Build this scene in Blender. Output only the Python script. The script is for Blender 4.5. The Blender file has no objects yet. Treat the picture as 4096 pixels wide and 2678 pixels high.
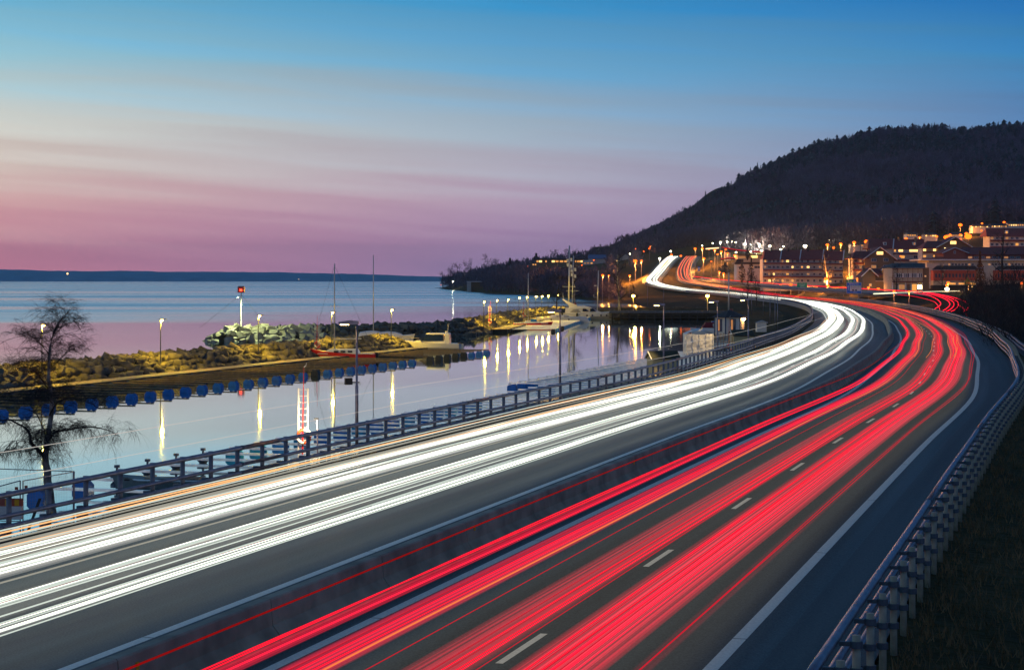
import bpy, bmesh, math, random
import numpy as np
from mathutils import Vector, Matrix

# ------------------------------------------------------------------ camera, world, sun, exposure
scene = bpy.context.scene
FP = 7435.0                      # focal length in photo pixels (4096 wide), horizon at row 1119
CX, HY = 2048.0, 1119.0
cam_data = bpy.data.cameras.new("camera")
cam_data.sensor_width = 36.0
cam_data.lens = 36.0 * FP / 4096.0
cam_data.shift_y = -(1339.0 - HY) / 4096.0
cam_data.clip_start = 0.5
cam_data.clip_end = 60000.0
cam = bpy.data.objects.new("camera", cam_data)
scene.collection.objects.link(cam)
cam.location = (0, 0, 0)         # the eye; road surface is 7 m lower, the lake 9 m lower
cam.rotation_euler = (math.radians(90), 0, 0)
scene.camera = cam
scene.view_settings.view_transform = 'Standard'
scene.view_settings.look = 'None'
scene.view_settings.exposure = 0.0
scene.view_settings.gamma = 1.0
cy = scene.cycles
cy.use_denoising = True
cy.max_bounces = 6
cy.diffuse_bounces = 2
cy.glossy_bounces = 3
cy.transparent_max_bounces = 40
cy.volume_bounces = 0
cy.sample_clamp_indirect = 4.0
cy.caustics_reflective = False
cy.caustics_refractive = False

R = math.radians
rng = random.Random(7)
nrg = np.random.default_rng(7)


def lin(c):
    return tuple(((v / 255.0) / 12.92 if v / 255.0 <= 0.04045 else ((v / 255.0 + 0.055) / 1.055) ** 2.4) for v in c[:3]) + (1.0,)


def build_world():
    w = bpy.data.worlds.new("World")
    scene.world = w
    w.use_nodes = True
    nt = w.node_tree
    N, L = nt.nodes, nt.links
    N.clear()
    out = N.new('ShaderNodeOutputWorld')
    bg = N.new('ShaderNodeBackground')
    tc = N.new('ShaderNodeTexCoord')
    sep = N.new('ShaderNodeSeparateXYZ')
    L.new(tc.outputs['Generated'], sep.inputs[0])

    def m(op, a, b=None, c=None, clamp=False):
        n = N.new('ShaderNodeMath')
        n.operation = op
        n.use_clamp = clamp
        for i, v in enumerate((a, b, c)):
            if v is None:
                continue
            if isinstance(v, (int, float)):
                n.inputs[i].default_value = v
            else:
                L.new(v, n.inputs[i])
        return n.outputs[0]
    X, Y, Z = sep.outputs
    hyp = m('SQRT', m('ADD', m('MULTIPLY', X, X), m('MULTIPLY', Y, Y)))
    el = m('DIVIDE', Z, m('MAXIMUM', hyp, 0.001))
    az = m('ARCTAN2', X, Y)
    # long thin streaks of high cloud
    comb = N.new('ShaderNodeCombineXYZ')
    L.new(m('MULTIPLY', az, 3.2), comb.inputs[0])
    L.new(m('ADD', m('MULTIPLY', el, 84.0), m('MULTIPLY', az, 5.5)), comb.inputs[1])
    nz = N.new('ShaderNodeTexNoise')
    nz.inputs['Scale'].default_value = 1.0
    nz.inputs['Detail'].default_value = 3.0
    nz.inputs['Roughness'].default_value = 0.5
    L.new(comb.outputs[0], nz.inputs['Vector'])
    streak = m('SUBTRACT', nz.outputs[0], 0.5)
    el2 = m('ADD', el, m('MULTIPLY', streak, 0.046))
    t = m('DIVIDE', el2, 0.5, clamp=True)
    stops = [
        (0.000, (238, 146, 170), (176, 150, 196), (124, 128, 172)),
        (0.0208, (234, 156, 172), (190, 152, 192), (130, 136, 180)),
        (0.0417, (232, 182, 180), (196, 170, 194), (128, 140, 182)),
        (0.0579, (226, 206, 196), (190, 184, 200), (118, 142, 184)),
        (0.081, (220, 219, 210), (168, 186, 202), (96, 135, 184)),
        (0.1157, (156, 203, 218), (110, 170, 208), (62, 138, 192)),
        (0.1505, (100, 176, 212), (58, 148, 202), (30, 112, 182)),
        (0.26, (78, 140, 186), (52, 122, 174), (36, 96, 156)),
        (0.50, (74, 106, 142), (58, 92, 132), (44, 74, 112)),
    ]
    outs = []
    for k in (1, 2, 3):
        r = N.new('ShaderNodeValToRGB')
        r.color_ramp.interpolation = 'B_SPLINE' if False else 'EASE'
        els = r.color_ramp.elements
        els[0].position = 0.0
        els[0].color = lin(stops[0][k])
        els[1].position = 1.0
        els[1].color = lin(stops[-1][k])
        for s in stops[1:-1]:
            e = els.new(s[0] / 0.5)
            e.color = lin(s[k])
        r.color_ramp.interpolation = 'LINEAR'
        L.new(t, r.inputs[0])
        outs.append(r.outputs[0])

    def mix(f, a, b, kind='MIX'):
        n = N.new('ShaderNodeMix')
        n.data_type = 'RGBA'
        n.blend_type = kind
        if isinstance(f, (int, float)):
            n.inputs[0].default_value = f
        else:
            L.new(f, n.inputs[0])
        for i, v in ((6, a), (7, b)):
            if isinstance(v, tuple):
                n.inputs[i].default_value = v
            else:
                L.new(v, n.inputs[i])
        return n.outputs[2]
    fl = m('DIVIDE', m('ADD', az, 0.27), 0.27, clamp=True)
    fr = m('DIVIDE', az, 0.27, clamp=True)
    c = mix(fl, outs[0], outs[1])
    c = mix(fr, c, outs[2])
    # streaks are also a little lighter or darker than the sky around them
    k = m('MULTIPLY_ADD', streak, 0.5, 1.0)
    br = N.new('ShaderNodeVectorMath')
    br.operation = 'SCALE'
    L.new(c, br.inputs[0])
    L.new(k, br.inputs['Scale'])
    # physical sky of the sun just under the horizon, added faintly
    sky = N.new('ShaderNodeTexSky')
    sky.sky_type = 'NISHITA'
    sky.sun_disc = False
    sky.sun_elevation = R(0.5)
    sky.sun_rotation = R(-62)
    sk = N.new('ShaderNodeVectorMath')
    sk.operation = 'SCALE'
    L.new(sky.outputs[0], sk.inputs[0])
    sk.inputs['Scale'].default_value = 0.004
    ad = N.new('ShaderNodeVectorMath')
    ad.operation = 'ADD'
    L.new(br.outputs[0], ad.inputs[0])
    L.new(sk.outputs[0], ad.inputs[1])
    L.new(ad.outputs[0], bg.inputs['Color'])
    bg.inputs['Strength'].default_value = 1.0
    L.new(bg.outputs[0], out.inputs[0])


build_world()
sun_d = bpy.data.lights.new("afterglow", 'SUN')
sun_d.energy = 0.06
sun_d.angle = R(20)
sun_d.color = (1.0, 0.72, 0.62)
sun_o = bpy.data.objects.new("afterglow", sun_d)
sun_o.rotation_euler = (R(80), 0, R(62 + 180 - 180))
scene.collection.objects.link(sun_o)


# ------------------------------------------------------------------ materials
MATS = {}


def mat(name, col, rough=0.7, metal=0.0, var=0.25, scale=4.0, bump=0.0, bscale=None, col2=None, spec=0.5, coord='Object'):
    if name in MATS:
        return MATS[name]
    m = bpy.data.materials.new(name)
    m.use_nodes = True
    nt = m.node_tree
    N, L = nt.nodes, nt.links
    b = N['Principled BSDF']
    b.inputs['Roughness'].default_value = rough
    b.inputs['Metallic'].default_value = metal
    b.inputs['Specular IOR Level'].default_value = spec
    tc = N.new('ShaderNodeTexCoord')
    nz = N.new('ShaderNodeTexNoise')
    nz.inputs['Scale'].default_value = scale
    nz.inputs['Detail'].default_value = 5.0
    L.new(tc.outputs[coord], nz.inputs['Vector'])
    rp = N.new('ShaderNodeValToRGB')
    c2 = col2 if col2 else tuple(max(0, v * (1 - var)) for v in col)
    c1 = col if col2 else tuple(v * (1 + var) for v in col)
    rp.color_ramp.elements[0].position = 0.32
    rp.color_ramp.elements[1].position = 0.68
    rp.color_ramp.elements[0].color = (*c2[:3], 1)
    rp.color_ramp.elements[1].color = (*c1[:3], 1)
    L.new(nz.outputs[0], rp.inputs[0])
    L.new(rp.outputs[0], b.inputs['Base Color'])
    if bump:
        n2 = N.new('ShaderNodeTexNoise')
        n2.inputs['Scale'].default_value = bscale or scale * 4
        n2.inputs['Detail'].default_value = 4.0
        L.new(tc.outputs[coord], n2.inputs['Vector'])
        bp = N.new('ShaderNodeBump')
        bp.inputs['Strength'].default_value = bump
        bp.inputs['Distance'].default_value = 0.05
        L.new(n2.outputs[0], bp.inputs['Height'])
        L.new(bp.outputs[0], b.inputs['Normal'])
    MATS[name] = m
    return m


def emat(name, col, strength, sampling='AUTO'):
    if name in MATS:
        return MATS[name]
    m = bpy.data.materials.new(name)
    m.use_nodes = True
    nt = m.node_tree
    nt.nodes.clear()
    o = nt.nodes.new('ShaderNodeOutputMaterial')
    e = nt.nodes.new('ShaderNodeEmission')
    e.inputs[0].default_value = (*col[:3], 1)
    e.inputs[1].default_value = strength
    nt.links.new(e.outputs[0], o.inputs[0])
    m.cycles.emission_sampling = sampling
    MATS[name] = m
    return m


def upward(m, thr=0.0):
    """tail lamps throw their light back and up, hardly any straight down at the road"""
    nt = m.node_tree
    N, L = nt.nodes, nt.links
    e = [n for n in N if n.type == 'EMISSION'][0]
    g = N.new('ShaderNodeNewGeometry')
    sp = N.new('ShaderNodeSeparateXYZ')
    L.new(g.outputs['Normal'], sp.inputs[0])
    c = N.new('ShaderNodeMath')
    c.operation = 'GREATER_THAN'
    L.new(sp.outputs[2], c.inputs[0])
    c.inputs[1].default_value = thr
    k = N.new('ShaderNodeMath')
    k.operation = 'MULTIPLY'
    L.new(c.outputs[0], k.inputs[0])
    if e.inputs[1].is_linked:
        src = e.inputs[1].links[0].from_socket
        L.new(src, k.inputs[1])
    else:
        k.inputs[1].default_value = e.inputs[1].default_value
    L.new(k.outputs[0], e.inputs[1])
    return m


def trail_sheet(name, col, strength, streaks=26.0, seed=0.0, soft=0.5, grow=0):
    """Light smeared by a long exposure: it adds to what lies behind it."""
    m = bpy.data.materials.new(name)
    m.use_nodes = True
    nt = m.node_tree
    N, L = nt.nodes, nt.links
    N.clear()
    o = N.new('ShaderNodeOutputMaterial')
    uv = N.new('ShaderNodeUVMap')
    sp = N.new('ShaderNodeSeparateXYZ')
    L.new(uv.outputs[0], sp.inputs[0])
    mp = N.new('ShaderNodeCombineXYZ')

    def ma(op, a, b=None, clamp=False):
        n = N.new('ShaderNodeMath')
        n.operation = op
        n.use_clamp = clamp
        for i, v in enumerate((a, b)):
            if v is None:
                continue
            if isinstance(v, (int, float)):
                n.inputs[i].default_value = v
            else:
                L.new(v, n.inputs[i])
        return n.outputs[0]
    L.new(ma('MULTIPLY', sp.outputs[0], streaks), mp.inputs[0])
    L.new(ma('MULTIPLY', sp.outputs[1], 0.012), mp.inputs[1])
    mp.inputs[2].default_value = seed
    nz = N.new('ShaderNodeTexNoise')
    nz.inputs['Scale'].default_value = 1.0
    nz.inputs['Detail'].default_value = 3.0
    nz.inputs['Roughness'].default_value = 0.6
    L.new(mp.outputs[0], nz.inputs['Vector'])
    st = ma('MULTIPLY', ma('SUBTRACT', nz.outputs[0], 0.26, True), 3.0)
    # soft edges: 1-|2u-1|^n
    edge = ma('SUBTRACT', 1.0, ma('POWER', ma('ABSOLUTE', ma('SUBTRACT', ma('MULTIPLY', sp.outputs[0], 2.0), 1.0)), 2.0 / soft))
    val = ma('MULTIPLY', ma('MULTIPLY', st, edge), strength)
    if grow:
        mr = N.new('ShaderNodeMapRange')
        mr.inputs[1].default_value = 70.0
        mr.inputs[2].default_value = 230.0
        mr.inputs[2].default_value = 330.0
        mr.inputs[3].default_value = 0.24
        mr.inputs[4].default_value = grow * 3.2
        L.new(sp.outputs[1], mr.inputs[0])
        val = ma('MULTIPLY', val, mr.outputs[0])
    e = N.new('ShaderNodeEmission')
    e.inputs[0].default_value = (*col[:3], 1)
    L.new(val, e.inputs[1])
    t = N.new('ShaderNodeBsdfTransparent')
    a = N.new('ShaderNodeAddShader')
    L.new(e.outputs[0], a.inputs[0])
    L.new(t.outputs[0], a.inputs[1])
    L.new(a.outputs[0], o.inputs[0])
    m.cycles.emission_sampling = 'NONE'
    return m


M = {}
M['steel'] = mat('galvanised_steel', (0.24, 0.22, 0.28), 0.42, 0.6, 0.25, 3.0, 0.05)
M['steel_dark'] = mat('dark_clamp_steel', (0.085, 0.10, 0.13), 0.5, 0.4, 0.3, 6.0)
M['post'] = mat('weathered_post', (0.33, 0.31, 0.24), 0.6, 0.3, 0.25, 5.0, 0.05)
M['post_blue'] = mat('blue_grey_post', (0.14, 0.15, 0.19), 0.5, 0.5, 0.25, 5.0, 0.05)
M['concrete'] = mat('barrier_concrete', (0.34, 0.29, 0.22), 0.85, 0, 0.35, 1.1, 0.25, 9.0)
M['concrete_light'] = mat('pale_concrete', (0.33, 0.33, 0.33), 0.85, 0, 0.2, 2.0, 0.15)
M['paint'] = mat('road_paint', (0.80, 0.80, 0.74), 0.6, 0, 0.12, 14.0, 0.2, 40.0)
M['grass'] = mat('dry_grass', (0.10, 0.075, 0.03), 0.9, 0, 0.45, 2.0, 0.3, col2=(0.035, 0.045, 0.015))
M['rock'] = mat('breakwater_rock', (0.20, 0.18, 0.14), 0.85, 0, 0.5, 0.9, 0.7, 5.0, col2=(0.05, 0.047, 0.04))
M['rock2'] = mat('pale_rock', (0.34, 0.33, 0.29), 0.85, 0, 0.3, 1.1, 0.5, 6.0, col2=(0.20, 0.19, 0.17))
M['rockcore'] = mat('rubble_core', (0.045, 0.042, 0.04), 0.95, 0, 0.4, 1.0, 0.5)
M['wood'] = mat('weathered_decking', (0.33, 0.26, 0.17), 0.75, 0, 0.3, 3.0, 0.15)
M['wood_dark'] = mat('tarred_timber', (0.06, 0.05, 0.04), 0.85, 0, 0.3, 3.0)
M['boom'] = mat('boom_metal', (0.86, 0.84, 0.80), 0.30, 0.8, 0.15, 3.0)
M['float_blue'] = mat('blue_plastic', (0.015, 0.20, 0.62), 0.45, 0, 0.2, 2.0)
M['float_teal'] = mat('faded_blue_plastic', (0.015, 0.38, 0.60), 0.5, 0, 0.2, 2.0)
M['float_black'] = mat('black_plastic', (0.008, 0.01, 0.014), 0.5, 0, 0.2, 2.0)
M['white'] = mat('white_gelcoat', (0.74, 0.73, 0.72), 0.3, 0, 0.06, 1.0)
M['white_rough'] = mat('white_paint', (0.68, 0.68, 0.66), 0.6, 0, 0.08, 2.0)
M['red'] = mat('red_gelcoat', (0.55, 0.02, 0.015), 0.35, 0, 0.12, 1.0)
M['dark_glass'] = mat('dark_glass', (0.012, 0.02, 0.045), 0.12, 0, 0.2, 1.0)
M['tarp'] = mat('white_tarpaulin', (0.70, 0.70, 0.72), 0.45, 0, 0.12, 1.5, 0.6, 2.5)
M['canvas_red'] = mat('burgundy_canvas', (0.16, 0.012, 0.025), 0.8, 0, 0.2, 3.0)
M['mast'] = mat('alloy_mast', (0.55, 0.56, 0.58), 0.4, 0.4, 0.1, 1.0)
M['bark'] = mat('tree_bark', (0.035, 0.030, 0.028), 0.9, 0, 0.4, 3.0)
M['birchbark'] = mat('birch_bark', (0.34, 0.32, 0.31), 0.8, 0, 0.5, 2.2, 0.2, col2=(0.02, 0.018, 0.018))
M['twig'] = mat('fine_twigs', (0.022, 0.018, 0.020), 0.9, 0, 0.3, 2.0)
M['cream'] = mat('cream_render', (0.44, 0.38, 0.28), 0.8, 0, 0.08, 1.0)
M['pale'] = mat('pale_render', (0.52, 0.50, 0.49), 0.8, 0, 0.08, 1.0)
M['brick'] = mat('brown_brick', (0.20, 0.135, 0.085), 0.9, 0, 0.18, 6.0)
M['redbrick'] = mat('red_brick', (0.26, 0.09, 0.07), 0.9, 0, 0.18, 6.0)
M['redwall'] = mat('red_cladding', (0.42, 0.09, 0.06), 0.8, 0, 0.12, 2.0)
M['roofred'] = mat('red_roof_tiles', (0.21, 0.05, 0.045), 0.8, 0, 0.25, 3.0)
M['roofdark'] = mat('dark_roofing', (0.035, 0.03, 0.035), 0.7, 0, 0.25, 3.0)
M['roofblue'] = mat('blue_sheet_roof', (0.06, 0.14, 0.30), 0.5, 0, 0.15, 3.0)
M['balcony'] = mat('dark_red_balcony', (0.16, 0.03, 0.035), 0.8, 0, 0.2, 2.0)
M['trimwhite'] = mat('white_trim', (0.62, 0.64, 0.70), 0.6, 0, 0.05, 1.0)
M['blueframe'] = mat('blue_trim', (0.06, 0.09, 0.17), 0.6, 0, 0.1, 1.0)
M['roofgreen'] = mat('dark_green_felt', (0.035, 0.04, 0.025), 0.8, 0, 0.2, 3.0)
M['yellowwall'] = mat('pale_yellow_boards', (0.50, 0.43, 0.25), 0.7, 0, 0.1, 2.0)
M['conifer'] = mat('spruce_needles', (0.030, 0.048, 0.060), 0.9, 0, 0.4, 0.05)  # a little haze blue is mixed into the needle colour
M['bare'] = mat('bare_crowns', (0.110, 0.098, 0.150), 0.95, 0, 0.4, 0.03)  # crown colour tinted purple-blue for the haze over the hill
M['ivy'] = mat('ivy_leaves', (0.10, 0.055, 0.02), 0.8, 0, 0.4, 2.0)
M['leaf'] = mat('yellow_green_leaves', (0.22, 0.24, 0.06), 0.7, 0, 0.3, 2.0)
M['yellow'] = mat('yellow_plank', (0.60, 0.30, 0.02), 0.7, 0, 0.15, 2.0)
M['orange_buoy'] = mat('orange_lifebuoy', (0.75, 0.08, 0.02), 0.5, 0, 0.1, 2.0)
M['signblue'] = mat('sign_blue', (0.005, 0.14, 0.62), 0.8, 0, 0.05, 1.0)
M['signgreen'] = mat('sign_green', (0.005, 0.34, 0.16), 0.8, 0, 0.05, 1.0)
M['signwhite'] = mat('sign_white', (0.75, 0.75, 0.75), 0.5, 0, 0.03, 1.0)
M['signyellow'] = mat('sign_yellow', (0.8, 0.38, 0.01), 0.5, 0, 0.03, 1.0)
M['black'] = mat('matt_black', (0.015, 0.015, 0.017), 0.7, 0, 0.2, 2.0)
M['e_lamp'] = emat('lamp_warm', (1.0, 0.62, 0.20), 28.0, 'NONE')
M['e_yellow'] = emat('lamp_yellow', (1.0, 0.62, 0.12), 40.0, 'NONE')
M['e_orange'] = emat('lamp_orange', (1.0, 0.125, 0.008), 4.0, 'NONE')
M['e_white'] = emat('lamp_white', (1.0, 0.93, 0.60), 22.0, 'NONE')
M['e_win'] = emat('lit_window', (1.0, 0.42, 0.09), 1.0, 'NONE')
M['e_win2'] = emat('bright_lit_window', (1.0, 0.55, 0.16), 2.6, 'NONE')
M['e_dim'] = emat('dim_lit_window', (1.0, 0.42, 0.15), 0.45, 'NONE')
M['glass_sky'] = mat('window_glass', (0.06, 0.075, 0.12), 0.08, 0, 0.2, 1.0)


def asphalt(name, base):
    m = bpy.data.materials.new(name)
    m.use_nodes = True
    nt = m.node_tree
    N, L = nt.nodes, nt.links
    b = N['Principled BSDF']
    tc = N.new('ShaderNodeTexCoord')
    uv = N.new('ShaderNodeUVMap')
    # fine aggregate
    n1 = N.new('ShaderNodeTexNoise')
    n1.inputs['Scale'].default_value = 22.0
    n1.inputs['Detail'].default_value = 6.0
    n1.inputs['Roughness'].default_value = 0.75
    L.new(tc.outputs['Object'], n1.inputs['Vector'])
    # wheel tracks: streaks along the lane (uv.x = metres across, uv.y = metres along)
    mp = N.new('ShaderNodeMapping')
    mp.inputs['Scale'].default_value = (1.1, 0.02, 1)
    L.new(uv.outputs[0], mp.inputs['Vector'])
    n2 = N.new('ShaderNodeTexNoise')
    n2.inputs['Scale'].default_value = 1.0
    n2.inputs['Detail'].default_value = 3.0
    L.new(mp.outputs[0], n2.inputs['Vector'])
    mx = N.new('ShaderNodeMath')
    mx.operation = 'MULTIPLY_ADD'
    L.new(n1.outputs[0], mx.inputs[0])
    mx.inputs[1].default_value = 1.7
    mx2 = N.new('ShaderNodeMath')
    mx2.operation = 'MULTIPLY_ADD'
    L.new(n2.outputs[0], mx2.inputs[0])
    mx2.inputs[1].default_value = 1.0
    mx2.inputs[2].default_value = -0.85
    L.new(mx2.outputs[0], mx.inputs[2])
    rp = N.new('ShaderNodeValToRGB')
    rp.color_ramp.elements[0].position = 0.25
    rp.color_ramp.elements[1].position = 0.8
    rp.color_ramp.elements[0].color = (base[0] * 0.30, base[1] * 0.30, base[2] * 0.30, 1)
    rp.color_ramp.elements[1].color = (base[0] * 2.0, base[1] * 2.0, base[2] * 1.95, 1)
    L.new(mx.outputs[0], rp.inputs[0])
    L.new(rp.outputs[0], b.inputs['Base Color'])
    b.inputs['Roughness'].default_value = 0.62
    bp = N.new('ShaderNodeBump')
    bp.inputs['Strength'].default_value = 0.35
    bp.inputs['Distance'].default_value = 0.01
    L.new(n1.outputs[0], bp.inputs['Height'])
    L.new(bp.outputs[0], b.inputs['Normal'])
    return m


M['asphalt'] = asphalt('asphalt', (0.050, 0.066, 0.074))
M['asphalt2'] = asphalt('shoulder_asphalt', (0.044, 0.046, 0.048))


def water_mat():
    m = bpy.data.materials.new('lake_water')
    m.use_nodes = True
    nt = m.node_tree
    N, L = nt.nodes, nt.links
    N.clear()
    o = N.new('ShaderNodeOutputMaterial')
    tc = N.new('ShaderNodeTexCoord')
    mp = N.new('ShaderNodeMapping')
    mp.inputs['Scale'].default_value = (0.0016, 0.010, 1)
    L.new(tc.outputs['Object'], mp.inputs['Vector'])
    n1 = N.new('ShaderNodeTexNoise')
    n1.inputs['Scale'].default_value = 1.0
    n1.inputs['Detail'].default_value = 4.0
    n1.inputs['Roughness'].default_value = 0.55
    L.new(mp.outputs[0], n1.inputs['Vector'])
    # ruffled bands only out on the open lake
    sp = N.new('ShaderNodeSeparateXYZ')
    L.new(tc.outputs['Object'], sp.inputs[0])
    far = N.new('ShaderNodeMapRange')
    far.inputs[1].default_value = 450.0
    far.inputs[2].default_value = 950.0
    far.inputs[3].default_value = 0.0
    far.inputs[4].default_value = 1.0
    yx = N.new('ShaderNodeMath')
    yx.operation = 'MULTIPLY_ADD'
    L.new(sp.outputs[0], yx.inputs[0])
    yx.inputs[1].default_value = -3.0
    L.new(sp.outputs[1], yx.inputs[2])
    L.new(yx.outputs[0], far.inputs[0])
    rp = N.new('ShaderNodeValToRGB')
    rp.color_ramp.elements[0].position = 0.44
    rp.color_ramp.elements[1].position = 0.56
    rp.color_ramp.elements[0].color = (0, 0, 0, 1)
    rp.color_ramp.elements[1].color = (1, 1, 1, 1)
    L.new(n1.outputs[0], rp.inputs[0])
    mu = N.new('ShaderNodeMath')
    mu.operation = 'MULTIPLY'
    L.new(rp.outputs[0], mu.inputs[0])
    L.new(far.outputs[0], mu.inputs[1])
    ro = N.new('ShaderNodeMapRange')
    ro.inputs[3].default_value = 0.034
    ro.inputs[4].default_value = 0.32
    mu2 = N.new('ShaderNodeMath')
    mu2.operation = 'MULTIPLY_ADD'
    L.new(far.outputs[0], mu2.inputs[0])
    mu2.inputs[1].default_value = 0.38
    mu3 = N.new('ShaderNodeMath')
    mu3.operation = 'MULTIPLY'
    mu3.inputs[1].default_value = 0.6
    L.new(mu.outputs[0], mu3.inputs[0])
    L.new(mu3.outputs[0], mu2.inputs[2])
    L.new(mu2.outputs[0], ro.inputs[0])
    g = N.new('ShaderNodeBsdfGlossy')
    g.inputs['Color'].default_value = (0.82, 0.95, 0.97, 1)
    L.new(ro.outputs[0], g.inputs['Roughness'])
    d = N.new('ShaderNodeBsdfDiffuse')
    d.inputs['Color'].default_value = (0.02, 0.05, 0.07, 1)
    mx = N.new('ShaderNodeMixShader')
    mx.inputs[0].default_value = 0.93
    L.new(d.outputs[0], mx.inputs[1])
    L.new(g.outputs[0], mx.inputs[2])
    L.new(mx.outputs[0], o.inputs[0])
    return m


M['water'] = water_mat()

# ------------------------------------------------------------------ mesh and object helpers
COL = scene.collection


def link(o, parent=None, **props):
    COL.objects.link(o)
    if parent is not None:
        o.parent = parent
    for k, v in props.items():
        if v:
            o[k] = v
    return o


def empty(name, loc=(0, 0, 0), rz=0.0, **props):
    o = bpy.data.objects.new(name, None)
    o.location = loc
    o.rotation_euler = (0, 0, rz)
    o.empty_display_size = 0.3
    return link(o, None, **props)


class MB:
    """Collects simple solids in one mesh."""

    def __init__(self):
        self.v, self.f, self.uv = [], [], None

    def add(self, vs, fs):
        n = len(self.v)
        self.v.extend([tuple(p) for p in vs])
        self.f.extend([tuple(i + n for i in f) for f in fs])
        return self

    def box(self, c, s, rz=0.0, bev=0.0):
        hx, hy, hz = s[0] / 2, s[1] / 2, s[2] / 2
        cr, sr = math.cos(rz), math.sin(rz)
        vs = []
        for z in (-hz, hz):
            for x, y in ((-hx, -hy), (hx, -hy), (hx, hy), (-hx, hy)):
                vs.append((c[0] + x * cr - y * sr, c[1] + x * sr + y * cr, c[2] + z))
        return self.add(vs, [(3, 2, 1, 0), (4, 5, 6, 7), (0, 1, 5, 4), (1, 2, 6, 5), (2, 3, 7, 6), (3, 0, 4, 7)])

    def tube(self, pts, r, n=6, cap=True):
        pts = [Vector(p) for p in pts]
        rs = r if isinstance(r, (list, tuple)) else [r] * len(pts)
        rings = []
        up = Vector((0, 0, 1))
        for i, p in enumerate(pts):
            d = (pts[min(i + 1, len(pts) - 1)] - pts[max(i - 1, 0)])
            if d.length < 1e-9:
                d = Vector((0, 0, 1))
            d.normalize()
            a = up if abs(d.z) < 0.95 else Vector((1, 0, 0))
            e1 = d.cross(a).normalized()
            e2 = e1.cross(d).normalized()
            rings.append([p + (e1 * math.cos(2 * math.pi * k / n) + e2 * math.sin(2 * math.pi * k / n)) * rs[i] for k in range(n)])
        base = len(self.v)
        for rg in rings:
            self.v.extend([tuple(q) for q in rg])
        for i in range(len(rings) - 1):
            for k in range(n):
                a0 = base + i * n + k
                b0 = base + i * n + (k + 1) % n
                self.f.append((a0, b0, b0 + n, a0 + n))
        if cap:
            self.f.append(tuple(base + k for k in range(n))[::-1])
            self.f.append(tuple(base + (len(rings) - 1) * n + k for k in range(n)))
        return self

    def prism(self, outline, y0, y1, axis='y'):
        """outline: (a,b) points; extruded along axis between y0 and y1."""
        n = len(outline)
        if axis == 'y':
            vs = [(a, y0, b) for a, b in outline] + [(a, y1, b) for a, b in outline]
        elif axis == 'x':
            vs = [(y0, a, b) for a, b in outline] + [(y1, a, b) for a, b in outline]
        else:
            vs = [(a, b, y0) for a, b in outline] + [(a, b, y1) for a, b in outline]
        fs = [tuple(range(n))[::-1], tuple(range(n, 2 * n))]
        for i in range(n):
            j = (i + 1) % n
            fs.append((i, j, j + n, i + n))
        return self.add(vs, fs)

    def ball(self, c, r, n=8, m=5, sz=1.0):
        vs, fs = [], []
        for i in range(1, m):
            t = math.pi * i / m
            for k in range(n):
                a = 2 * math.pi * k / n
                vs.append((c[0] + r * math.sin(t) * math.cos(a), c[1] + r * math.sin(t) * math.sin(a), c[2] + r * sz * math.cos(t)))
        top, bot = len(vs), len(vs) + 1
        vs += [(c[0], c[1], c[2] + r * sz), (c[0], c[1], c[2] - r * sz)]
        for i in range(m - 2):
            for k in range(n):
                a, b = i * n + k, i * n + (k + 1) % n
                fs.append((a, a + n, b + n, b))
        for k in range(n):
            fs.append((top, k, (k + 1) % n))
            fs.append((bot, (m - 2) * n + (k + 1) % n, (m - 2) * n + k))
        return self.add(vs, fs)

    def mesh(self, name, m, smooth=False):
        me = bpy.data.meshes.new(name)
        me.from_pydata(self.v, [], self.f)
        bm = bmesh.new()
        bm.from_mesh(me)
        bmesh.ops.recalc_face_normals(bm, faces=bm.faces)
        bm.to_mesh(me)
        bm.free()
        if m:
            me.materials.append(m)
        if smooth:
            for p in me.polygons:
                p.use_smooth = True
        return me

    def build(self, name, m, parent=None, smooth=False, **props):
        return link(bpy.data.objects.new(name, self.mesh(name, m, smooth)), parent, **props)


def inst(name, me, parent=None, loc=(0, 0, 0), rz=0.0, scale=None, rot=None, **props):
    o = bpy.data.objects.new(name, me)
    o.location = loc
    o.rotation_euler = rot if rot else (0, 0, rz)
    if scale:
        o.scale = scale if isinstance(scale, tuple) else (scale,) * 3
    return link(o, parent, **props)


def copy_tree(o, parent=None, loc=None, rz=None, **props):
    c = o.copy()
    COL.objects.link(c)
    if parent:
        c.parent = parent
    if loc is not None:
        c.location = loc
    if rz is not None:
        c.rotation_euler = (0, 0, rz)
    for k, v in props.items():
        c[k] = v
    for ch in o.children:
        copy_tree(ch, c)
    return c


def np_mesh(name, V, F, m, parent=None, uv=None, smooth=False, **props):
    """V (n,3), F (k,3 or 4) arrays."""
    V = np.asarray(V, dtype=np.float32)
    F = np.asarray(F, dtype=np.int32)
    me = bpy.data.meshes.new(name)
    me.vertices.add(len(V))
    me.vertices.foreach_set('co', V.ravel())
    k = F.shape[1]
    me.loops.add(F.size)
    me.loops.foreach_set('vertex_index', F.ravel())
    me.polygons.add(len(F))
    me.polygons.foreach_set('loop_start', np.arange(0, F.size, k, dtype=np.int32))
    me.update(calc_edges=True)
    if uv is not None:
        l = me.uv_layers.new(name='UVMap')
        l.data.foreach_set('uv', np.asarray(uv, dtype=np.float32)[F.ravel()].ravel())
    if smooth:
        me.polygons.foreach_set('use_smooth', np.ones(len(F), dtype=bool))
    for mm in (m if isinstance(m, (list, tuple)) else [m]):
        me.materials.append(mm)
    return link(bpy.data.objects.new(name, me), parent, **props)


def px(x, y, Y):
    """the point seen at photo pixel (x,y) at distance Y ahead of the bridge"""
    return Vector(((x - CX) / FP * Y, Y, -(y - HY) / FP * Y))


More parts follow.
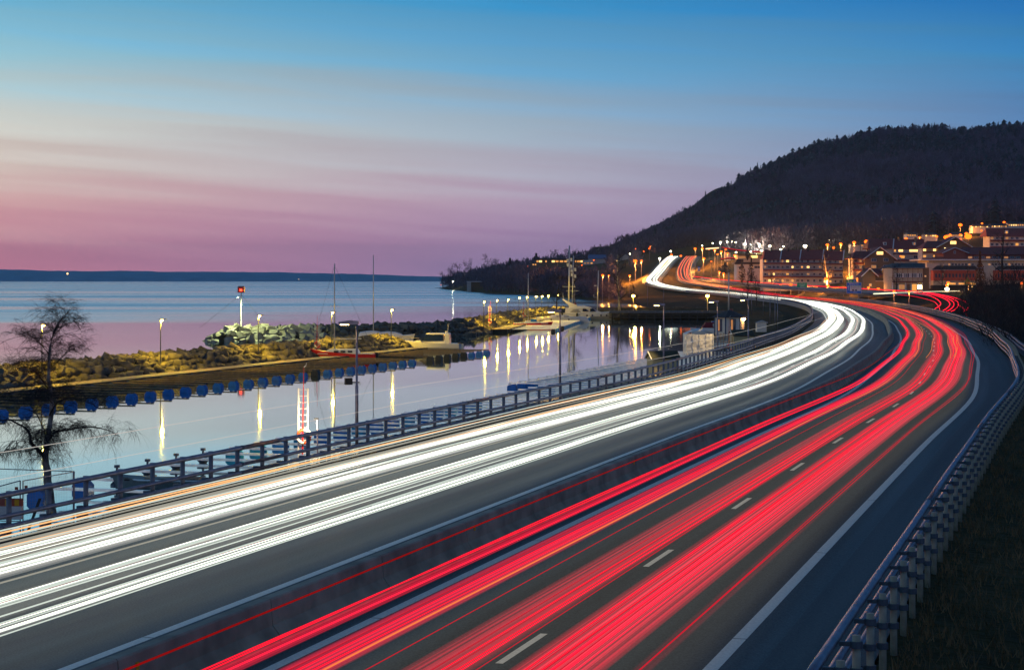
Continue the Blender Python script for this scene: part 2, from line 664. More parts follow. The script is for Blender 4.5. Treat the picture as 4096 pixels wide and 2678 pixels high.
def gp(x, y, H):
    """the point seen at pixel (x,y) on a level H metres below the eye"""
    return px(x, y, H * FP / (y - HY))


def nth(n):
    return str(n) + ('th' if 10 <= n % 100 <= 20 else {1: 'st', 2: 'nd', 3: 'rd'}.get(n % 10, 'th'))


# ------------------------------------------------------------------ road alignment
def spline(xs, ys):
    xs, ys = np.array(xs, float), np.array(ys, float)
    d = np.diff(ys) / np.diff(xs)
    m_ = np.zeros_like(ys)
    m_[1:-1] = (d[:-1] * np.diff(xs)[1:] + d[1:] * np.diff(xs)[:-1]) / (xs[2:] - xs[:-2])
    m_[0], m_[-1] = d[0], d[-1]

    def f(x):
        x = np.asarray(x, float)
        i = np.clip(np.searchsorted(xs, x) - 1, 0, len(xs) - 2)
        h = xs[i + 1] - xs[i]
        t = (x - xs[i]) / h
        ex = (x < xs[0]) | (x > xs[-1])
        h00, h10, h01, h11 = 2 * t**3 - 3 * t**2 + 1, t**3 - 2 * t**2 + t, -2 * t**3 + 3 * t**2, t**3 - t**2
        r = h00 * ys[i] + h10 * h * m_[i] + h01 * ys[i + 1] + h11 * h * m_[i + 1]
        lo = ys[0] + (x - xs[0]) * m_[0]
        hi = ys[-1] + (x - xs[-1]) * m_[-1]
        return np.where(x < xs[0], lo, np.where(x > xs[-1], hi, r))
    return f


XR = spline([-60, 34, 80, 114, 139.5, 163.2, 187.9, 211.6, 235.5, 260.2, 297.4, 349.3, 400, 460, 520, 590, 660, 745, 870, 930, 1040, 1120, 1200, 1280, 1340],
            [-29.0, -0.24, 13.84, 24.4, 31.0, 37.0, 42.6, 48.1, 53.1, 57.9, 65.0, 73.6, 81.4, 89.0, 95.0, 100.2, 103.3, 105.3, 104.6, 101.5, 98.0, 103.5, 112.5, 123.4, 132.0])
ZR = spline([-60, 590, 680, 745, 870, 930, 1040, 1120, 1280, 1340], [-7, -7, -6.9, -6.6, -4.9, -3.6, -0.7, 4.2, 15.3, 17.0])
XWf = spline([560, 600, 640, 700, 770, 800, 900, 960, 1040, 1120, 1280, 1340], [87.2, 89.0, 90.4, 92.0, 92.5, 91.6, 83.6, 78.8, 78.6, 88.4, 111.0, 119.5])
ZW = spline([-60, 590, 640, 700, 770, 800, 900, 960, 1040, 1120, 1280, 1340], [-7, -7, -6.95, -6.8, -6.3, -6.1, -5.0, -3.6, -0.9, 4.2, 15.2, 17.0])


class Path:
    def __init__(self, P):
        self.P = np.array(P, float)
        d = np.diff(self.P[:, :2], axis=0)
        self.s = np.concatenate([[0], np.cumsum(np.hypot(d[:, 0], d[:, 1]))])
        t = np.gradient(self.P[:, :2], axis=0)
        t /= np.linalg.norm(t, axis=1)[:, None]
        self.T = t
        self.N = np.stack([t[:, 1], -t[:, 0]], axis=1)      # to the right
        self.L = self.s[-1]

    def at(self, s, off=0.0, z=0.0):
        s = np.asarray(s, float)
        x = np.interp(s, self.s, self.P[:, 0])
        y = np.interp(s, self.s, self.P[:, 1])
        zz = np.interp(s, self.s, self.P[:, 2])
        nx = np.interp(s, self.s, self.N[:, 0])
        ny = np.interp(s, self.s, self.N[:, 1])
        return np.stack([x + nx * off, y + ny * off, zz + z], axis=-1)

    def ang(self, s):
        tx = np.interp(s, self.s, self.T[:, 0])
        ty = np.interp(s, self.s, self.T[:, 1])
        return math.atan2(-tx, ty)          # rotation about z that turns +Y into the tangent

    def sY(self, Y):
        return float(np.interp(Y, self.P[:, 1], self.s))


ys_ = np.concatenate([np.arange(-60, 420, 3.0), np.arange(420, 1341, 5.0)])
RED = Path(np.stack([XR(ys_), ys_, ZR(ys_)], axis=1))
# white carriageway centre line: 10.87 m to the left, wandering off beyond 560 m
wp = []
base = RED.at(RED.s, -10.87)
for p in base:
    if p[1] < 545:
        wp.append((p[0], p[1], -7.0))
for y in np.arange(560, 1341, 5.0):
    wp.append((float(XWf(y)), y, float(ZW(y))))
WHT = Path(wp)


def ribbon(name, path, o0, o1, s0, s1, m, z=0.0, step=4.0, parent=None, ncol=1, zs=None, **props):
    n = max(2, int((s1 - s0) / step) + 1)
    s = np.linspace(s0, s1, n)
    offs = np.linspace(o0, o1, ncol + 1) if not isinstance(o0, (list, tuple)) else np.array(o0)
    zz = np.full(len(offs), z) if zs is None else np.array(zs)
    V, UV = [], []
    for o, q in zip(offs, zz):
        V.append(path.at(s, o, q))
        UV.append(np.stack([np.full(n, o), s], axis=1))
    V = np.concatenate(V)
    UV = np.concatenate(UV)
    F = []
    for c in range(len(offs) - 1):
        i = np.arange(n - 1)
        F.append(np.stack([c * n + i, (c + 1) * n + i, (c + 1) * n + i + 1, c * n + i + 1], axis=1))
    return np_mesh(name, V, np.concatenate(F), m, parent, uv=UV, **props)

# ------------------------------------------------------------------ the setting: lake, land, hill
WL = -9.0
shoreY = [-60, 60, 100, 150, 200, 222, 240, 262, 300, 360, 424, 427, 446, 490, 505, 560, 637, 797, 900, 1154, 1239, 1450, 1690, 2090, 2180, 2700, 6000]
shoreX = [-54, -17.0, -4.8, 10.6, 24.0, 27.6, 27.0, 31, 36, 41, 47, 23, 24, 27, 33, 41, 46, 38, 28, 2.6, -18, -34, -57, -87, -50, 40, 100]


def shore(Y):
    return np.interp(Y, shoreY, shoreX)


ctrl = []


def cp(x, y, Y, dz=0.0):
    p = px(x, y, Y)
    ctrl.append((p.x, p.y, p.z + dz))


for X, Y, Z in [(20, -60, -7.3), (60, -60, -6), (-30, 0, -8.3), (12, 40, -7.5), (22, 40, -7.0), (60, 60, -4), (40, 120, -6.6), (60, 120, -4.5), (100, 150, 0),
                (56, 200, -6.6), (75, 220, -4.0), (130, 260, 3), (73, 300, -6.8), (95, 300, -4.5), (140, 330, -1), (40, 260, -7.6), (45, 300, -7.7), (50, 360, -7.6),
                (30, 430, -7.6), (45, 450, -7.7), (58, 480, -6.6), (55, 430, -7.7), (95, 420, -6.9), (110, 430, -6.2), (135, 430, -5.6), (118, 480, -5.0), (150, 480, -4.6),
                (40, 560, -8.2), (60, 560, -6.8), (60, 640, -7.2), (74, 640, -6.8), (52, 720, -7.0), (40, 850, -7.5), (70, 760, -6.3), (30, 1000, -7.0), (58, 960, -5.5)]:
    ctrl.append((X, Y, Z))
for a in [(3350, 1172, 640), (3600, 1172, 545), (3800, 1170, 545), (4096, 1165, 545), (4500, 1150, 545), (3620, 1166, 590), (3900, 1164, 600), (4200, 1155, 610),
          (3200, 1146, 730), (3050, 1138, 770), (3400, 1134, 770), (3480, 1120, 700), (3000, 1130, 800), (3750, 1100, 700), (4096, 1085, 700), (3650, 1080, 790), (3900, 1050, 800),
          (4200, 1030, 820), (2900, 1110, 880), (2830, 1095, 1000), (3050, 1060, 900), (3300, 1040, 950), (3500, 1000, 980), (3700, 975, 980), (3900, 960, 950), (4150, 930, 940),
          (2760, 1050, 1180), (2850, 1030, 1200), (3050, 1005, 1150), (3300, 990, 1150), (3600, 955, 1150), (4000, 900, 1100), (4400, 880, 1100),
          (2550, 1075, 1150), (2480, 1095, 1120), (2400, 1100, 1250), (2540, 1060, 1300), (2640, 1040, 1350),
          (2600, 1020, 1500), (2500, 1050, 1500), (2400, 1065, 1500), (2250, 1068, 1480), (2120, 1085, 1480), (1980, 1110, 1600), (1850, 1128, 1750), (1780, 1140, 1900), (2150, 1090, 1900), (2050, 1100, 1750),
          (2480, 1062, 1750), (2560, 1015, 1750), (2654, 962, 1800), (2720, 922, 1830), (2780, 886, 1850), (2835, 850, 1880), (2929, 793, 1910), (2996, 748, 1930), (3097, 694, 1960), (3171, 658, 1990), (3271, 624, 2010), (3365, 602, 2040), (3506, 584, 2060), (3707, 573, 2090), (3908, 563, 2100), (4096, 553, 2120), (4500, 545, 2150), (2100, 1098, 2000), (2250, 1090, 2000), (2400, 1076, 2000), (2480, 1062, 1950), (2560, 1020, 1950), (2654, 975, 1980), (2740, 925, 2000), (2850, 862, 2030), (2996, 770, 2070), (3171, 680, 2120), (3400, 620, 2180), (3700, 595, 2220), (4100, 575, 2250),
          (2900, 950, 1450), (3100, 900, 1450), (3400, 850, 1450), (3800, 800, 1450), (4200, 760, 1450), (2800, 950, 1550), (3000, 830, 1650), (3300, 720, 1700), (3700, 680, 1750), (4200, 650, 1780),
          (2760, 990, 1400), (2200, 1092, 2300), (2400, 1075, 2250), (2500, 1048, 2250), (2600, 1000, 2250), (2680, 945, 2250), (2760, 890, 2250), (2450, 1065, 2600), (2600, 1020, 2600)]:
    cp(*a)
for X, Y, Z in [(300, 2700, 140), (500, 2700, 170), (700, 2700, 185), (100, 2600, 20), (900, 2000, 200), (900, 1300, 110), (600, 800, 40), (400, 400, 10)]:
    ctrl.append((X, Y, Z))
for s in np.arange(20, RED.L, 55.0):
    for o in (-19, 9):
        p = RED.at(s, o)
        ctrl.append((p[0], p[1], p[2] - 0.3))
for s in np.arange(WHT.sY(700), WHT.L, 55.0):
    p = WHT.at(s, -8)
    ctrl.append((p[0], p[1], p[2] - 0.4))
C = np.array(ctrl)
dx = C[:, None, :2] - C[None, :, :2]
A = np.sqrt((dx**2).sum(-1))
A[np.diag_indices(len(C))] += -2.0
n_ = len(C)
Pm = np.concatenate([C[:, :2] / 1000, np.ones((n_, 1))], 1)
BIG = np.block([[A, Pm], [Pm.T, np.zeros((3, 3))]])
SOL = np.linalg.lstsq(BIG, np.concatenate([C[:, 2], np.zeros(3)]), rcond=None)[0]


def rbf(X, Y):
    sh = X.shape
    X, Y = X.ravel(), Y.ravel()
    out = np.zeros(len(X))
    for i in range(0, len(X), 20000):
        q = slice(i, i + 20000)
        D = np.hypot(X[q, None] - C[None, :, 0], Y[q, None] - C[None, :, 1])
        out[q] = D @ SOL[:n_] + SOL[n_] * X[q] / 1000 + SOL[n_ + 1] * Y[q] / 1000 + SOL[n_ + 2]
    return out.reshape(sh)


def vnoise(X, Y, f, seed):
    r = np.random.default_rng(seed)
    T = r.random((256, 256))
    x, y = X * f, Y * f
    xi, yi = np.floor(x).astype(int), np.floor(y).astype(int)
    u, v = x - xi, y - yi
    u, v = u * u * (3 - 2 * u), v * v * (3 - 2 * v)
    g = lambda a, b: T[a % 256, b % 256]
    return (g(xi, yi) * (1 - u) + g(xi + 1, yi) * u) * (1 - v) + (g(xi, yi + 1) * (1 - u) + g(xi + 1, yi + 1) * u) * v - 0.5


def path_d(path, X, Y):
    """signed lateral distance to the path at the same Y, and its height there"""
    xr = np.interp(Y, path.P[:, 1], path.P[:, 0])
    zr = np.interp(Y, path.P[:, 1], path.P[:, 2])
    cs = np.interp(Y, path.P[:, 1], path.T[:, 1])
    return (X - xr) * cs, zr


def sstep(a, b, x):
    t = np.clip((x - a) / (b - a), 0, 1)
    return t * t * (3 - 2 * t)


SLIPPTS = [(2778, 1111, 1000), (2900, 1126, 860), (3060, 1139, 740), (3240, 1151, 650), (3420, 1162, 590), (3560, 1171, 555), (3680, 1176, 530)]
slip = [px(x, y, Y) for x, y, Y in SLIPPTS]


def height(X, Y):
    X, Y = np.asarray(X, float), np.asarray(Y, float)
    z = rbf(X, Y)
    rough = sstep(1200, 1700, Y)
    z = z + rough * (vnoise(X, Y, 0.012, 1) * 10 + vnoise(X, Y, 0.035, 2) * 8) * sstep(0, 60, z)
    z = z + vnoise(X, Y, 0.11, 3) * 0.5
    # shoreline
    ds = (X - shore(Y))
    k = np.where(Y < 250, 0.55, 0.30)
    bank = WL - 0.2 + ds * k + (np.clip(ds, 0, None) / 14.0)**2
    z = np.where(ds < 0, np.maximum(WL + ds * 0.35, WL - 3), np.minimum(np.maximum(z, WL + 0.25), bank + 0.3))
    # road bed
    d, zr = path_d(RED, X, Y)
    dw, zw = path_d(WHT, X, Y)
    dl = np.where(Y < 560, d + 10.87, dw)         # distance to the white carriageway
    zmid = np.where(Y < 560, zr, np.where(d < -8, zw, zr))
    bed = zmid - 0.32
    inside = (dl > -6.9) & (d < 9.0) & (Y < 1345)
    left = np.clip(-6.9 - dl, 0, None)
    right = np.clip(d - 9.0, 0, None)
    fill = np.where(left > 0, bed - left * np.where(Y < 240, 0.8, 0.5), bed)
    w = np.where(left > 0, 1 - sstep(0.5, 5 + np.maximum(0, Y - 400) * 0.03, left), 1 - sstep(0, 7, right))
    w = np.where(inside, 1.0, w) * (Y < 1345)
    zz = z * (1 - w) + fill * w
    return np.where(ds < 0, z, np.where(ds < 1.0, np.minimum(zz, bank + 0.5), zz))


def gz(X, Y):
    return float(height(np.array([X]), np.array([Y]))[0])


rows = np.concatenate([np.arange(-50, 460, 3.0), np.arange(460, 900, 5.0), np.arange(900, 2700, 14.0)])
vv = np.linspace(-1, 1, 241)
vv = np.sign(vv) * (0.22 * np.abs(vv) + 0.78 * np.abs(vv)**2.6)
cxr = np.interp(rows, RED.P[:, 1], RED.P[:, 0]) - 4
cxr = np.where(rows > 1340, cxr[rows <= 1340][-1] + (rows - 1340) * 0.06, cxr)
wid = 150 + np.maximum(rows, 0) * 0.36
GX = cxr[:, None] + vv[None, :] * wid[:, None]
GY = np.repeat(rows[:, None], len(vv), 1)
GZ = height(GX, GY)
nr, nc = GX.shape
idx = np.arange(nr * nc).reshape(nr, nc)
F = np.stack([idx[:-1, :-1], idx[:-1, 1:], idx[1:, 1:], idx[1:, :-1]], -1).reshape(-1, 4)
keep = (GZ.ravel()[F] > WL - 2.9).any(1)
V = np.stack([GX, GY, GZ], -1).reshape(-1, 3)


def ground_mat():
    m = bpy.data.materials.new('ground')
    m.use_nodes = True
    nt = m.node_tree
    N, L = nt.nodes, nt.links
    b = N['Principled BSDF']
    b.inputs['Roughness'].default_value = 0.95
    b.inputs['Specular IOR Level'].default_value = 0.1
    tc = N.new('ShaderNodeTexCoord')
    n1 = N.new('ShaderNodeTexNoise')
    n1.inputs['Scale'].default_value = 0.35
    n1.inputs['Detail'].default_value = 8
    n1.inputs['Roughness'].default_value = 0.7
    L.new(tc.outputs['Object'], n1.inputs['Vector'])
    rp = N.new('ShaderNodeValToRGB')
    cr = rp.color_ramp
    cr.elements[0].position = 0.3
    cr.elements[0].color = (0.035, 0.025, 0.014, 1)
    cr.elements[1].position = 0.72
    cr.elements[1].color = (0.115, 0.08, 0.036, 1)
    e = cr.elements.new(0.5)
    e.color = (0.055, 0.046, 0.018, 1)
    L.new(n1.outputs[0], rp.inputs[0])
    # steep rock faces on the hill
    geo = N.new('ShaderNodeNewGeometry')
    sp = N.new('ShaderNodeSeparateXYZ')
    L.new(geo.outputs['Normal'], sp.inputs[0])
    n3 = N.new('ShaderNodeTexNoise')
    n3.inputs['Scale'].default_value = 0.02
    n3.inputs['Detail'].default_value = 6
    L.new(tc.outputs['Object'], n3.inputs['Vector'])
    th = N.new('ShaderNodeMath')
    th.operation = 'MULTIPLY_ADD'
    th.inputs[1].default_value = 0.5
    L.new(n3.outputs[0], th.inputs[0])
    L.new(sp.outputs[2], th.inputs[2])
    mr = N.new('ShaderNodeMapRange')
    mr.inputs[1].default_value = 1.02
    mr.inputs[2].default_value = 0.92
    L.new(th.outputs[0], mr.inputs[0])
    mx = N.new('ShaderNodeMix')
    mx.data_type = 'RGBA'
    L.new(mr.outputs[0], mx.inputs[0])
    L.new(rp.outputs[0], mx.inputs[6])
    mx.inputs[7].default_value = (0.11, 0.105, 0.11, 1)
    L.new(mx.outputs[2], b.inputs['Base Color'])
    bp = N.new('ShaderNodeBump')
    bp.inputs['Strength'].default_value = 0.8
    bp.inputs['Distance'].default_value = 0.3
    n2 = N.new('ShaderNodeTexNoise')
    n2.inputs['Scale'].default_value = 2.5
    n2.inputs['Detail'].default_value = 6
    L.new(tc.outputs['Object'], n2.inputs['Vector'])
    L.new(n2.outputs[0], bp.inputs['Height'])
    L.new(bp.outputs[0], b.inputs['Normal'])
    return m


M['ground'] = ground_mat()
np_mesh('ground', V, F[keep], M['ground'], smooth=True, kind='structure')

wv = np.array([(-9000, -80, WL), (9000, -80, WL), (9000, 14500, WL), (-9000, 14500, WL)])
np_mesh('lake_water', wv, np.array([(0, 1, 2, 3)]), M['water'], kind='structure')

# the far shore: low hills 11 km away
fs = []
xs = np.linspace(-4200, 1800, 160)
prof = np.interp(xs, [-4200, -3000, -2200, -1500, -900, -400, 200, 1800], [78, 72, 62, 56, 44, 30, 12, 8]) + 6 * vnoise(xs, xs * 0, 0.004, 5) + 3 * vnoise(xs, xs * 0, 0.02, 6)
V = []
for k, (yy, f) in enumerate([(10700, -0.15), (10900, 0.35), (11400, 0.8), (12100, 1.0), (13500, 0.6)]):
    V.append(np.stack([xs, np.full_like(xs, yy) + 80 * vnoise(xs, xs * 0 + k, 0.003, 8), WL + prof * f], -1))
V = np.concatenate(V)
n = len(xs)
F = []
for k in range(4):
    i = np.arange(n - 1)
    F.append(np.stack([k * n + i, k * n + i + 1, (k + 1) * n + i + 1, (k + 1) * n + i], 1))
M['farhill'] = mat('haze_blue_woodland', (0.14, 0.34, 0.50), 0.95, 0, 0.2, 0.01)  # blue of the distance haze is put into the hills' base colour
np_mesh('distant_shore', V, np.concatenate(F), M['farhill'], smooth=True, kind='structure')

# ------------------------------------------------------------------ carriageways and markings
S0 = 15.0
sFar = RED.L
sJ = RED.sY(560)
roadn = empty('motorway_surface', (0, 0, 0), kind='structure')
ribbon('asphalt_lanes', RED, -4.9, 4.6, S0, sFar, M['asphalt'], 0.0, parent=roadn)
ribbon('hard_shoulder', RED, 4.6, 6.55, S0, sFar, M['asphalt2'], 0.0, parent=roadn)
ribbon('grass_verge', RED, 6.6, 9.6, S0, sFar, M['ground'], parent=roadn, zs=[-0.05, -0.32], ncol=1)
ribbon('asphalt_lanes', WHT, -5.7, 5.3, S0, WHT.L, M['asphalt'], 0.0, parent=roadn)
ribbon('gravel_verge', WHT, -7.2, -5.7, S0, WHT.L, M['ground'], parent=roadn, zs=[-0.30, -0.03])


def marking(path, off, w, s0, s1, z=0.006, name='edge_line'):
    ribbon(name, path, off - w / 2, off + w / 2, s0, s1, M['paint'], z, step=3.0, parent=roadn)


def segments(path, off, w, s0, s1, seg, gap, lim, name='edge_line'):
    s, k = s0, 0
    while s < s1 and k < lim:
        ribbon(name, path, off - w / 2, off + w / 2, s, min(s + seg, s1), M['paint'], 0.006, step=3.0, parent=roadn)
        s += seg + gap
        k += 1
    if s < s1:
        marking(path, off, w, s, s1, name=name)


sA = RED.sY(26)
segments(RED, -3.80, 0.24, sA, RED.sY(1300), 11.96, 0.04, 24)
segments(RED, 3.80, 0.27, sA, RED.sY(1300), 11.96, 0.04, 24)
segments(WHT, 3.58, 0.24, WHT.sY(26), WHT.sY(1300), 11.96, 0.04, 24)
segments(WHT, -3.63, 0.24, WHT.sY(26), WHT.sY(1300), 11.96, 0.04, 24)
s_d0 = RED.sY(34.0)
for k in range(-1, 58):
    s = s_d0 + 12.02 * k
    ribbon('lane_dash', RED, -0.075, 0.075, s, s + 3.0, M['paint'], 0.006, step=1.5, parent=roadn)
s_w0 = WHT.sY(46.2)
for k in range(-2, 58):
    s = s_w0 + 12.02 * k
    ribbon('lane_dash', WHT, -0.075, 0.075, s, s + 3.0, M['paint'], 0.006, step=1.5, parent=roadn)
ribbon('reserve_strip', RED, -5.6, -4.9, S0, RED.sY(545), M['asphalt2'], 0.004, parent=roadn)

# ------------------------------------------------------------------ concrete barrier between the carriageways
bar = empty('concrete_barrier', tuple(RED.at(s_d0, -5.0)), label='long brown concrete barrier curving between the white and the red carriageway', category='barrier')
bl = Vector(bar.location)
prof = [(-0.34, 0), (-0.34, 0.10), (-0.17, 0.32), (-0.13, 0.80), (-0.10, 0.83), (0.10, 0.83), (0.13, 0.80), (0.17, 0.32), (0.34, 0.10), (0.34, 0)]
SEC = 6.0
refl = MB().box((0, 0, 0), (0.03, 0.09, 0.13)).mesh('reflector', M['signyellow'])


def sect(s0, s1, step=3.0):
    n = max(2, int(round((s1 - s0) / step)) + 1)
    s = np.linspace(s0, s1, n)
    V = np.concatenate([RED.at(s, -4.98 + a, b) - np.array(bl) for a, b in prof])
    F = []
    m_ = len(prof)
    for c in range(m_ - 1):
        i = np.arange(n - 1)
        F += [tuple(q) for q in np.stack([c * n + i, c * n + i + 1, (c + 1) * n + i + 1, (c + 1) * n + i], 1)]
    F.append(tuple(c * n for c in range(m_)))
    F.append(tuple(c * n + n - 1 for c in range(m_))[::-1])
    return V, F


k = 0
s = S0
sEndBar = RED.sY(470)
while s < sEndBar:
    V, F = sect(s, s + SEC - 0.035)
    me = bpy.data.meshes.new('barrier_section')
    me.from_pydata([tuple(v) for v in V], [], F)
    me.materials.append(M['concrete'])
    o = inst('barrier_section', me, bar)
    if k % 3 == 1:
        p = RED.at(s + 0.6, -4.98 + 0.155, 0.60) - np.array(bl)
        inst('reflector', refl, o, tuple(p), RED.ang(s))
    s += SEC
    k += 1
V, F = sect(sEndBar + 0.1, RED.sY(700), 8.0)
me = bpy.data.meshes.new('barrier_run')
me.from_pydata([tuple(v) for v in V], [], F)
me.materials.append(M['concrete'])
inst('barrier_run', me, bar)

# ------------------------------------------------------------------ railings


def rail_tube(name, path, off, z, r, s0, s1, m, parent, base, step=3.0, n=8, wob=0.0):
    s = np.arange(s0, s1, step)
    P = path.at(s, off, z)
    P[:, 2] += wob * np.sin(s / 3.7)
    b = MB()
    b.tube([tuple(p - np.array(base)) for p in P], r, n)
    return b.build(name, m, parent, smooth=True)


def cyl_mesh(name, r, h, m, n=8, cap=None):
    b = MB()
    b.tube([(0, 0, 0), (0, 0, h)], r, n)
    return b.mesh(name, m, True)


# left railing beside the white carriageway
lr = empty('left_railing', tuple(WHT.at(60, -6.1)), label='tall blue-grey three-rail steel railing with round posts beside the white lit carriageway', category='railing')
lb = Vector(lr.location)
sL0, sL1 = WHT.sY(38), WHT.sY(1000)
rail_len = 6.0 * 12
for z, r in ((1.34, 0.075), (0.78, 0.062), (0.50, 0.062)):
    s = sL0
    while s < sL1:
        e = min(s + 24, sL1)
        P_ = rail_tube('rail', WHT, -6.02, z, r, s, e + 3.01, M['steel'], lr, lb)
        c = WHT.at(s, -6.02, z) - np.array(lb)
        if s < 200:
            t = np.array([math.cos(WHT.ang(s) + math.pi / 2), math.sin(WHT.ang(s) + math.pi / 2), 0])
            MB().tube([tuple(c - t * 0.07), tuple(c + t * 0.07)], r + 0.012, 8).build('rail_coupling', M['steel_dark'], lr)
        s += 24
pm = cyl_mesh('post', 0.075, 1.42, M['post_blue'])
capm = MB().tube([(0, 0, 1.42), (0, 0, 1.45)], 0.085, 8).mesh('post_cap', M['steel'])
stub = cyl_mesh('sleeve', 0.13, 0.62, M['post_blue'], 10)
s, k = sL0, 0
far = MB()
while s < sL1:
    p = WHT.at(s, -6.17, -0.05) - np.array(lb)
    if k < 150:
        o = inst('post', pm, lr, tuple(p))
        inst('post_cap', capm, o)
        q = WHT.at(s + 0.5, -6.62, -0.15) - np.array(lb)
        inst('sleeve', stub, lr, tuple(q))
    elif k < 300:
        inst('post', pm, lr, tuple(p))
    else:
        far.box((p[0], p[1], p[2] + 0.7), (0.15, 0.15, 1.42))
    s += 2.0
    k += 1
if far.v:
    far.build('distant_posts', M['post_blue'], lr, kind='stuff')

# right railing: same kind, seen from behind on its posts
rr = empty('right_railing', tuple(RED.at(40, 6.8)), label='three-rail steel railing on pale round posts along the outer shoulder of the red carriageway', category='railing')
rb = Vector(rr.location)
sR0, sR1 = RED.sY(27), RED.sY(620)
for z, r in ((1.28, 0.085), (0.86, 0.07), (0.50, 0.07)):
    s = sR0
    while s < sR1:
        e = min(s + 24, sR1)
        rail_tube('rail', RED, 6.42, z, r, s, e + 3.01, M['steel'], rr, rb, n=10, wob=0.012)
        if s < 200:
            a = RED.ang(s) + math.pi / 2
            c = RED.at(s, 6.42, z) - np.array(rb)
            t = np.array([math.cos(a), math.sin(a), 0])
            MB().tube([tuple(c - t * 0.05), tuple(c + t * 0.05)], r + 0.012, 10).build('rail_coupling', M['steel_dark'], rr)
        s += 24


def clamp_piece():
    b = MB()
    b.box((-0.21, 0, 0.0), (0.20, 0.06, 0.07))
    b.tube([(-0.04, 0, -0.06), (-0.04, 0, 0.05)], 0.10, 10)
    return b.mesh('clamp', M['steel_dark'])


pr = cyl_mesh('post', 0.068, 2.0, M['post'], 10)
cl = clamp_piece()
s, k = sR0 + 0.4, 0
far = MB()
while s < sR1:
    p = RED.at(s, 6.80, -0.58) - np.array(rb)
    if k < 290:
        o = inst('post', pr, rr, tuple(p), RED.ang(s))
        if k < 60:
            for z in (1.28, 0.86, 0.50):
                inst('clamp', cl, o, (0.04, 0, 0.58 + z))
    else:
        far.box((p[0], p[1], p[2] + 1.0), (0.17, 0.17, 2.0))
    s += 2.03
    k += 1
if far.v:
    far.build('distant_posts', M['post'], rr, kind='stuff')
# outer beam on short posts behind it where the road bends away
ob = empty('outer_guardrail', tuple(RED.at(RED.sY(170), 8.6)), label='second low double-beam guardrail standing behind the bend on close-set posts', category='guardrail')
obb = Vector(ob.location)
so0, so1 = RED.sY(168), RED.sY(680)
for z in (0.95, 0.55):
    rail_tube('beam', RED, 8.2, z, 0.08, so0, so1, M['steel'], ob, obb, wob=0.02)
s, k = so0, 0
far = MB()
pg = MB().box((0, 0, 0.55), (0.10, 0.10, 1.3)).mesh('post', M['post_blue'])
while s < so1:
    p = RED.at(s, 8.4, -0.2) - np.array(obb)
    if k < 240:
        inst('post', pg, ob, tuple(p), RED.ang(s))
    else:
        far.box((p[0], p[1], p[2] + 0.55), (0.1, 0.1, 1.3))
    s += 2.0
    k += 1
if far.v:
    far.build('distant_posts', M['post_blue'], ob, kind='stuff')

# ------------------------------------------------------------------ harbour: breakwaters, piers, booms
def rock_mesh(seed, m, size=1.0, flat=0.7):
    r = random.Random(seed)
    bm = bmesh.new()
    for sx in (-1, 1):
        for sy in (-1, 1):
            for sz in (-1, 1):
                k = r.uniform(0.62, 1.0)
                bm.verts.new((sx * (0.60 + r.uniform(-.16, .10)) * size * k, sy * (0.44 + r.uniform(-.14, .10)) * size * k, sz * (0.33 + r.uniform(-.12, .08)) * size * k * flat / 0.7))
    for _ in range(2):
        v = Vector((r.gauss(0, 1), r.gauss(0, 1), r.gauss(0, 1))).normalized()
        bm.verts.new((v.x * 0.66 * size, v.y * 0.5 * size, v.z * 0.4 * size))
    ret = bmesh.ops.convex_hull(bm, input=bm.verts)
    junk = [g for g in ret['geom_interior'] + ret['geom_unused'] if isinstance(g, bmesh.types.BMVert)]
    if junk:
        bmesh.ops.delete(bm, geom=list(set(junk)), context='VERTS')
    me = bpy.data.meshes.new('stone')
    bm.to_mesh(me)
    bm.free()
    me.materials.append(m)
    return me


ROCKS = [rock_mesh(i, M['rock'], 1.05) for i in range(9)]
PALE = [rock_mesh(40 + i, M['rock2'], 1.2) for i in range(7)]


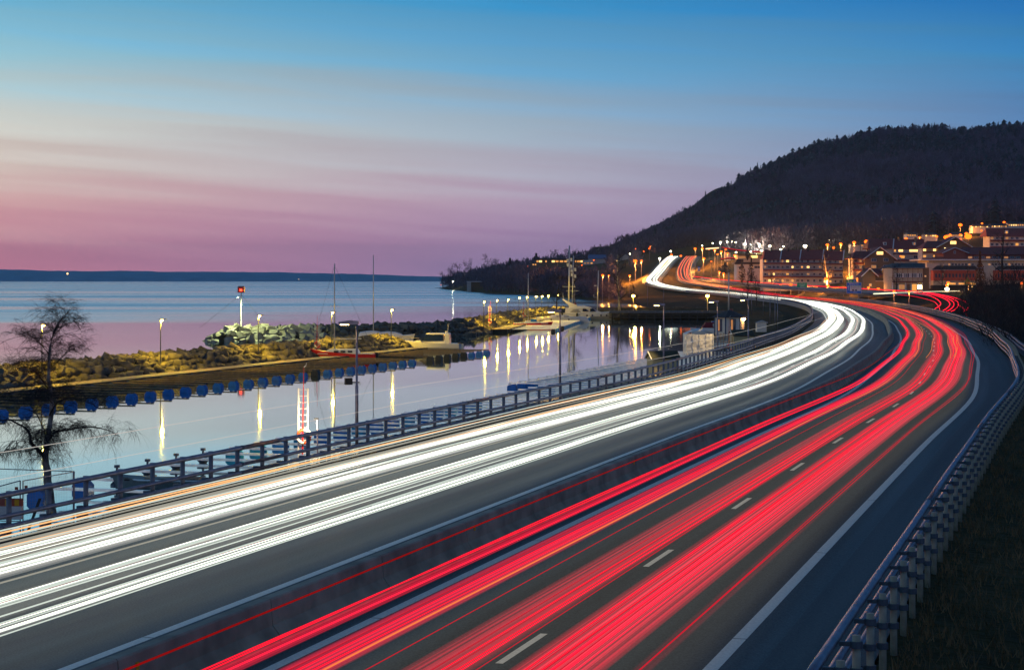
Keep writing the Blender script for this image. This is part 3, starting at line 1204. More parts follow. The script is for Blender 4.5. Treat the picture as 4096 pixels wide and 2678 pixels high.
def breakwater(name, label, pts, zc, half, run, pitch, rocks, zbase=WL - 0.8, near=-1, nparts=300, size=1.0, core_mat=None, ends=True, rowsn=4):
    """pts: crest centre line; stones laid on both slopes, individually on the side that shows."""
    P = Path([(x, y, zc) for x, y in pts])
    root = empty(name, tuple(P.P[0]), label=label, category='breakwater')
    b0 = np.array(root.location)
    n = max(3, int(P.L / 3))
    s = np.linspace(0, P.L, n)
    offs = [(-half - run, zbase - zc), (-half, -0.35), (half, -0.35), (half + run, zbase - zc)]
    V = np.concatenate([P.at(s, o, z) - b0 for o, z in offs])
    Fc = []
    for c in range(3):
        i = np.arange(n - 1)
        Fc += [tuple(q) for q in np.stack([c * n + i, (c + 1) * n + i, (c + 1) * n + i + 1, c * n + i + 1], 1)]
    me = bpy.data.meshes.new('rubble_core')
    Fc.append((0, n, 2 * n, 3 * n)[::-1])
    Fc.append((n - 1, 2 * n - 1, 3 * n - 1, 4 * n - 1))
    me.from_pydata([tuple(v) for v in V], [], Fc)
    me.materials.append(core_mat or M['rockcore'])
    inst('rubble_core', me, root)
    r = random.Random(len(label))
    places = []
    k = 0
    ss = 0.0
    while ss < P.L:
        for row in range(-rowsn, rowsn + 1):
            a = abs(row) / rowsn
            if row == 0:
                o, z = 0, -0.05
            else:
                sg = 1 if row > 0 else -1
                tt = (abs(row) - 0.5) / rowsn
                o, z = sg * (half * 0.6 + (run + half * 0.4) * tt), (zbase + 0.6 - zc) * tt - 0.05
            p = P.at(ss + r.uniform(-0.35, 0.35) * pitch, o + r.uniform(-0.2, 0.2), z + r.uniform(-0.1, 0.16)) - b0
            places.append((row * near > -1, ss, p, r.randrange(len(rocks)), r.uniform(0.75, 1.35) * size, (r.uniform(-0.5, 0.5), r.uniform(-0.5, 0.5), r.uniform(0, 6.28)), row))
        ss += pitch * r.uniform(0.85, 1.15)
    # rounded heads
    if ends:
        for e_, sg in ((0.0, -1), (P.L, 1)):
            c = P.at(e_, 0, 0)
            tx, ty = (P.T[0] if sg < 0 else P.T[-1]) * sg
            for q in range(int(22 * size)):
                a = math.atan2(ty, tx) + r.uniform(-1.5, 1.5)
                d = r.uniform(0.2, 1.0) * (half + run)
                z = (zbase + 0.4 - zc) * max(0, (d - half * 0.6)) / (run + half * 0.4)
                p = c + np.array([math.cos(a) * d, math.sin(a) * d, z]) - b0
                places.append((True, e_, p, r.randrange(len(rocks)), r.uniform(0.8, 1.4) * size, (r.uniform(-0.5, 0.5), r.uniform(-0.5, 0.5), r.uniform(0, 6.28)), 0))
    vis = sorted([q for q in places if q[0]], key=lambda q: (q[2][0] + b0[0])**2 + (q[2][1] + b0[1])**2)
    for q in vis[:nparts]:
        inst('stone', rocks[q[3]], root, tuple(q[2]), rot=q[5], scale=q[4])
    rest = vis[nparts:] + [q for q in places if not q[0]]
    if rest:
        cache = []
        for me in rocks:
            me2 = me.copy()
            bm = bmesh.new()
            bm.from_mesh(me2)
            bmesh.ops.triangulate(bm, faces=bm.faces)
            bm.to_mesh(me2)
            bm.free()
            v = np.array([tuple(x.co) for x in me2.vertices])
            f = np.array([tuple(p.vertices) for p in me2.polygons])
            cache.append((v, f))
            bpy.data.meshes.remove(me2)
        VV, FF, c = [], [], 0
        from mathutils import Euler
        for q in rest:
            v, f = cache[q[3]]
            Rm = np.array(Euler(q[5]).to_matrix())
            VV.append(v @ Rm.T * q[4] + q[2])
            FF.append(f + c)
            c += len(v)
        np_mesh('stones', np.concatenate(VV), np.concatenate(FF), rocks[0].materials[0], root, kind='stuff')
    return root, P


def XP(Y):
    return -32.4 + 0.2985 * (Y - 165)


def XQ(Y):
    return -10.0 + 0.2953 * (Y - 87.6)


near_b, _ = breakwater('stone_breakwater', 'near breakwater of big boulders lit yellow behind the far mooring pier', [(XP(y) - 4.6, y) for y in np.arange(112, 237, 4.0)],
                       -7.2, 1.0, 2.9, 0.86, ROCKS, near=1, nparts=300, size=1.0, rowsn=4)
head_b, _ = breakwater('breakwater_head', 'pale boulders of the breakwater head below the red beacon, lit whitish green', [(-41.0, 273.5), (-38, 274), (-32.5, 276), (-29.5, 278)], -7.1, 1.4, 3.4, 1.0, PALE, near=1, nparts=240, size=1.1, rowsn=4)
mid_b, _ = breakwater('dark_breakwater', 'dark unlit boulder breakwater running right from the pale head', [(-28.5, 278.5), (-24, 282), (-17, 289), (-11.5, 300), (-8.5, 312)], -7.15, 1.4, 3.6, 1.05, ROCKS, near=1, nparts=220, size=1.2, rowsn=3, ends=False)
far_b, _ = breakwater('curved_breakwater', 'boulder breakwater curving away behind the row of yellow lamps by the far pier', [(-8.2, 316), (-7.2, 328), (-5.0, 345), (-2.6, 370), (-0.6, 392), (1.6, 412), (4.8, 436), (9, 458), (14, 470)], -7.2, 1.2, 3.4, 1.1, ROCKS, near=1, nparts=280, size=1.25, rowsn=3, ends=False)

# stone revetment and jetty at the head of the basin
rv = empty('stone_revetment', (24, 474, -8), label='yellow lit wall of fitted stones behind the dark jetty at the head of the harbour', category='stone wall')
rv_l = Vector(rv.location)
r = random.Random(3)
b = MB()
b.box((14, 1.6, -0.1), (32, 1.2, 1.9))
b.build('wall_core', M['rockcore'], rv)
x = 0.0
for row in range(3):
    x = r.uniform(-1, 0)
    while x < 29:
        w = r.uniform(0.8, 1.9)
        inst('stone', ROCKS[r.randrange(9)], rv, (x + w / 2, 0.9 + row * 0.22, -0.6 + row * 0.62), rot=(r.uniform(-0.15, 0.15) + 1.3, r.uniform(-0.2, 0.2), r.uniform(-0.1, 0.1)), scale=(w * 0.85, 0.85, 0.8))
        x += w * 0.93
jt = empty('quay_jetty', (22.5, 424, WL), label='long dark timber jetty with a grey rail across the head of the harbour basin', category='jetty')
b = MB().box((13, 5, 1.35), (26.5, 9, 0.2))
b.build('deck', M['wood_dark'], jt)
b = MB().box((13, 0.42, 0.95), (26.5, 0.2, 0.22)).box((13, 0.42, 0.45), (26.5, 0.2, 0.2))
for z, q in ((0.95, 0), (0.45, 1)):
    MB().box((13, 0.4, z), (26.5, 0.18, 0.22)).build('fender_beam', M['wood_dark'], jt)
for i in range(14):
    MB().tube([(0.4 + i * 1.95, 0.75, -1.2), (0.4 + i * 1.95, 0.75, 1.3)], 0.16, 7).build('pile', M['black'], jt)
MB().box((13, 1.2, 1.72), (26.5, 0.25, 0.5)).build('kick_board', M['steel_dark'], jt)
for i in range(9):
    MB().box((1 + i * 3.1, 1.05, 1.75), (0.18, 0.06, 0.5)).build('board_post', M['post_blue'], jt)


def pier(name, label, X, y0, y1, side, width, zt, m, lam=4.0):
    """floating walkway built of deck units; side=+1: the line given is its left edge"""
    p0, p1 = Vector((X(y0), y0, 0)), Vector((X(y1), y1, 0))
    L_ = (p1 - p0).length
    a = math.atan2(-(p1 - p0).x, (p1 - p0).y)
    root = empty(name, (p0.x, p0.y, WL), a, label=label, category='pier')
    n = int(L_ / lam)
    seg = MB().box((side * width / 2, lam / 2, zt - 0.06), (width, lam - 0.05, 0.12)).mesh('deck_section', m)
    pon = MB().box((side * width / 2, lam / 2, 0.12), (width * 0.8, lam * 0.7, 0.6)).mesh('pontoon', M['wood_dark'])
    edge = MB().box((side * (width + 0.07), lam / 2, zt - 0.14), (0.12, lam - 0.02, 0.3)).mesh('edge_beam', M['wood_dark'])
    edge2 = MB().box((-side * 0.07, lam / 2, zt - 0.14), (0.12, lam - 0.02, 0.3)).mesh('edge_beam', M['wood_dark'])
    for i in range(n):
        o = inst('deck_section', seg, root, (0, i * lam, 0))
        inst('pontoon', pon, root, (0, i * lam, 0))
        inst('edge_beam', edge, root, (0, i * lam, 0))
        inst('edge_beam', edge2, root, (0, i * lam, 0))
    return root


pier('mooring_pier', 'far floating walkway lit yellow along the foot of the near breakwater', XP, 112, 231, 1, 2.3, 0.62, M['wood'])
pier('mooring_pier', 'near floating walkway with pale decking below the left railing', XQ, 70, 222, 1, 2.4, 0.62, M['wood'])
XT = lambda Y: -3.6 + 0.101 * (Y - 318)
pier('mooring_pier', 'small distant walkway lit yellow beneath the curved breakwater', XT, 318, 436, 1, 3.0, 0.62, M['wood'])


def float_mesh(m, w=0.74, h=0.64, d=0.58):
    b = MB()
    c = 0.16
    out = [(-w / 2, -h * 0.55), (w / 2, -h * 0.55), (w / 2, h * 0.45 - c), (w / 2 - c, h * 0.45), (-w / 2 + c, h * 0.45), (-w / 2, h * 0.45 - c)]
    b.prism(out, -d / 2, d / 2)
    for x in (-0.2, 0.2):
        b.box((x, 0, h * 0.45 + 0.02), (0.10, d * 0.8, 0.05))
    return b.mesh('float', m)


FL = {'blue': float_mesh(M['float_blue']), 'teal': float_mesh(M['float_teal']), 'black': float_mesh(M['float_black'], 0.72, 0.9)}


def cone_float():
    b = MB()
    b.tube([(0, 0, -0.35), (0, 0, -0.12), (0, 0, 0.02), (0, 0, 0.05), (0, 0, 0.35), (0, 0, 0.36), (0, 0, 0.48)], [0.08, 0.30, 0.30, 0.06, 0.05, 0.13, 0.13], 10)
    return b.mesh('cone_float', M['post_blue'])


CONE = cone_float()


def boom_proto(L_, m, beams=1):
    """lies along -X from the pier"""
    root = bpy.data.objects.new('mooring_boom', None)
    b = MB().box((-L_ / 2, 0, 0.50), (L_, 0.26, 0.10))
    b.build('beam', m, root)
    if beams > 1:
        b = MB().tube([(0, 0.55, 0.46), (-L_ * 0.8, 0.06, 0.46)], 0.05, 5)
        b.build('strut', m, root)
    b = MB().box((-0.1, 0.2, 0.46), (0.2, 0.7, 0.12))
    b.build('hinge_plate', M['steel_dark'], root)
    return root


boomN = 0
GN = 'mooring booms along the near pier'
GF = 'mooring booms along the far pier'
GT = 'mooring booms along the distant pier'


def put_boom(proto, x, y, rz, fl, L_, label, group, ext=()):
    root = bpy.data.objects.new('mooring_boom', None)
    root.location = (x, y, WL)
    root.rotation_euler = (0, 0, rz)
    link(root, None, label=label, category='mooring boom', group=group)
    for ch in proto.children:
        c = ch.copy()
        COL.objects.link(c)
        c.parent = root
    if fl == 'cone':
        inst('cone_float', CONE, root, (-L_ - 0.1, 0, 0.25))
    elif fl:
        inst('float', FL[fl], root, (-L_ + 0.25, 0, 0.10))
    for e in ext:
        inst('float', FL[fl or 'blue'], root, (-L_ * e, 0, 0.10))
    return root


protoA = boom_proto(5.9, M['boom'], 2)
protoB = boom_proto(9.2, M['boom'], 2)
protoF = boom_proto(8.6, mat('brown_boom', (0.20, 0.14, 0.07), 0.7), 1)
protoG = boom_proto(7.5, M['boom'], 1)
aQ = math.atan2(-0.2953, 1.0)
aP = math.atan2(-0.2985, 1.0)
LAB = {'blue': 'pale boom with a blue float on the near pier', 'teal': 'pale boom with a faded teal float on the near pier',
       'cone': 'pale boom on a grey cone-shaped float, near pier', 'black': 'pale boom with a black float', None: 'pale boom without any float on the near pier'}
y = 74.5
i = 0
r = random.Random(12)
while y < 219:
    if y < 79.5:
        fl = 'blue'
    elif y < 91.5:
        fl = 'cone'
    elif y < 132:
        fl = 'teal' if i % 3 == 0 or y < 97 else 'blue'
    elif y < 147:
        fl = None
    else:
        fl = 'blue'
    lng = y > 150
    put_boom(protoB if lng else protoA, XQ(y) - 0.1, y, aQ, fl, 9.2 if lng else 5.9, (LAB[fl] if not lng else 'long mooring boom with blue floats towards the boat sheds') + ', ' + nth(i + 1) + ' from the left', GN, ext=(0.62,) if lng and r.random() < 0.6 else ())
    y += 2.78 * (1 if y > 79 else 1.25)
    i += 1
y = 114.0
i = 0
while y < 231:
    fl = 'black' if (y > 203 and y < 222) or i == 22 else 'blue'
    if 205 < y < 207.8:
        y += 2.86
        continue
    col_l = 'far pier boom ending in a ' + ('black' if fl == 'black' else 'blue') + ' float, ' + nth(i + 1) + ' from the left along it'
    put_boom(protoF, XP(y) + 2.4, y, aP + math.pi, fl, 8.6, col_l, GF)
    y += 2.86
    i += 1
y = 322.0
i = 0
while y < 430:
    i += 1
    put_boom(protoG, XT(y) + 3.1, y, math.pi - 0.10, 'blue' if r.random() < 0.75 else 'black', 7.5, 'boom of the distant pier under the curved breakwater, %s from its near end' % nth(i), GT)
    y += 5.2

for p_ in (protoA, protoB, protoF, protoG):
    for c in list(p_.children):
        bpy.data.objects.remove(c)
    bpy.data.objects.remove(p_)


# ------------------------------------------------------------------ lamps
def bulb(root, c, r, m, name='lamp_glass'):
    MB().ball(c, r, 8, 5, 0.7).build(name, m, root, smooth=True)


def plight(loc, color, watts, size=0.15, spot=None, aim=None, name='lamp_light', parent=None):
    d = bpy.data.lights.new(name, 'SPOT' if spot else 'POINT')
    d.energy = watts
    d.color = color
    d.shadow_soft_size = size
    if spot:
        d.spot_size = R(spot)
        d.spot_blend = 0.6
    o = bpy.data.objects.new(name, d)
    o.location = loc
    if aim is not None:
        v = Vector(aim) - Vector(loc)
        o.rotation_euler = v.to_track_quat('-Z', 'Y').to_euler()
    COL.objects.link(o)
    if parent is not None:
        o.parent = parent
        o.matrix_parent_inverse = Matrix.Identity(4)
        o.location = Vector(loc) - parent.location
    return o


YEL = (1.0, 0.62, 0.03)


def harbour_lamp(x, y, zb, zt, label, group, watts=140, arm=0.45, br=0.13, mt=None, pole_r=0.05, side=1):
    root = empty('harbour_lamp', (x, y, zb), label=label, category='lamp post', group=group)
    h = zt - zb
    MB().tube([(0, 0, 0), (0, 0, h + 0.08)], [pole_r * 1.25, pole_r * 0.8], 7).build('pole', M['steel_dark'], root)
    MB().box((side * arm / 2, 0, h + 0.08), (arm + 0.2, 0.22, 0.07)).build('lamp_head', M['steel_dark'], root)
    bulb(root, (side * 0.12, 0, h - 0.02), br, mt or M['e_yellow'])
    if watts:
        plight((x + side * 0.15, y - 0.05, zt - 0.16), YEL, watts, 0.1, parent=root)
    return root


ords = ['leftmost', 'second', 'third', 'fourth', 'fifth', 'sixth', 'seventh', 'eighth', 'ninth']
for i, Y in enumerate((152.8, 172.8, 193.7, 213, 232.6)):
    t_ = ['harbour lamp seen through the crown of the birch tree', 'second harbour lamp from the left along the near breakwater', 'harbour lamp just right of the pale breakwater head',
          'harbour lamp beside the mast of the red sailing boat', 'harbour lamp at the tip of the near breakwater'][i]
    harbour_lamp(XP(Y) - 2.6 if i < 4 else XP(Y) - 2.9, Y, -8.2, -3.73, t_, 'lamps along the near breakwater', 2600)
for i, (Y, x) in enumerate(zip((319, 342, 356, 385, 402, 420, 427, 440, 462), (1935, 1986, 2031, 2076, 2107, 2143, 2167, 2192, 2229))):
    X = (x - CX) / FP * Y
    harbour_lamp(X, Y, -8.2, -3.73, ['first', 'second', 'third', 'fourth', 'fifth', 'sixth', 'seventh', 'eighth', 'ninth'][i] + ' lamp from the left on the curved breakwater pier',
                 'lamps along the curved breakwater', 4200 if i % 2 == 0 or i > 5 else 2600, br=0.2 if i > 2 else 0.13)


def tall_lamp(xp_, Y, label, flood=False, spot=3000):
    X = (xp_ - CX) / FP * Y
    zt = -2.15
    root = empty('pier_lamp', (X, Y, -8.4), label=label, category='lamp post', group='tall grey lamp posts on the near pier')
    h = zt + 8.4
    MB().tube([(0, 0, 0), (0, 0, 3.0), (0, 0, 3.05), (0, 0, h)], [0.085, 0.085, 0.06, 0.05], 8).build('pole', M['steel'], root, smooth=True)
    MB().prism([(-0.95, -0.02), (-0.9, -0.10), (-0.25, -0.12), (0.1, -0.10), (0.1, 0.06), (-0.3, 0.10), (-0.85, 0.04)], -0.13, 0.13).build('lamp_head', M['steel'], root).location = (0, 0, h)
    MB().box((-0.62, 0, h - 0.125), (0.42, 0.18, 0.03)).build('lamp_glass', M['e_lamp'], root)
    plight((X - 0.8, Y, zt - 0.35), (1.0, 0.66, 0.25), spot * 0.9, 0.15, spot=84, aim=(X - 4.4, Y, -9), parent=root)
    if flood:
        MB().box((-0.42, 0, 3.25), (0.36, 0.3, 0.34), 0.3).build('floodlight', M['black'], root)
        MB().box((-0.1, 0, 3.2), (0.5, 0.06, 0.06)).build('bracket', M['steel_dark'], root)
        plight((X - 0.75, Y, -5.2), (1.0, 0.70, 0.30), 1500, 0.1, spot=80, aim=(XQ(88), 88.5, -8.3), parent=root)
    return root


tall_lamp(1427, 94.5, 'tall grey lamp post with a small floodlight halfway up, left of the others', True)
tall_lamp(2240, 131, 'tall grey lamp post rising in front of the distant yachts')
tall_lamp(2655, 164, 'tall grey lamp post next to the dark-roofed dock shed')
tall_lamp(2870, 188, 'tall grey lamp post between tarpaulin boat and white cabin')
tall_lamp(2993, 205, 'tall grey lamp post just right of the white cabin')


def ladder_station(X, Y, zb, h, label, lit=False, buoy_side=0.25):
    root = empty('rescue_ladder', (X, Y, zb), label=label, category='rescue ladder', group='rescue ladder stations on the piers')
    m = M['white_rough'] if lit else M['mast']
    MB().tube([(-0.22, 0, 0), (-0.22, 0, h)], 0.045 if lit else 0.03, 6).build('rail', m, root)
    MB().tube([(0.22, 0, 0), (0.22, 0, h)], 0.045 if lit else 0.03, 6).build('rail', m, root)
    rg = MB().tube([(-0.22, 0, 0), (0.22, 0, 0)], 0.018, 5).mesh('rung', m)
    for i in range(int(h / 0.3)):
        inst('rung', rg, root, (0, 0, 0.25 + i * 0.3))
    MB().tube([(-0.02, -0.08, 0.2), (0.0, -0.08, h * 0.6), (0.04, -0.08, h + 1.0)], [0.04, 0.035, 0.015], 6).build('red_pole', M['red'], root)
    MB().tube([(0.04, -0.08, h + 1.0), (0.14, -0.08, h + 1.08), (0.16, -0.08, h + 1.2)], 0.02, 5).build('boat_hook', m, root)
    seg = []
    for k in range(17):
        a = 2 * math.pi * k / 16
        seg.append((0.05 + 0.31 * math.cos(a), -0.16, 1.05 + 0.31 * math.sin(a)))
    for k in range(4):
        b = MB().tube(seg[k * 4:k * 4 + 5], 0.075, 7)
        b.build('lifebuoy_quarter', M['orange_buoy'] if k % 2 else M['white'], root, smooth=True)
    return root


ladder_station(XQ(87.5) + 0.2, 87.5, -8.4, 3.3, 'brightly lit white rescue ladder with red pole and lifebuoy at the near pier', True)
lsp = Vector((XQ(87.5) + 0.2, 87.5, -8.4))
ll = empty('ladder_lamp', tuple(lsp + Vector((0.75, -0.75, 0))), label='small lamp post shining on the white rescue ladder of the near pier', category='lamp post')
MB().tube([(0, 0, 0), (0, 0, 1.9)], 0.035, 6).build('pole', M['steel'], ll)
MB().box((-0.06, 0.06, 1.92), (0.2, 0.2, 0.08)).build('lamp_head', M['steel_dark'], ll)
plight(tuple(lsp + Vector((0.15, -0.95, 1.7))), (1.0, 0.74, 0.42), 330, 0.1, parent=ll)
ladder_station((1268 - CX) / FP * 206, 206, -8.2, 3.2, 'rescue ladder with lifebuoy left of the red sailing boat')
ladder_station((1960 - CX) / FP * 322, 322, -8.2, 3.6, 'small rescue ladder with orange lifebuoy near the start of the distant pier')
ladder_station((2095 - CX) / FP * 382, 382, -8.2, 3.6, 'faint rescue ladder halfway along the distant pier')
ladder_station((2915 - CX) / FP * 199, 199, -8.3, 3.3, 'rescue ladder with lifebuoy in front of the tarpaulin covered boat')

# beacon on the breakwater head
Xb = (965 - CX) / FP * 274.5
bc = empty('harbour_beacon', (Xb, 274.5, -7.1), label='guyed beacon pole with a red box on the pale breakwater head', category='beacon')
MB().tube([(0, 0, 0), (0, 0, 5.3)], [0.11, 0.07], 8).build('pole', M['white_rough'], bc)
MB().box((0, 0, 5.65), (0.98, 0.8, 0.86)).build('red_box', M['red'], bc)
MB().box((0, 0, 6.14), (0.8, 0.7, 0.1)).build('box_lid', M['steel_dark'], bc)
MB().box((0, -0.43, 5.6), (0.34, 0.05, 0.3)).build('lantern', emat('beacon_red', (1, 0.05, 0.02), 6.0, 'NONE'), bc)
for dx_ in ((-6.2, 0.2, 0.0), (3.6, 1.0, 0.2), (-1, 5, 0.0)):
    MB().tube([(0, 0, 5.0), dx_], 0.018, 4).build('guy_wire', M['steel_dark'], bc)
plight((Xb, 271.0, -2.4), (0.90, 1.0, 0.40), 8500, 0.3, spot=125, aim=(Xb + 1.2, 273.5, -8), parent=bc)
MB().box((0, -3.5, 4.5), (0.25, 0.25, 0.18)).build('floodlight', M['steel_dark'], bc)
MB().tube([(0, 0, 4.6), (0, -3.5, 4.6)], 0.04, 5).build('floodlight_arm', M['steel_dark'], bc)

# ------------------------------------------------------------------ boats
def hull(L, B, D, m, name='hull', parent=None, rake=0.9, sheer=0.25, ns=15, transom=0.75, full=0.55):
    """bow at +x, waterline z=0, gunwale about D above it"""
    b = MB()
    secs = []
    for i in range(ns):
        t = i / (ns - 1)                       # 0 stern, 1 bow
        w = B / 2 * (transom + (1 - transom) * math.sin(min(t / 0.5, 1) * math.pi / 2)) if t < 0.5 else B / 2 * max(0.0, 1 - ((t - 0.5) / 0.5)**2.2)
        h = D * (1 + sheer * (t * 1.25)**2)
        x = -L / 2 + L * t
        xr_ = rake * t**6
        low = [(x - xr_ * 0.9, 0, -0.35), (x - xr_ * 0.75, w * 0.62 * full * 1.4, -0.12), (x - xr_ * 0.35, w * 0.92, h * 0.42), (x, w, h)]
        sec = [low[0], low[1], low[2], low[3]]
        secs.append(sec)
    vs = []
    for sec in secs:
        vs += [(p[0], p[1], p[2]) for p in sec] + [(p[0], -p[1], p[2]) for p in sec[1:]] + [(sec[3][0], 0, sec[3][2] + 0.06)]
    k = 8
    fs = []
    for i in range(ns - 1):
        a, c = i * k, (i + 1) * k
        chain = [0, 1, 2, 3, 7, 6, 5, 4]
        for j in range(8):
            p, q = chain[j], chain[(j + 1) % 8]
            fs.append((a + p, a + q, c + q, c + p))
    fs.append((0, 1, 2, 3, 7, 6, 5, 4))
    b.add(vs, fs)
    return b.build(name, m, parent, smooth=False)


def loft_cabin(b, x0, x1, w0, w1, z0, z1, f=0.5, a=0.5, top=0.75):
    """cabin block with raked front (towards +x) and sides leaning in"""
    vs = [(x0, -w0 / 2, z0), (x1, -w1 / 2, z0), (x1, w1 / 2, z0), (x0, w0 / 2, z0),
          (x0 + a, -w0 / 2 * top, z1), (x1 - f, -w1 / 2 * top, z1), (x1 - f, w1 / 2 * top, z1), (x0 + a, w0 / 2 * top, z1)]
    return b.add(vs, [(3, 2, 1, 0), (4, 5, 6, 7), (0, 1, 5, 4), (1, 2, 6, 5), (2, 3, 7, 6), (3, 0, 4, 7)])


def mast(root, x, z0, h, r=0.07, boom=None, spreader=None):
    MB().tube([(x, 0, z0), (x, 0, z0 + h)], [r, r * 0.7], 8).build('mast', M['mast'], root, smooth=True)
    if boom:
        MB().tube([(x, 0, z0 + boom[0]), (x + boom[1], 0, z0 + boom[0] + 0.05)], 0.06, 7).build('boom', M['white_rough'], root)
    if spreader:
        MB().tube([(x - 0.5, 0.0, z0 + spreader), (x + 0.5, 0, z0 + spreader)], 0.025, 5).build('spreader', M['mast'], root)


def W(xp_, Y):
    return (xp_ - CX) / FP * Y


# red sailing boat, bow towards the walkway
Y = 206.0
rs = empty('sailing_boat', (W(1372, Y), Y, WL), math.pi - 0.06, label='red hulled sailing boat with white cabin and tall mast moored at the far pier', category='sailing boat')
hull(7.4, 2.3, 0.78, M['red'], parent=rs, rake=1.0, sheer=0.45)
b = MB()
loft_cabin(b, -1.9, 2.4, 1.9, 1.1, 0.8, 1.35, 0.9, 0.3, 0.75)
b.build('cabin', M['white'], rs)
MB().box((-0.3, 0, 0.86), (6.0, 1.9, 0.08)).build('deck', M['white_rough'], rs)
for x in (-0.9, -0.1, 0.65):
    MB().box((x, 0.80, 1.10), (0.5, 0.14, 0.2)).build('cabin_window', M['dark_glass'], rs)
mast(rs, 0.95, 0.9, 9.9, 0.09, (1.55, -3.0), 5.2)
MB().tube([(0.95, 0, 10.6), (3.6, 0, 1.2)], 0.012, 4).build('forestay', M['steel_dark'], rs)
MB().tube([(0.95, 0, 10.6), (-3.6, 0, 0.9)], 0.012, 4).build('backstay', M['steel_dark'], rs)
MB().box((-3.75, 0, 0.55), (0.35, 0.4, 0.8)).build('outboard_motor', M['black'], rs)

# white motor cruiser
Y = 236.0
wc = empty('motor_cruiser', (W(1716, Y), Y, WL), math.pi - 0.10, label='white cabin cruiser with dark windscreen and radar arch, bow pointing at the near breakwater', category='motor boat')
hull(7.9, 2.7, 0.95, M['white'], parent=wc, rake=1.3, sheer=0.3)
b = MB()
loft_cabin(b, -2.2, 2.6, 2.2, 1.4, 0.95, 1.35, 1.2, 0.1, 0.85)
b.build('trunk_cabin', M['white'], wc)
b = MB()
loft_cabin(b, -2.0, 1.0, 2.0, 1.9, 1.30, 2.1, 1.0, 0.1, 0.82)
b.build('windscreen', M['dark_glass'], wc)
b = MB()
loft_cabin(b, -2.7, 0.35, 1.9, 1.7, 2.1, 2.28, 0.25, 0.1, 0.9)
b.build('cabin_roof', M['white'], wc)
b = MB()
b.prism([(-2.75, 0.9), (-2.05, 0.9), (-2.2, 2.12), (-2.65, 2.12)], -0.95, 0.95)
b.build('radar_arch', M['white'], wc)
MB().tube([(-2.4, 0, 2.28), (-2.5, 0, 3.4)], 0.03, 5).build('antenna', M['white'], wc)
MB().tube([(-2.3, 0.2, 2.32), (-2.3, 0.2, 2.5)], 0.22, 10).build('radar_dome', M['white'], wc)
MB().tube([(3.85, 0, 1.8), (2.8, 0.6, 1.75), (0.9, 0.95, 1.6)], 0.025, 5).build('bow_rail', M['steel'], wc)
for x in (3.4, 2.3, 1.2):
    MB().tube([(x, 0.55 if x > 3 else 0.8, 1.2), (x, 0.5 if x > 3 else 0.8, 1.72)], 0.018, 4).build('stanchion', M['steel'], wc)
MB().box((-4.1, 0, 0.5), (0.6, 0.6, 0.8)).build('outboard_motor', M['white_rough'], wc)
MB().box((-4.1, 0, 1.05), (0.7, 0.8, 0.12)).build('engine_cover', M['black'], wc)

# covered boat behind the tip of the near breakwater
Y = 247.0
tb = empty('covered_boat', (W(1535, Y), Y, WL), -0.12, label='sailing boat under a white winter cover behind the tip of the near breakwater', category='sailing boat')
hull(8.4, 2.6, 1.3, M['white'], parent=tb)
b = MB()
N_ = 9
vs, fs = [], []
for i in range(N_):
    t = i / (N_ - 1)
    x = -3.2 + 7.4 * t
    zt = [2.1, 2.25, 2.3, 2.1, 2.2, 2.15, 1.9, 1.2, 0.7][i]
    w = 1.45 * (1 - t**2 * 0.7)
    vs += [(x, -w, zt * 0.35), (x, -w * 0.6, zt * 0.85), (x, 0, zt), (x, w * 0.6, zt * 0.85), (x, w, zt * 0.35)]
for i in range(N_ - 1):
    for j in range(4):
        fs.append((i * 5 + j, i * 5 + j + 1, i * 5 + 6 + j, i * 5 + 5 + j))
b.add(vs, fs)
b.build('tarpaulin', M['tarp'], tb, smooth=True)
mast(tb, -1.4, 2.0, 10.3, 0.08)

# boats at the distant pier
Y = 352.0
db = empty('sailing_boat', (W(2132, Y), Y, WL), 0.04, label='small white sailing boat with a dark red side stripe at the distant pier', category='sailing boat')
hull(7.6, 2.2, 0.75, M['red'], parent=db, rake=0.9)
MB().box((-0.4, 0, 0.83), (6.4, 1.9, 0.14)).build('deck', M['white'], db)
b = MB()
loft_cabin(b, -1.6, 1.6, 1.5, 1.0, 0.9, 1.3, 0.9, 0.2, 0.7)
b.build('cabin', M['white'], db)
MB().box((0.1, 0, 1.35), (1.1, 1.1, 0.5)).build('hood', M['float_blue'], db)
mast(db, -0.9, 0.9, 9.4, 0.09)
Y = 391.0
dy_ = empty('sailing_yacht', (W(2246, Y), Y, WL), 0.0, label='low white sailing yacht lying in front of the large motor yacht', category='sailing boat')
hull(10.6, 3.1, 1.15, M['white'], parent=dy_, rake=-1.2, sheer=0.05, transom=0.3)
b = MB()
loft_cabin(b, -2.6, 2.6, 2.0, 1.5, 1.15, 1.6, 1.3, 0.6, 0.7)
b.build('cabin', M['white'], dy_)
for x in (-0.6, 1.0):
    MB().box((x, -0.86, 1.36), (1.0, 0.12, 0.14)).build('cabin_window', M['dark_glass'], dy_)
for x in (-2.2, -0.4, 1.5):
    MB().tube([(x, -1.62, 0.3), (x, -1.6, 0.9)], 0.12, 6).build('fender', M['black'], dy_)
b = MB().tube([(3.4, -0.8, 1.3), (3.9, -0.8, 2.0), (4.8, -0.7, 2.0)], 0.03, 4)
b.build('stern_rail', M['steel'], dy_)
Y = 429.0
my = empty('motor_yacht', (W(2352, Y), Y, WL), 0.0, label='large white flybridge motor yacht with round portholes moored by the dark jetty', category='motor yacht')
hull(15.2, 4.2, 1.30, M['white'], parent=my, rake=2.6, sheer=0.22)
b = MB()
loft_cabin(b, -5.4, 4.0, 3.6, 2.4, 1.25, 2.55, 3.6, 0.2, 0.85)
b.build('superstructure', M['white'], my)
b = MB()
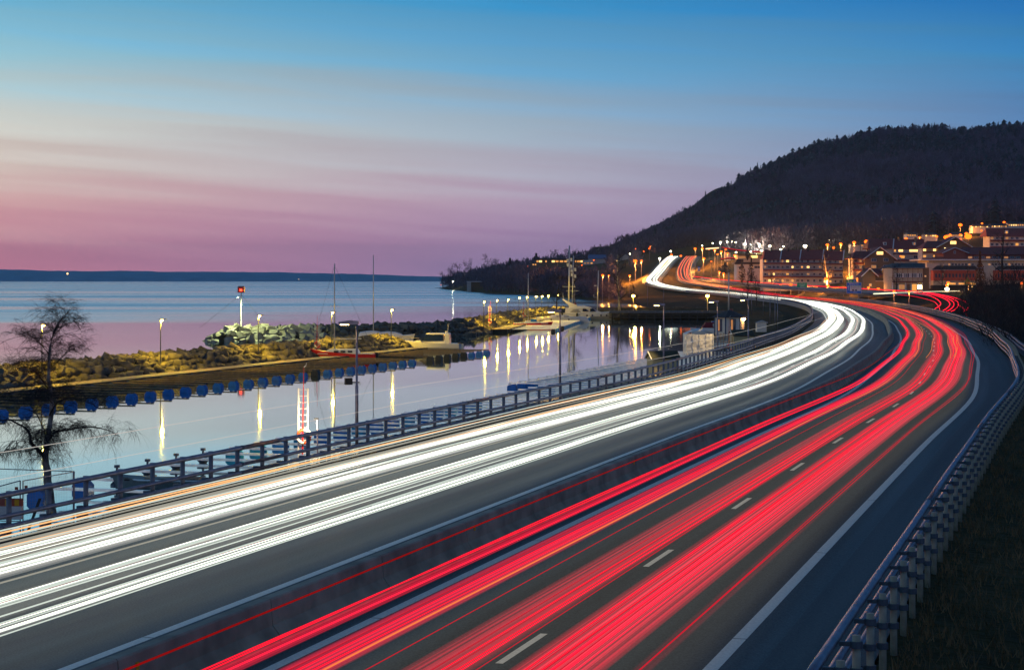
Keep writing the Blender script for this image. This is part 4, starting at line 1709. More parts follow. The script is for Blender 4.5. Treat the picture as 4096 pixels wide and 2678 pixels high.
loft_cabin(b, -4.4, 1.0, 3.2, 2.7, 2.5, 3.05, 1.8, 0.2, 0.8)
b.build('flybridge', M['white'], my)
b = MB()
b.prism([(-5.9, 4.5), (-5.5, 4.45), (-2.6, 3.2), (-2.6, 2.9), (-4.2, 2.9)], -1.35, -1.15)
b.prism([(-5.9, 4.5), (-5.5, 4.45), (-2.6, 3.2), (-2.6, 2.9), (-4.2, 2.9)], 1.15, 1.35)
b.box((-5.7, 0, 4.5), (0.5, 2.7, 0.10))
b.build('radar_arch', M['white'], my)
MB().tube([(-5.7, 0, 4.5), (-5.8, 0, 6.0)], 0.03, 5).build('antenna', M['white'], my)
for x0, x1 in ((-1.3, 0.2), (0.4, 1.9)):
    b = MB().add([(x0, -1.72, 1.75), (x1, -1.58, 1.75), (x1 - 0.8, -1.46, 2.4), (x0, -1.56, 2.4), (x0, -1.50, 1.75), (x1, -1.36, 1.75), (x1 - 0.8, -1.26, 2.4), (x0, -1.36, 2.4)],
                 [(0, 1, 2, 3), (4, 5, 6, 7), (0, 1, 5, 4), (1, 2, 6, 5), (2, 3, 7, 6), (3, 0, 4, 7)])
    b.build('side_window', M['dark_glass'], my)
for i in range(3):
    MB().box((-2.9, -1.78 + i * 0.04, 1.65 + i * 0.24), (2.4 - i * 0.5, 0.08, 0.09)).build('vent_slat', M['black'], my)
MB().box((-5.9, 0, 1.95), (1.5, 3.0, 1.0)).build('cockpit_enclosure', M['dark_glass'], my)
for x in (-0.3, 0.9, 2.9, 4.2, 5.6):
    b = MB().tube([(x, -2.04 + max(0, x - 2) * 0.22, 0.85), (x, -1.8 + max(0, x - 2) * 0.28, 0.85)], 0.2, 10)
    b.build('porthole', M['dark_glass'], my)
MB().tube([(1.8, -1.7, 2.25), (4.0, -1.3, 2.3), (6.3, -0.6, 2.4)], 0.03, 5).build('bow_rail', M['steel'], my)
for x, y_ in ((2.4, -1.6), (3.6, -1.4), (4.8, -1.05), (5.8, -0.75)):
    MB().tube([(x, y_, 1.4), (x + 0.2, y_, 2.32)], 0.02, 4).build('stanchion', M['steel'], my)
MB().tube([(-3.1, -1.2, 3.4), (-2.9, 1.2, 3.4)], 0.35, 6).build('canopy', M['canvas_red'], my)
for x in (-2.6, -6.0):
    MB().tube([(x, -2.2, 0.6), (x, -2.2, 1.4)], 0.22, 8).build('fender', M['black'], my)

# tall masts beyond the yacht
for (xb, xt, yt, yb, Y, r_, lbl) in [(2275, 2278, 982, 1210, 446, 0.20, 'thick pale telecom mast with antenna panels behind the motor yacht'), (2288, 2294, 1022, 1215, 452, 0.13, 'slender pale mast just right of the telecom mast'),
                                    (2389, 2394, 1081, 1238, 440, 0.13, 'pale mast with a small radar rising right of the motor yacht')]:
    p0, p1 = px(xb, yb, Y), px(xt, yt, Y)
    root = empty('tall_mast', (p0.x, p0.y, p0.z - 1), label=lbl, category='mast')
    h = p1.z - p0.z + 1
    lean = p1.x - p0.x
    MB().tube([(0, 0, 0), (lean, 0, h)], [r_, r_ * 0.8], 8).build('pole', M['mast'], root, smooth=True)
    if 'telecom' in lbl:
        for k, (dx_, z) in enumerate(((-0.45, h - 3.6), (0.42, h - 3.4), (-0.4, h - 4.6), (0.4, h - 5.0))):
            MB().box((lean + dx_, -0.1, z), (0.5, 0.4, 0.8)).build('antenna_panel', M['white_rough'], root)
        MB().box((lean * 0.5, -0.1, h * 0.33), (3.2, 0.1, 0.08)).build('spreader', M['mast'], root)
    elif 'radar' in lbl:
        MB().tube([(-0.2, 0, h * 0.65), (-0.75, 0, h * 0.65)], 0.12, 6).build('radar', M['white_rough'], root)
        MB().tube([(0, 0, h * 0.38), (-0.8, 0, h * 0.38), (-0.85, 0, h * 0.44)], 0.05, 5).build('bracket', M['mast'], root)

# open aluminium boat in the foreground
Y = 78.5
ab = empty('open_boat', (W(640, Y), Y, WL), math.pi + 0.02, label='grey aluminium open boat lying behind the left railing', category='rowing boat')
hull(4.1, 1.6, 0.55, mat('boat_aluminium', (0.16, 0.19, 0.19), 0.5, 0.5, 0.2, 3.0), parent=ab, rake=0.5, sheer=0.3)
MB().box((-0.15, 0, 0.62), (3.1, 1.1, 0.05)).build('floor', M['black'], ab)
for x in (-0.9, 0.4):
    MB().box((x, 0, 0.68), (0.3, 1.35, 0.06)).build('thwart', M['wood'], ab)
MB().tube([(1.9, 0.0, 0.72), (0.8, 0.74, 0.64), (-0.5, 0.80, 0.60), (-2.0, 0.62, 0.58)], 0.035, 5).build('gunwale', M['boom'], ab)

# boat with the burgundy canopy beside the cabin
Y = 292.0
bb = empty('canopy_boat', (W(2845, Y), Y, WL), math.pi, label='white motor boat with a burgundy canvas canopy beside the white cabin', category='motor boat')
hull(6.6, 2.5, 1.05, M['white'], parent=bb, rake=0.6)
b = MB()
loft_cabin(b, -2.6, 1.6, 2.2, 2.0, 1.05, 1.5, 0.3, 0.1, 0.9)
b.build('cabin', M['white'], bb)
b = MB()
loft_cabin(b, -1.4, 1.5, 2.1, 1.9, 1.5, 2.35, 0.6, 0.3, 0.85)
b.build('canopy', M['canvas_red'], bb)
MB().box((-0.6, 1.0, 1.9), (0.9, 0.16, 0.5)).build('canopy_window', M['pale'], bb)
MB().box((-0.5, 0.1, 2.45), (1.0, 0.8, 0.15)).build('blue_bundle', M['float_blue'], bb)

# boat wrapped in white sheeting on a scaffold
Y = 207.0
sb = empty('tarpaulin_shelter', (W(2800, Y), Y, -8.4), 0.0, label='boat shelter wrapped in white plastic sheeting on scaffolding, on the near pier', category='boat shelter')
g = 9
vs, fs = [], []
nrr = np.random.default_rng(2)
box_w, box_h, box_l = 3.0, 2.35, 4.2
for face in range(4):
    base = len(vs)
    for i in range(g):
        for j in range(g):
            u, v = i / (g - 1), j / (g - 1)
            j_ = nrr.uniform(-0.06, 0.06) if 0 < i < g - 1 and 0 < j < g - 1 else 0
            if face == 0:
                p = (-box_w / 2 + box_w * u, j_, box_h * v + 0.05 * math.sin(u * 9))
            elif face == 1:
                p = (-box_w / 2 + j_, box_l * u, box_h * v)
            elif face == 2:
                p = (box_w / 2 + j_, box_l * u, box_h * v)
            else:
                p = (-box_w / 2 + box_w * u, box_l * v, box_h + 0.45 * math.sin(u * math.pi) + 0.05 * math.sin(u * 9) * (1 - v) + j_)
            vs.append(p)
    for i in range(g - 1):
        for j in range(g - 1):
            fs.append((base + i * g + j, base + (i + 1) * g + j, base + (i + 1) * g + j + 1, base + i * g + j + 1))
MB().add(vs, fs).build('sheeting', M['tarp'], sb)
for i in range(5):
    MB().tube([(-1.5 + i * 0.75, -0.06, 0), (-1.5 + i * 0.75, -0.06, box_h)], 0.025, 5).build('scaffold_pole', M['white_rough'], sb)
for i in range(7):
    x = 1.7 + i * 0.32
    MB().tube([(x, 0.2, 0), (x, 0.2, 2.5)], 0.035, 5).build('scaffold_pole', M['wood_dark'], sb)
for z in (0.8, 1.5, 2.3):
    MB().tube([(1.6, 0.2, z), (3.9, 0.2, z)], 0.03, 5).build('scaffold_bar', M['wood_dark'], sb)

# ------------------------------------------------------------------ dock sheds and the harbour cabin
def shed(name, label, X, Y, zb, w, d, hw, hr, wall, roof, trim, rz=0.0, ridge='y'):
    root = empty(name, (X, Y, zb), rz, label=label, category='shed')
    b = MB()
    b.prism([(-w / 2, 0), (w / 2, 0), (w / 2, hw), (0, hw + hr - 0.05), (-w / 2, hw)], 0, d)
    b.build('wall', wall, root)
    k = int(hw / 0.2)
    brd = MB().box((0, -0.012, 0), (w + 0.01, 0.02, 0.17)).mesh('board', wall)
    for i in range(k):
        inst('board', brd, root, (0, 0, 0.1 + i * 0.2))
    for sg in (-1, 1):
        b = MB()
        o = 0.15
        x0, x1 = 0, sg * (w / 2 + o)
        z0, z1 = hw + hr, hw - hr * o / (w / 2)
        b.add([(x0, -o, z0), (x1, -o, z1), (x1, d + o, z1), (x0, d + o, z0), (x0, -o, z0 + 0.07), (x1, -o, z1 + 0.07), (x1, d + o, z1 + 0.07), (x0, d + o, z0 + 0.07)],
              [(0, 1, 2, 3), (7, 6, 5, 4), (0, 1, 5, 4), (1, 2, 6, 5), (2, 3, 7, 6), (3, 0, 4, 7)])
        b.build('roof', roof, root)
        b = MB().tube([(x0, -o - 0.03, z0 + 0.02), (x1, -o - 0.03, z1 + 0.02)], 0.06, 4)
        b.build('bargeboard', trim, root)
    return root


shed('dock_shed', 'pale yellow dock shed with dark green roof on the near pier left of the tarpaulin', W(2600, 166), 166, -8.4, 1.9, 2.4, 1.45, 0.0 + 0.55, M['yellowwall'], M['roofgreen'], M['white_rough'], R(-78))
shed('dock_shed', 'pale yellow shed with dark green roof right of the scaffolding', W(2925, 222), 222, -8.3, 2.2, 2.4, 1.7, 0.6, M['yellowwall'], M['roofgreen'], M['white_rough'], R(-80))
shed('grey_kiosk', 'narrow pale kiosk with a dark roof right of the white cabin', W(3047, 268), 268, -7.5, 1.35, 1.6, 1.35, 0.25, M['white_rough'], M['roofdark'], M['trimwhite'])

Y = 252.0
hc = empty('harbour_cabin', (W(2925, Y), Y + 2, -7.6), R(8), label='white six-sided harbour cabin with blue corner trim and black pyramid roof', category='cabin')
Rw = 2.05
ang = [R(90 + 60 * k + 30) for k in range(6)]
cor = [(Rw * math.cos(a), Rw * math.sin(a)) for a in ang]
b = MB().prism(cor, 0, 2.55, axis='z')
b.build('wall', M['white_rough'], hc)
for k in range(6):
    (x0, y0), (x1, y1) = cor[k], cor[(k + 1) % 6]
    mx_, my_ = (x0 + x1) / 2, (y0 + y1) / 2
    a = math.atan2(y1 - y0, x1 - x0)
    nx, ny = mx_ / math.hypot(mx_, my_), my_ / math.hypot(mx_, my_)
    if ny < 0.3:
        brd = MB().box((0, 0, 0), (math.hypot(x1 - x0, y1 - y0) - 0.12, 0.03, 0.16)).mesh('board', M['white_rough'])
        for i in range(12):
            inst('board', brd, hc, (mx_ + nx * 0.015, my_ + ny * 0.015, 0.14 + i * 0.2), a)
    MB().box((x0, y0, 1.27), (0.16, 0.16, 2.56), a).build('corner_trim', M['blueframe'], hc)
    if k in (1, 2, 4):
        fr = MB().box((0, 0, 0), (0.78, 0.08, 1.75), 0).build('window_frame', M['blueframe'], hc)
        fr.location = (mx_ + nx * 0.05, my_ + ny * 0.05, 1.45)
        fr.rotation_euler = (0, 0, a)
        for q in (-1, 1):
            inst('pane', MB().box((0, 0, 0), (0.27, 0.03, 1.5)).mesh('pane', M['e_dim'] if q < 0 else M['glass_sky']), fr, (q * 0.16, 0.04 if ny > 0 else 0.0, 0.0))
        for c in fr.children:
            c.location = (c.location.x, (0.05 if (math.cos(a) * ny - math.sin(a) * nx) > 0 else -0.05), 0)
    if k == 3:
        dr = MB().box((0, 0, 0), (0.85, 0.07, 2.0)).build('door', M['cream'], hc)
        dr.location = (mx_ + nx * 0.05, my_ + ny * 0.05, 1.05)
        dr.rotation_euler = (0, 0, a)
        bl_ = MB().ball((mx_ + nx * 0.3, my_ + ny * 0.3, 2.25), 0.17, 8, 5).build('wall_lamp', emat('cabin_lamp', (1, 0.5, 0.15), 60, 'NONE'), hc)
        plx = (mx_ + nx * 0.75, my_ + ny * 0.75, 2.1)
        ca, sa = math.cos(R(8)), math.sin(R(8))
        plight((hc.location.x + plx[0] * ca - plx[1] * sa, hc.location.y + plx[0] * sa + plx[1] * ca, hc.location.z + 2.2), (1, 0.5, 0.18), 160, 0.1, parent=None, name='cabin_lamp_light')
Rr = 2.55
rc_ = [(Rr * math.cos(a), Rr * math.sin(a)) for a in ang]
b = MB().add([(x, y, 2.56) for x, y in rc_] + [(0, 0, 3.55)] + [(x, y, 2.48) for x, y in rc_], [(k, (k + 1) % 6, 6) for k in range(6)] + [(12, 11, 10, 9, 8, 7)] + [(k, k + 7, (k + 1) % 6 + 7, (k + 1) % 6) for k in range(6)])
b.build('roof', M['roofdark'], hc)
MB().box((0.3, 0.1, 3.4), (0.35, 0.35, 0.5)).build('chimney', M['redbrick'], hc)

# ------------------------------------------------------------------ houses
class House:
    """built in metres at its own distance; sizes are read off at scale s metres per photo pixel"""

    def __init__(self, name, label, cat, x0, ybase, Y, group=None):
        self.s = Y / FP
        self.x0, self.yb = x0, ybase
        p = px(x0, ybase, Y)
        self.root = empty(name, (p.x, p.y, p.z), label=label, category=cat, group=group)

    def X(self, x):
        return (x - self.x0) * self.s

    def Z(self, y):
        return (self.yb - y) * self.s

    def block(self, x0, x1, y0, y1, d0, d1, m, name='wall', under=0.0):
        b = MB().box(((self.X(x0) + self.X(x1)) / 2, (d0 + d1) / 2, (self.Z(y0) - under + self.Z(y1)) / 2), (self.X(x1) - self.X(x0), d1 - d0, self.Z(y1) - self.Z(y0) + under))
        return b.build(name, m, self.root)

    def win(self, x, y, w, h, m, d=0.0, frame=None, name='window'):
        """x,y: centre in photo pixels, w,h in pixels"""
        fw, fh = w * self.s, h * self.s
        f = MB().box((0, 0, 0), (fw + 0.16, 0.10, fh + 0.16)).build(name, frame or M['trimwhite'], self.root)
        f.location = (self.X(x), d - 0.03, self.Z(y))
        n = 2 if w > h * 1.1 else 1
        for i in range(n):
            pw = fw / n - 0.06
            inst('pane', MB().box((0, 0, 0), (pw, 0.04, fh)).mesh('pane', m), f, ((i - (n - 1) / 2) * fw / n, -0.05, 0))
        return f

    def gable_front(self, x0, x1, yeave, xpk, ypk, d0, d1, wall, roof, over=0.5, trim=None, y0=None, name='wall'):
        y0 = self.yb if y0 is None else y0
        o = [(self.X(x0), self.Z(y0) - 3), (self.X(x1), self.Z(y0) - 3), (self.X(x1), self.Z(yeave)), (self.X(xpk), self.Z(ypk) - 0.1), (self.X(x0), self.Z(yeave))]
        MB().prism(o, d0, d1).build(name, wall, self.root)
        for sx in (x0, x1):
            pk = Vector((self.X(xpk), self.Z(ypk)))
            ev = Vector((self.X(sx), self.Z(yeave)))
            e2 = ev + (ev - pk).normalized() * over
            b = MB()
            t = 0.22
            b.add([(pk.x, d0 - over, pk.y), (e2.x, d0 - over, e2.y), (e2.x, d1, e2.y), (pk.x, d1, pk.y), (pk.x, d0 - over, pk.y + t), (e2.x, d0 - over, e2.y + t), (e2.x, d1, e2.y + t), (pk.x, d1, pk.y + t)],
                  [(0, 1, 2, 3), (7, 6, 5, 4), (0, 1, 5, 4), (1, 2, 6, 5), (2, 3, 7, 6), (3, 0, 4, 7)])
            b.build('roof', roof, self.root)
            if trim:
                MB().tube([(pk.x, d0 - over - 0.05, pk.y + 0.1), (e2.x, d0 - over - 0.05, e2.y + 0.1)], 0.15, 4).build('bargeboard', trim, self.root)

    def roof_front(self, x0, x1, yeave, yridge, depth, m, over=0.6, lean=0, name='roof'):
        """roof slope facing the road; ridge runs left-right"""
        a0, a1 = self.X(x0), self.X(x1)
        ze, zr = self.Z(yeave), self.Z(yridge)
        lx = lean * self.s
        b = MB()
        t = 0.2
        P_ = [(a0, -over, ze), (a1, -over, ze), (a1 + lx, depth / 2, zr), (a0 + lx, depth / 2, zr), (a1, depth + over, ze), (a0, depth + over, ze)]
        b.add(P_ + [(p[0], p[1], p[2] - t) for p in P_], [(0, 1, 2, 3), (3, 2, 4, 5), (0, 3, 5), (1, 4, 2), (6, 9, 8, 7), (9, 11, 10, 8), (0, 1, 7, 6), (5, 4, 10, 11)])
        return b.build(name, m, self.root)


random.seed(5)
rw = random.Random(21)

# long terrace of balconied flats
h = House('apartment_terrace', 'long pale apartment terrace with red roofs in steps and rows of dark red balconies', 'apartment building', 3052, 1134, 785)
seg = [(3052, 3121, 0), (3121, 3199, 0), (3199, 3290, 0), (3290, 3372, 3)]
for i, (a, b_, dz) in enumerate(seg):
    h.block(a, b_ - 0.5, 1134, 1036 + dz, 0.02 * i, 10, M['pale'], under=3)
    h.roof_front(a, b_ - 3, 1038 + dz, 998 + dz, 10, M['roofred'], lean=14)
    MB().tube([(h.X(b_ - 1), -0.7, h.Z(1037 + dz)), (h.X(b_ + 13), 5, h.Z(997 + dz))], 0.22, 4).build('parapet', M['trimwhite'], h.root)
    h.block(a + 35, a + 42, 1004, 990, 4, 5.2, M['roofdark'], 'chimney')
    for k, yy in enumerate((1052, 1079, 1106)):
        y_ = yy + dz
        h.block(a, b_ - 1, y_ + 3.5, y_ - 1.5, -1.5, 0, M['balcony'], 'balcony')
        h.block(a, b_ - 1, y_ - 2.5, y_ - 3.3, -1.5, -1.42, M['steel_dark'], 'balcony_rail')
        h.block(a, b_ - 1, y_ - 7.5, y_ - 8.2, -1.5, -1.42, M['steel_dark'], 'balcony_rail')
    for k, yy in enumerate((1044, 1068, 1096, 1122)):
        for j in range(4):
            x = a + 9 + j * (b_ - a - 18) / 3
            q = rw.random()
            m_ = M['e_win2'] if q < 0.09 else M['e_win'] if q < 0.19 else M['e_dim'] if q < 0.32 else M['glass_sky']
            h.win(x, yy + dz, 11 if j % 2 else 8, 8 if yy != 1122 else 9, m_)
# gable-ended brown block
h = House('gabled_block', 'tall brown brick block with a lit arched gable window and a white-edged red roof', 'apartment building', 3460, 1092, 700)
h.gable_front(3459, 3577, 1032, 3519, 989, 0, 12, M['brick'], M['roofred'], over=1.2, trim=M['trimwhite'])
h.win(3519.5, 1012, 26, 12, M['e_win2'], frame=M['trimwhite'])
for x, y, m_ in ((3495, 1039.5, M['glass_sky']), (3543, 1039, M['glass_sky']), (3495, 1066, M['e_dim']), (3543, 1066, M['glass_sky'])):
    h.win(x, y, 19, 11, m_)
h.block(3415, 3459, 1092, 1031, 3, 11, M['pale'], under=4)
h.roof_front(3405, 3475, 1033, 1003, 13, M['roofred'], lean=30)
for y in (1053, 1080):
    h.block(3416, 3460, y + 3, y - 3, 1.6, 3, M['balcony'], 'balcony')
for y in (1043, 1068):
    for x in (3428, 3448):
        h.win(x, y, 10, 10, M['e_dim'] if x == 3448 else M['glass_sky'], d=3)
h.block(3446, 3455, 1030, 1004, 5, 7, M['brick'], 'chimney')
# low house with white bargeboards
h = House('gabled_house', 'brown house with steep white bargeboards and red roof next to the blue road sign', 'house', 3440, 1152, 610)
h.gable_front(3452, 3502, 1098, 3477, 1074, 0, 9, M['brick'], M['roofred'], over=1.1, trim=M['trimwhite'])
h.block(3502, 3566, 1152, 1099, 2, 9, M['brick'], under=3)
h.roof_front(3496, 3568, 1100, 1074, 11, M['roofred'])
h.gable_front(3530, 3553, 1078, 3541, 1067, 1.0, 5, M['brick'], M['roofred'], over=0.5, trim=M['trimwhite'], y0=1082)
h.block(3503, 3566, 1121, 1112, 0.6, 2, M['roofdark'], 'veranda_rail')
h.block(3503, 3566, 1125, 1123.5, 0.5, 2, M['trimwhite'], 'veranda_edge')
h.win(3551, 1125.5, 20, 3.5, M['e_win2'], d=0.48)
h.win(3481, 1139, 9, 9, M['e_win'])
h.block(3460, 3466, 1098, 1060, 3, 4.5, M['brick'], 'chimney')
# cream clinic building
h = House('cream_building', 'cream panelled building with dark roof and a brightly lit ground floor doorway', 'public building', 3570, 1166, 572)
h.block(3570, 3693, 1128, 1072, 0, 14, M['cream'])
h.block(3571.5, 3691.5, 1166, 1128.5, 0.9, 14, M['cream'], 'ground_floor', under=2)
h.block(3693.3, 3718, 1166, 1070, 0.6, 14, M['brick'], 'side_wall', under=2)
h.roof_front(3566, 3700, 1071, 1051, 17, M['roofdark'], lean=24)
h.block(3568, 3697, 1072.5, 1070, -0.5, -0.1, M['trimwhite'], 'fascia')
h.block(3570, 3693, 1128.3, 1124.5, -0.12, 0, M['balcony'], 'string_course')
for x in (3571, 3592, 3611, 3631, 3651, 3672, 3692):
    h.block(x - 0.8, x + 0.8, 1124, 1073, -0.08, 0, M['redbrick'], 'panel_joint')
h.block(3570, 3693, 1111, 1110, -0.07, 0, M['redbrick'], 'panel_joint')
for j in range(15):
    h.win(3583 + j * 7.3, 1101, 5.2, 15, M['glass_sky'] if j % 4 else M['pale'])
h.win(3608, 1147, 26, 18, M['e_dim'], d=0.88)
h.win(3636, 1148, 13, 24, M['brick'], d=0.88)
h.win(3660, 1149, 20, 26, M['e_win'], d=0.88)
h.win(3680, 1147.5, 19, 15, emat('doorway_light', (1, 0.72, 0.32), 14, 'NONE'), d=0.86)
for x in (3572, 3595, 3624, 3646, 3670, 3691):
    h.block(x - 1.5, x + 1.5, 1166, 1128.8, 0.3, 0.85, M['white_rough'], 'pillar')
h.win(3703, 1104, 6, 5, M['e_win'], d=0.58)
# long white flat-roofed building with red annexes
h = House('long_white_building', 'long flat-roofed white building with red clad annexes and a band of small windows', 'public building', 3717, 1166, 640)
h.block(3719, 4260, 1166, 1048, 4, 20, M['pale'], under=3)
h.block(3690, 4262, 1040.5, 1036, 2, 21, M['trimwhite'], 'flat_roof')
h.block(3722, 4262, 1047.5, 1041, 3, 20, M['cream'], 'eaves_band')
h.block(3754, 3796, 1037, 1026, 6, 10, M['redbrick'], 'roof_plant')
for j in range(27):
    x = 3808 + j * 13.4
    if 3905 < x < 3960:
        continue
    h.win(x, 1057, 9, 8, M['glass_sky'] if j % 6 else M['e_dim'], d=4)
for (a, b_) in ((3734, 3907), (3984, 4260)):
    h.block(a, b_, 1122, 1080.5, 0, 4, M['redwall'], 'annexe')
    h.block(a, b_, 1140, 1122.4, 0.3, 4, M['cream'], 'annexe_base')
    h.block(a - 2, b_, 1166, 1140.3, 0.8, 4, M['black'], 'dark_ground_floor', under=3)
    b = MB()
    b.add([(h.X(a - 8), -0.8, h.Z(1079)), (h.X(b_ + 4), -0.8, h.Z(1079)), (h.X(b_ + 4), 4, h.Z(1064)), (h.X(a + 24), 4, h.Z(1064)),
           (h.X(a - 8), -0.8, h.Z(1077)), (h.X(b_ + 4), -0.8, h.Z(1077)), (h.X(b_ + 4), 4, h.Z(1062)), (h.X(a + 24), 4, h.Z(1062))],
          [(0, 1, 2, 3), (7, 6, 5, 4), (0, 1, 5, 4), (1, 2, 6, 5), (2, 3, 7, 6), (3, 0, 4, 7)])
    b.build('annexe_roof', M['roofdark'], h.root)
    h.block(a - 8, b_ + 4, 1080.3, 1079.2, -0.9, 0.1, M['trimwhite'], 'gutter')
    n_w = int((b_ - a - 6) / 13.6)
    for j in range(n_w):
        h.win(a + 10 + j * 13.6, 1101.5, 8, 15, M['glass_sky'], frame=M['redwall'])
for (a, b_) in ((3797, 3823), (3835, 3860), (3880, 3903), (3700, 3712)):
    if a > 3730:
        h.win((a + b_) / 2, 1134, b_ - a, 7, M['e_win'], d=0.28)
h.win(3891, 1148, 5, 10, M['e_win2'], d=0.78)
# brick house with long red roof
h = House('brick_hall', 'red brick gabled hall with a long red roof, above the long white building', 'public building', 3773, 1038, 690)
h.gable_front(3774, 3866, 1010, 3818, 991, 0, 14, M['redbrick'], M['roofred'], over=0.8, trim=M['trimwhite'])
h.win(3819, 1008, 6, 10, M['glass_sky'])
h.block(3866.5, 4230, 1038, 1016, 0.6, 13, M['redbrick'], under=2)
h.roof_front(3862, 4235, 1017, 987, 14, M['roofred'])
h.block(3867, 4232, 1018.5, 1016, -0.3, 0, M['trimwhite'], 'fascia')
for j in range(9):
    h.win(3882 + j * 24, 1029, 16, 7, M['e_dim'] if j % 3 == 0 else M['glass_sky'], d=0.58)
# second gabled block with lit windows
h = House('gabled_block', 'brown gabled block with two brightly lit windows under the cluster of orange street lamps', 'apartment building', 3753, 1040, 745)
h.gable_front(3753, 3880, 985, 3820, 948, 0, 12, M['brick'], M['roofred'], over=1.3, trim=M['trimwhite'])
h.win(3813, 970, 24, 12, M['e_win2'])
h.win(3788, 997, 21, 11, emat('gable_window_light', (1, 0.75, 0.3), 9, 'NONE'))
h.block(3695, 3753, 1040, 990, 3, 11, M['pale'], under=3)
h.roof_front(3690, 3762, 992, 962, 13, M['roofred'], lean=32)
for y in (1008, 1035):
    h.block(3696, 3753, y + 3, y - 3, 1.5, 3, M['balcony'], 'balcony')
for y, mm in ((999, M['e_win2']), (1024, M['e_win'])):
    for x in (3705, 3725, 3745):
        h.win(x, y, 12, 9, mm if x != 3725 else M['pale'], d=3)
# balconied block behind the clinic
h = House('apartment_block', 'balconied apartment block with red roof and two dormers, one storey brightly lit', 'apartment building', 3572, 1062, 800)
h.block(3572, 3698, 1062, 994, 0, 11, M['pale'], under=3)
h.roof_front(3571, 3700, 996, 955, 12, M['roofred'], lean=8)
h.block(3500, 3571, 1062, 992, 0.4, 11, M['pale'], under=3)
h.roof_front(3470, 3569, 994, 953, 12, M['roofred'], lean=14)
MB().tube([(h.X(3571), -0.7, h.Z(995)), (h.X(3587), 6, h.Z(954))], 0.25, 4).build('parapet', M['trimwhite'], h.root)
for x in (3543, 3661):
    h.block(x - 6, x + 6, 980, 968, 1.6, 4, M['white_rough'], 'dormer')
    h.win(x, 974, 7, 8, M['e_dim'] if x > 3600 else M['glass_sky'], d=1.6)
for y in (1014, 1040):
    h.block(3572, 3698, y + 3.5, y - 2.5, -1.5, 0, M['balcony'], 'balcony')
    h.block(3572, 3698, y - 6, y - 6.8, -1.5, -1.4, M['steel_dark'], 'balcony_rail')
h.block(3574, 3696, 1017.8, 1017, -1.56, -1.4, M['trimwhite'], 'balcony_edge')
for x, w, mm in ((3580, 8, 'e_win'), (3603, 18, 'e_win2'), (3627, 20, 'pale'), (3650, 26, 'e_win2'), (3674, 22, 'e_win2'), (3690, 7, 'e_win')):
    h.win(x, 1002, w, 9, M[mm])
for x, mm in ((3590, 'pale'), (3611, 'e_win'), (3635, 'pale'), (3662, 'glass_sky'), (3684, 'e_dim')):
    h.win(x, 1027, 15, 11, M[mm])
for x in (3602, 3668):
    h.block(x, x + 8, 965, 948, 4, 5.5, M['brick'], 'chimney')
# upper right block
h = House('apartment_block', 'upper balconied apartment block with dark red roof at the edge of the hillside forest', 'apartment building', 3958, 1000, 880)
h.block(3958, 4200, 1000, 942, 0, 12, M['pale'], under=4)
h.roof_front(3945, 4210, 945, 911, 13, M['roofred'], lean=12)
h.block(4024, 4038, 936, 920, 2, 5, M['white_rough'], 'dormer')
h.win(4031, 929, 8, 9, M['e_win'], d=2)
for y in (962, 988):
    h.block(3959, 4198, y + 3.5, y - 3, -1.5, 0, M['balcony'], 'balcony')
for j in range(11):
    h.win(3968 + j * 20, 952, 12, 9, M['e_dim'] if j in (0, 3, 7) else M['glass_sky'] if j % 3 else M['pale'])
    h.win(3968 + j * 20, 977, 12, 10, M['e_win'] if j == 5 else M['glass_sky'])
# rows of low houses on the slope, mostly lit windows
for (x0, x1, yb, yt, Y, lb_) in ((3628, 3672, 946, 936, 930, 'low lit row house left of the upper street lamps'), (3700, 3750, 948, 938, 930, 'low pale row house with a shallow roof among the upper street lamps'),
                                 (3805, 3850, 947, 936, 930, 'low white row house beneath the tall pole on the slope'), (3890, 3960, 910, 903, 1000, 'highest lit house left of the upper apartment block'),
                                 (3965, 4030, 910, 901, 1000, 'highest row house in the middle of the top row of lights'), (4032, 4100, 908, 893, 1000, 'lit flat house at the top right edge by the forest'),
                                 (3405, 3440, 990, 978, 960, 'low white house with bright windows below the first orange lamps'), (3443, 3466, 988, 976, 960, 'small white house beside the fourth orange lamp')):
    h = House('row_house', lb_, 'house', x0, yb, Y)
    h.block(x0, x1, yb, yt, 0, 8, M['pale'], under=3)
    h.roof_front(x0 - 1, x1 + 1, yt + 0.5, yt - 7, 9, M['roofdark'], lean=3)
    n_w = max(2, int((x1 - x0) / 9))
    for j in range(n_w):
        h.win(x0 + 5 + j * 9, (yb + yt) / 2 - 0.5, 5.5, 5, rw.choice([M['e_win'], M['e_win2'], M['e_dim'], M['e_win']]))
# pale houses left of the terrace
h = House('white_house', 'white modern house with dark flat roof left of the balconied terrace', 'house', 2940, 1086, 830)
h.block(2946, 3050, 1086, 1056, 0, 9, M['pale'], under=4)
h.block(2938, 3052, 1056.5, 1048, -1, 10, M['roofdark'], 'flat_roof')
h.block(2946, 2975, 1047.5, 1036, 1, 9, M['roofdark'], 'upper_storey')
h.win(3030, 1068, 26, 10, M['glass_sky'])
h.win(3010, 1068, 8, 9, M['e_dim'])
h.win(2965, 1070, 22, 9, M['glass_sky'])
h = House('lit_hall', 'long low hall with yellow lit front beside the distant petrol station lights', 'hall', 2950, 1034, 930)
h.block(2950, 3050, 1034, 1019, 0, 9, M['cream'], under=3)
h.block(2948, 3052, 1019, 1016, -2, 9, M['roofdark'], 'flat_roof')
h.block(3004, 3030, 1031, 1022, -0.1, 0, M['e_win2'], 'lit_front')
h.block(2952, 3000, 1032, 1025, -0.1, 0, M['e_dim'], 'lit_front')
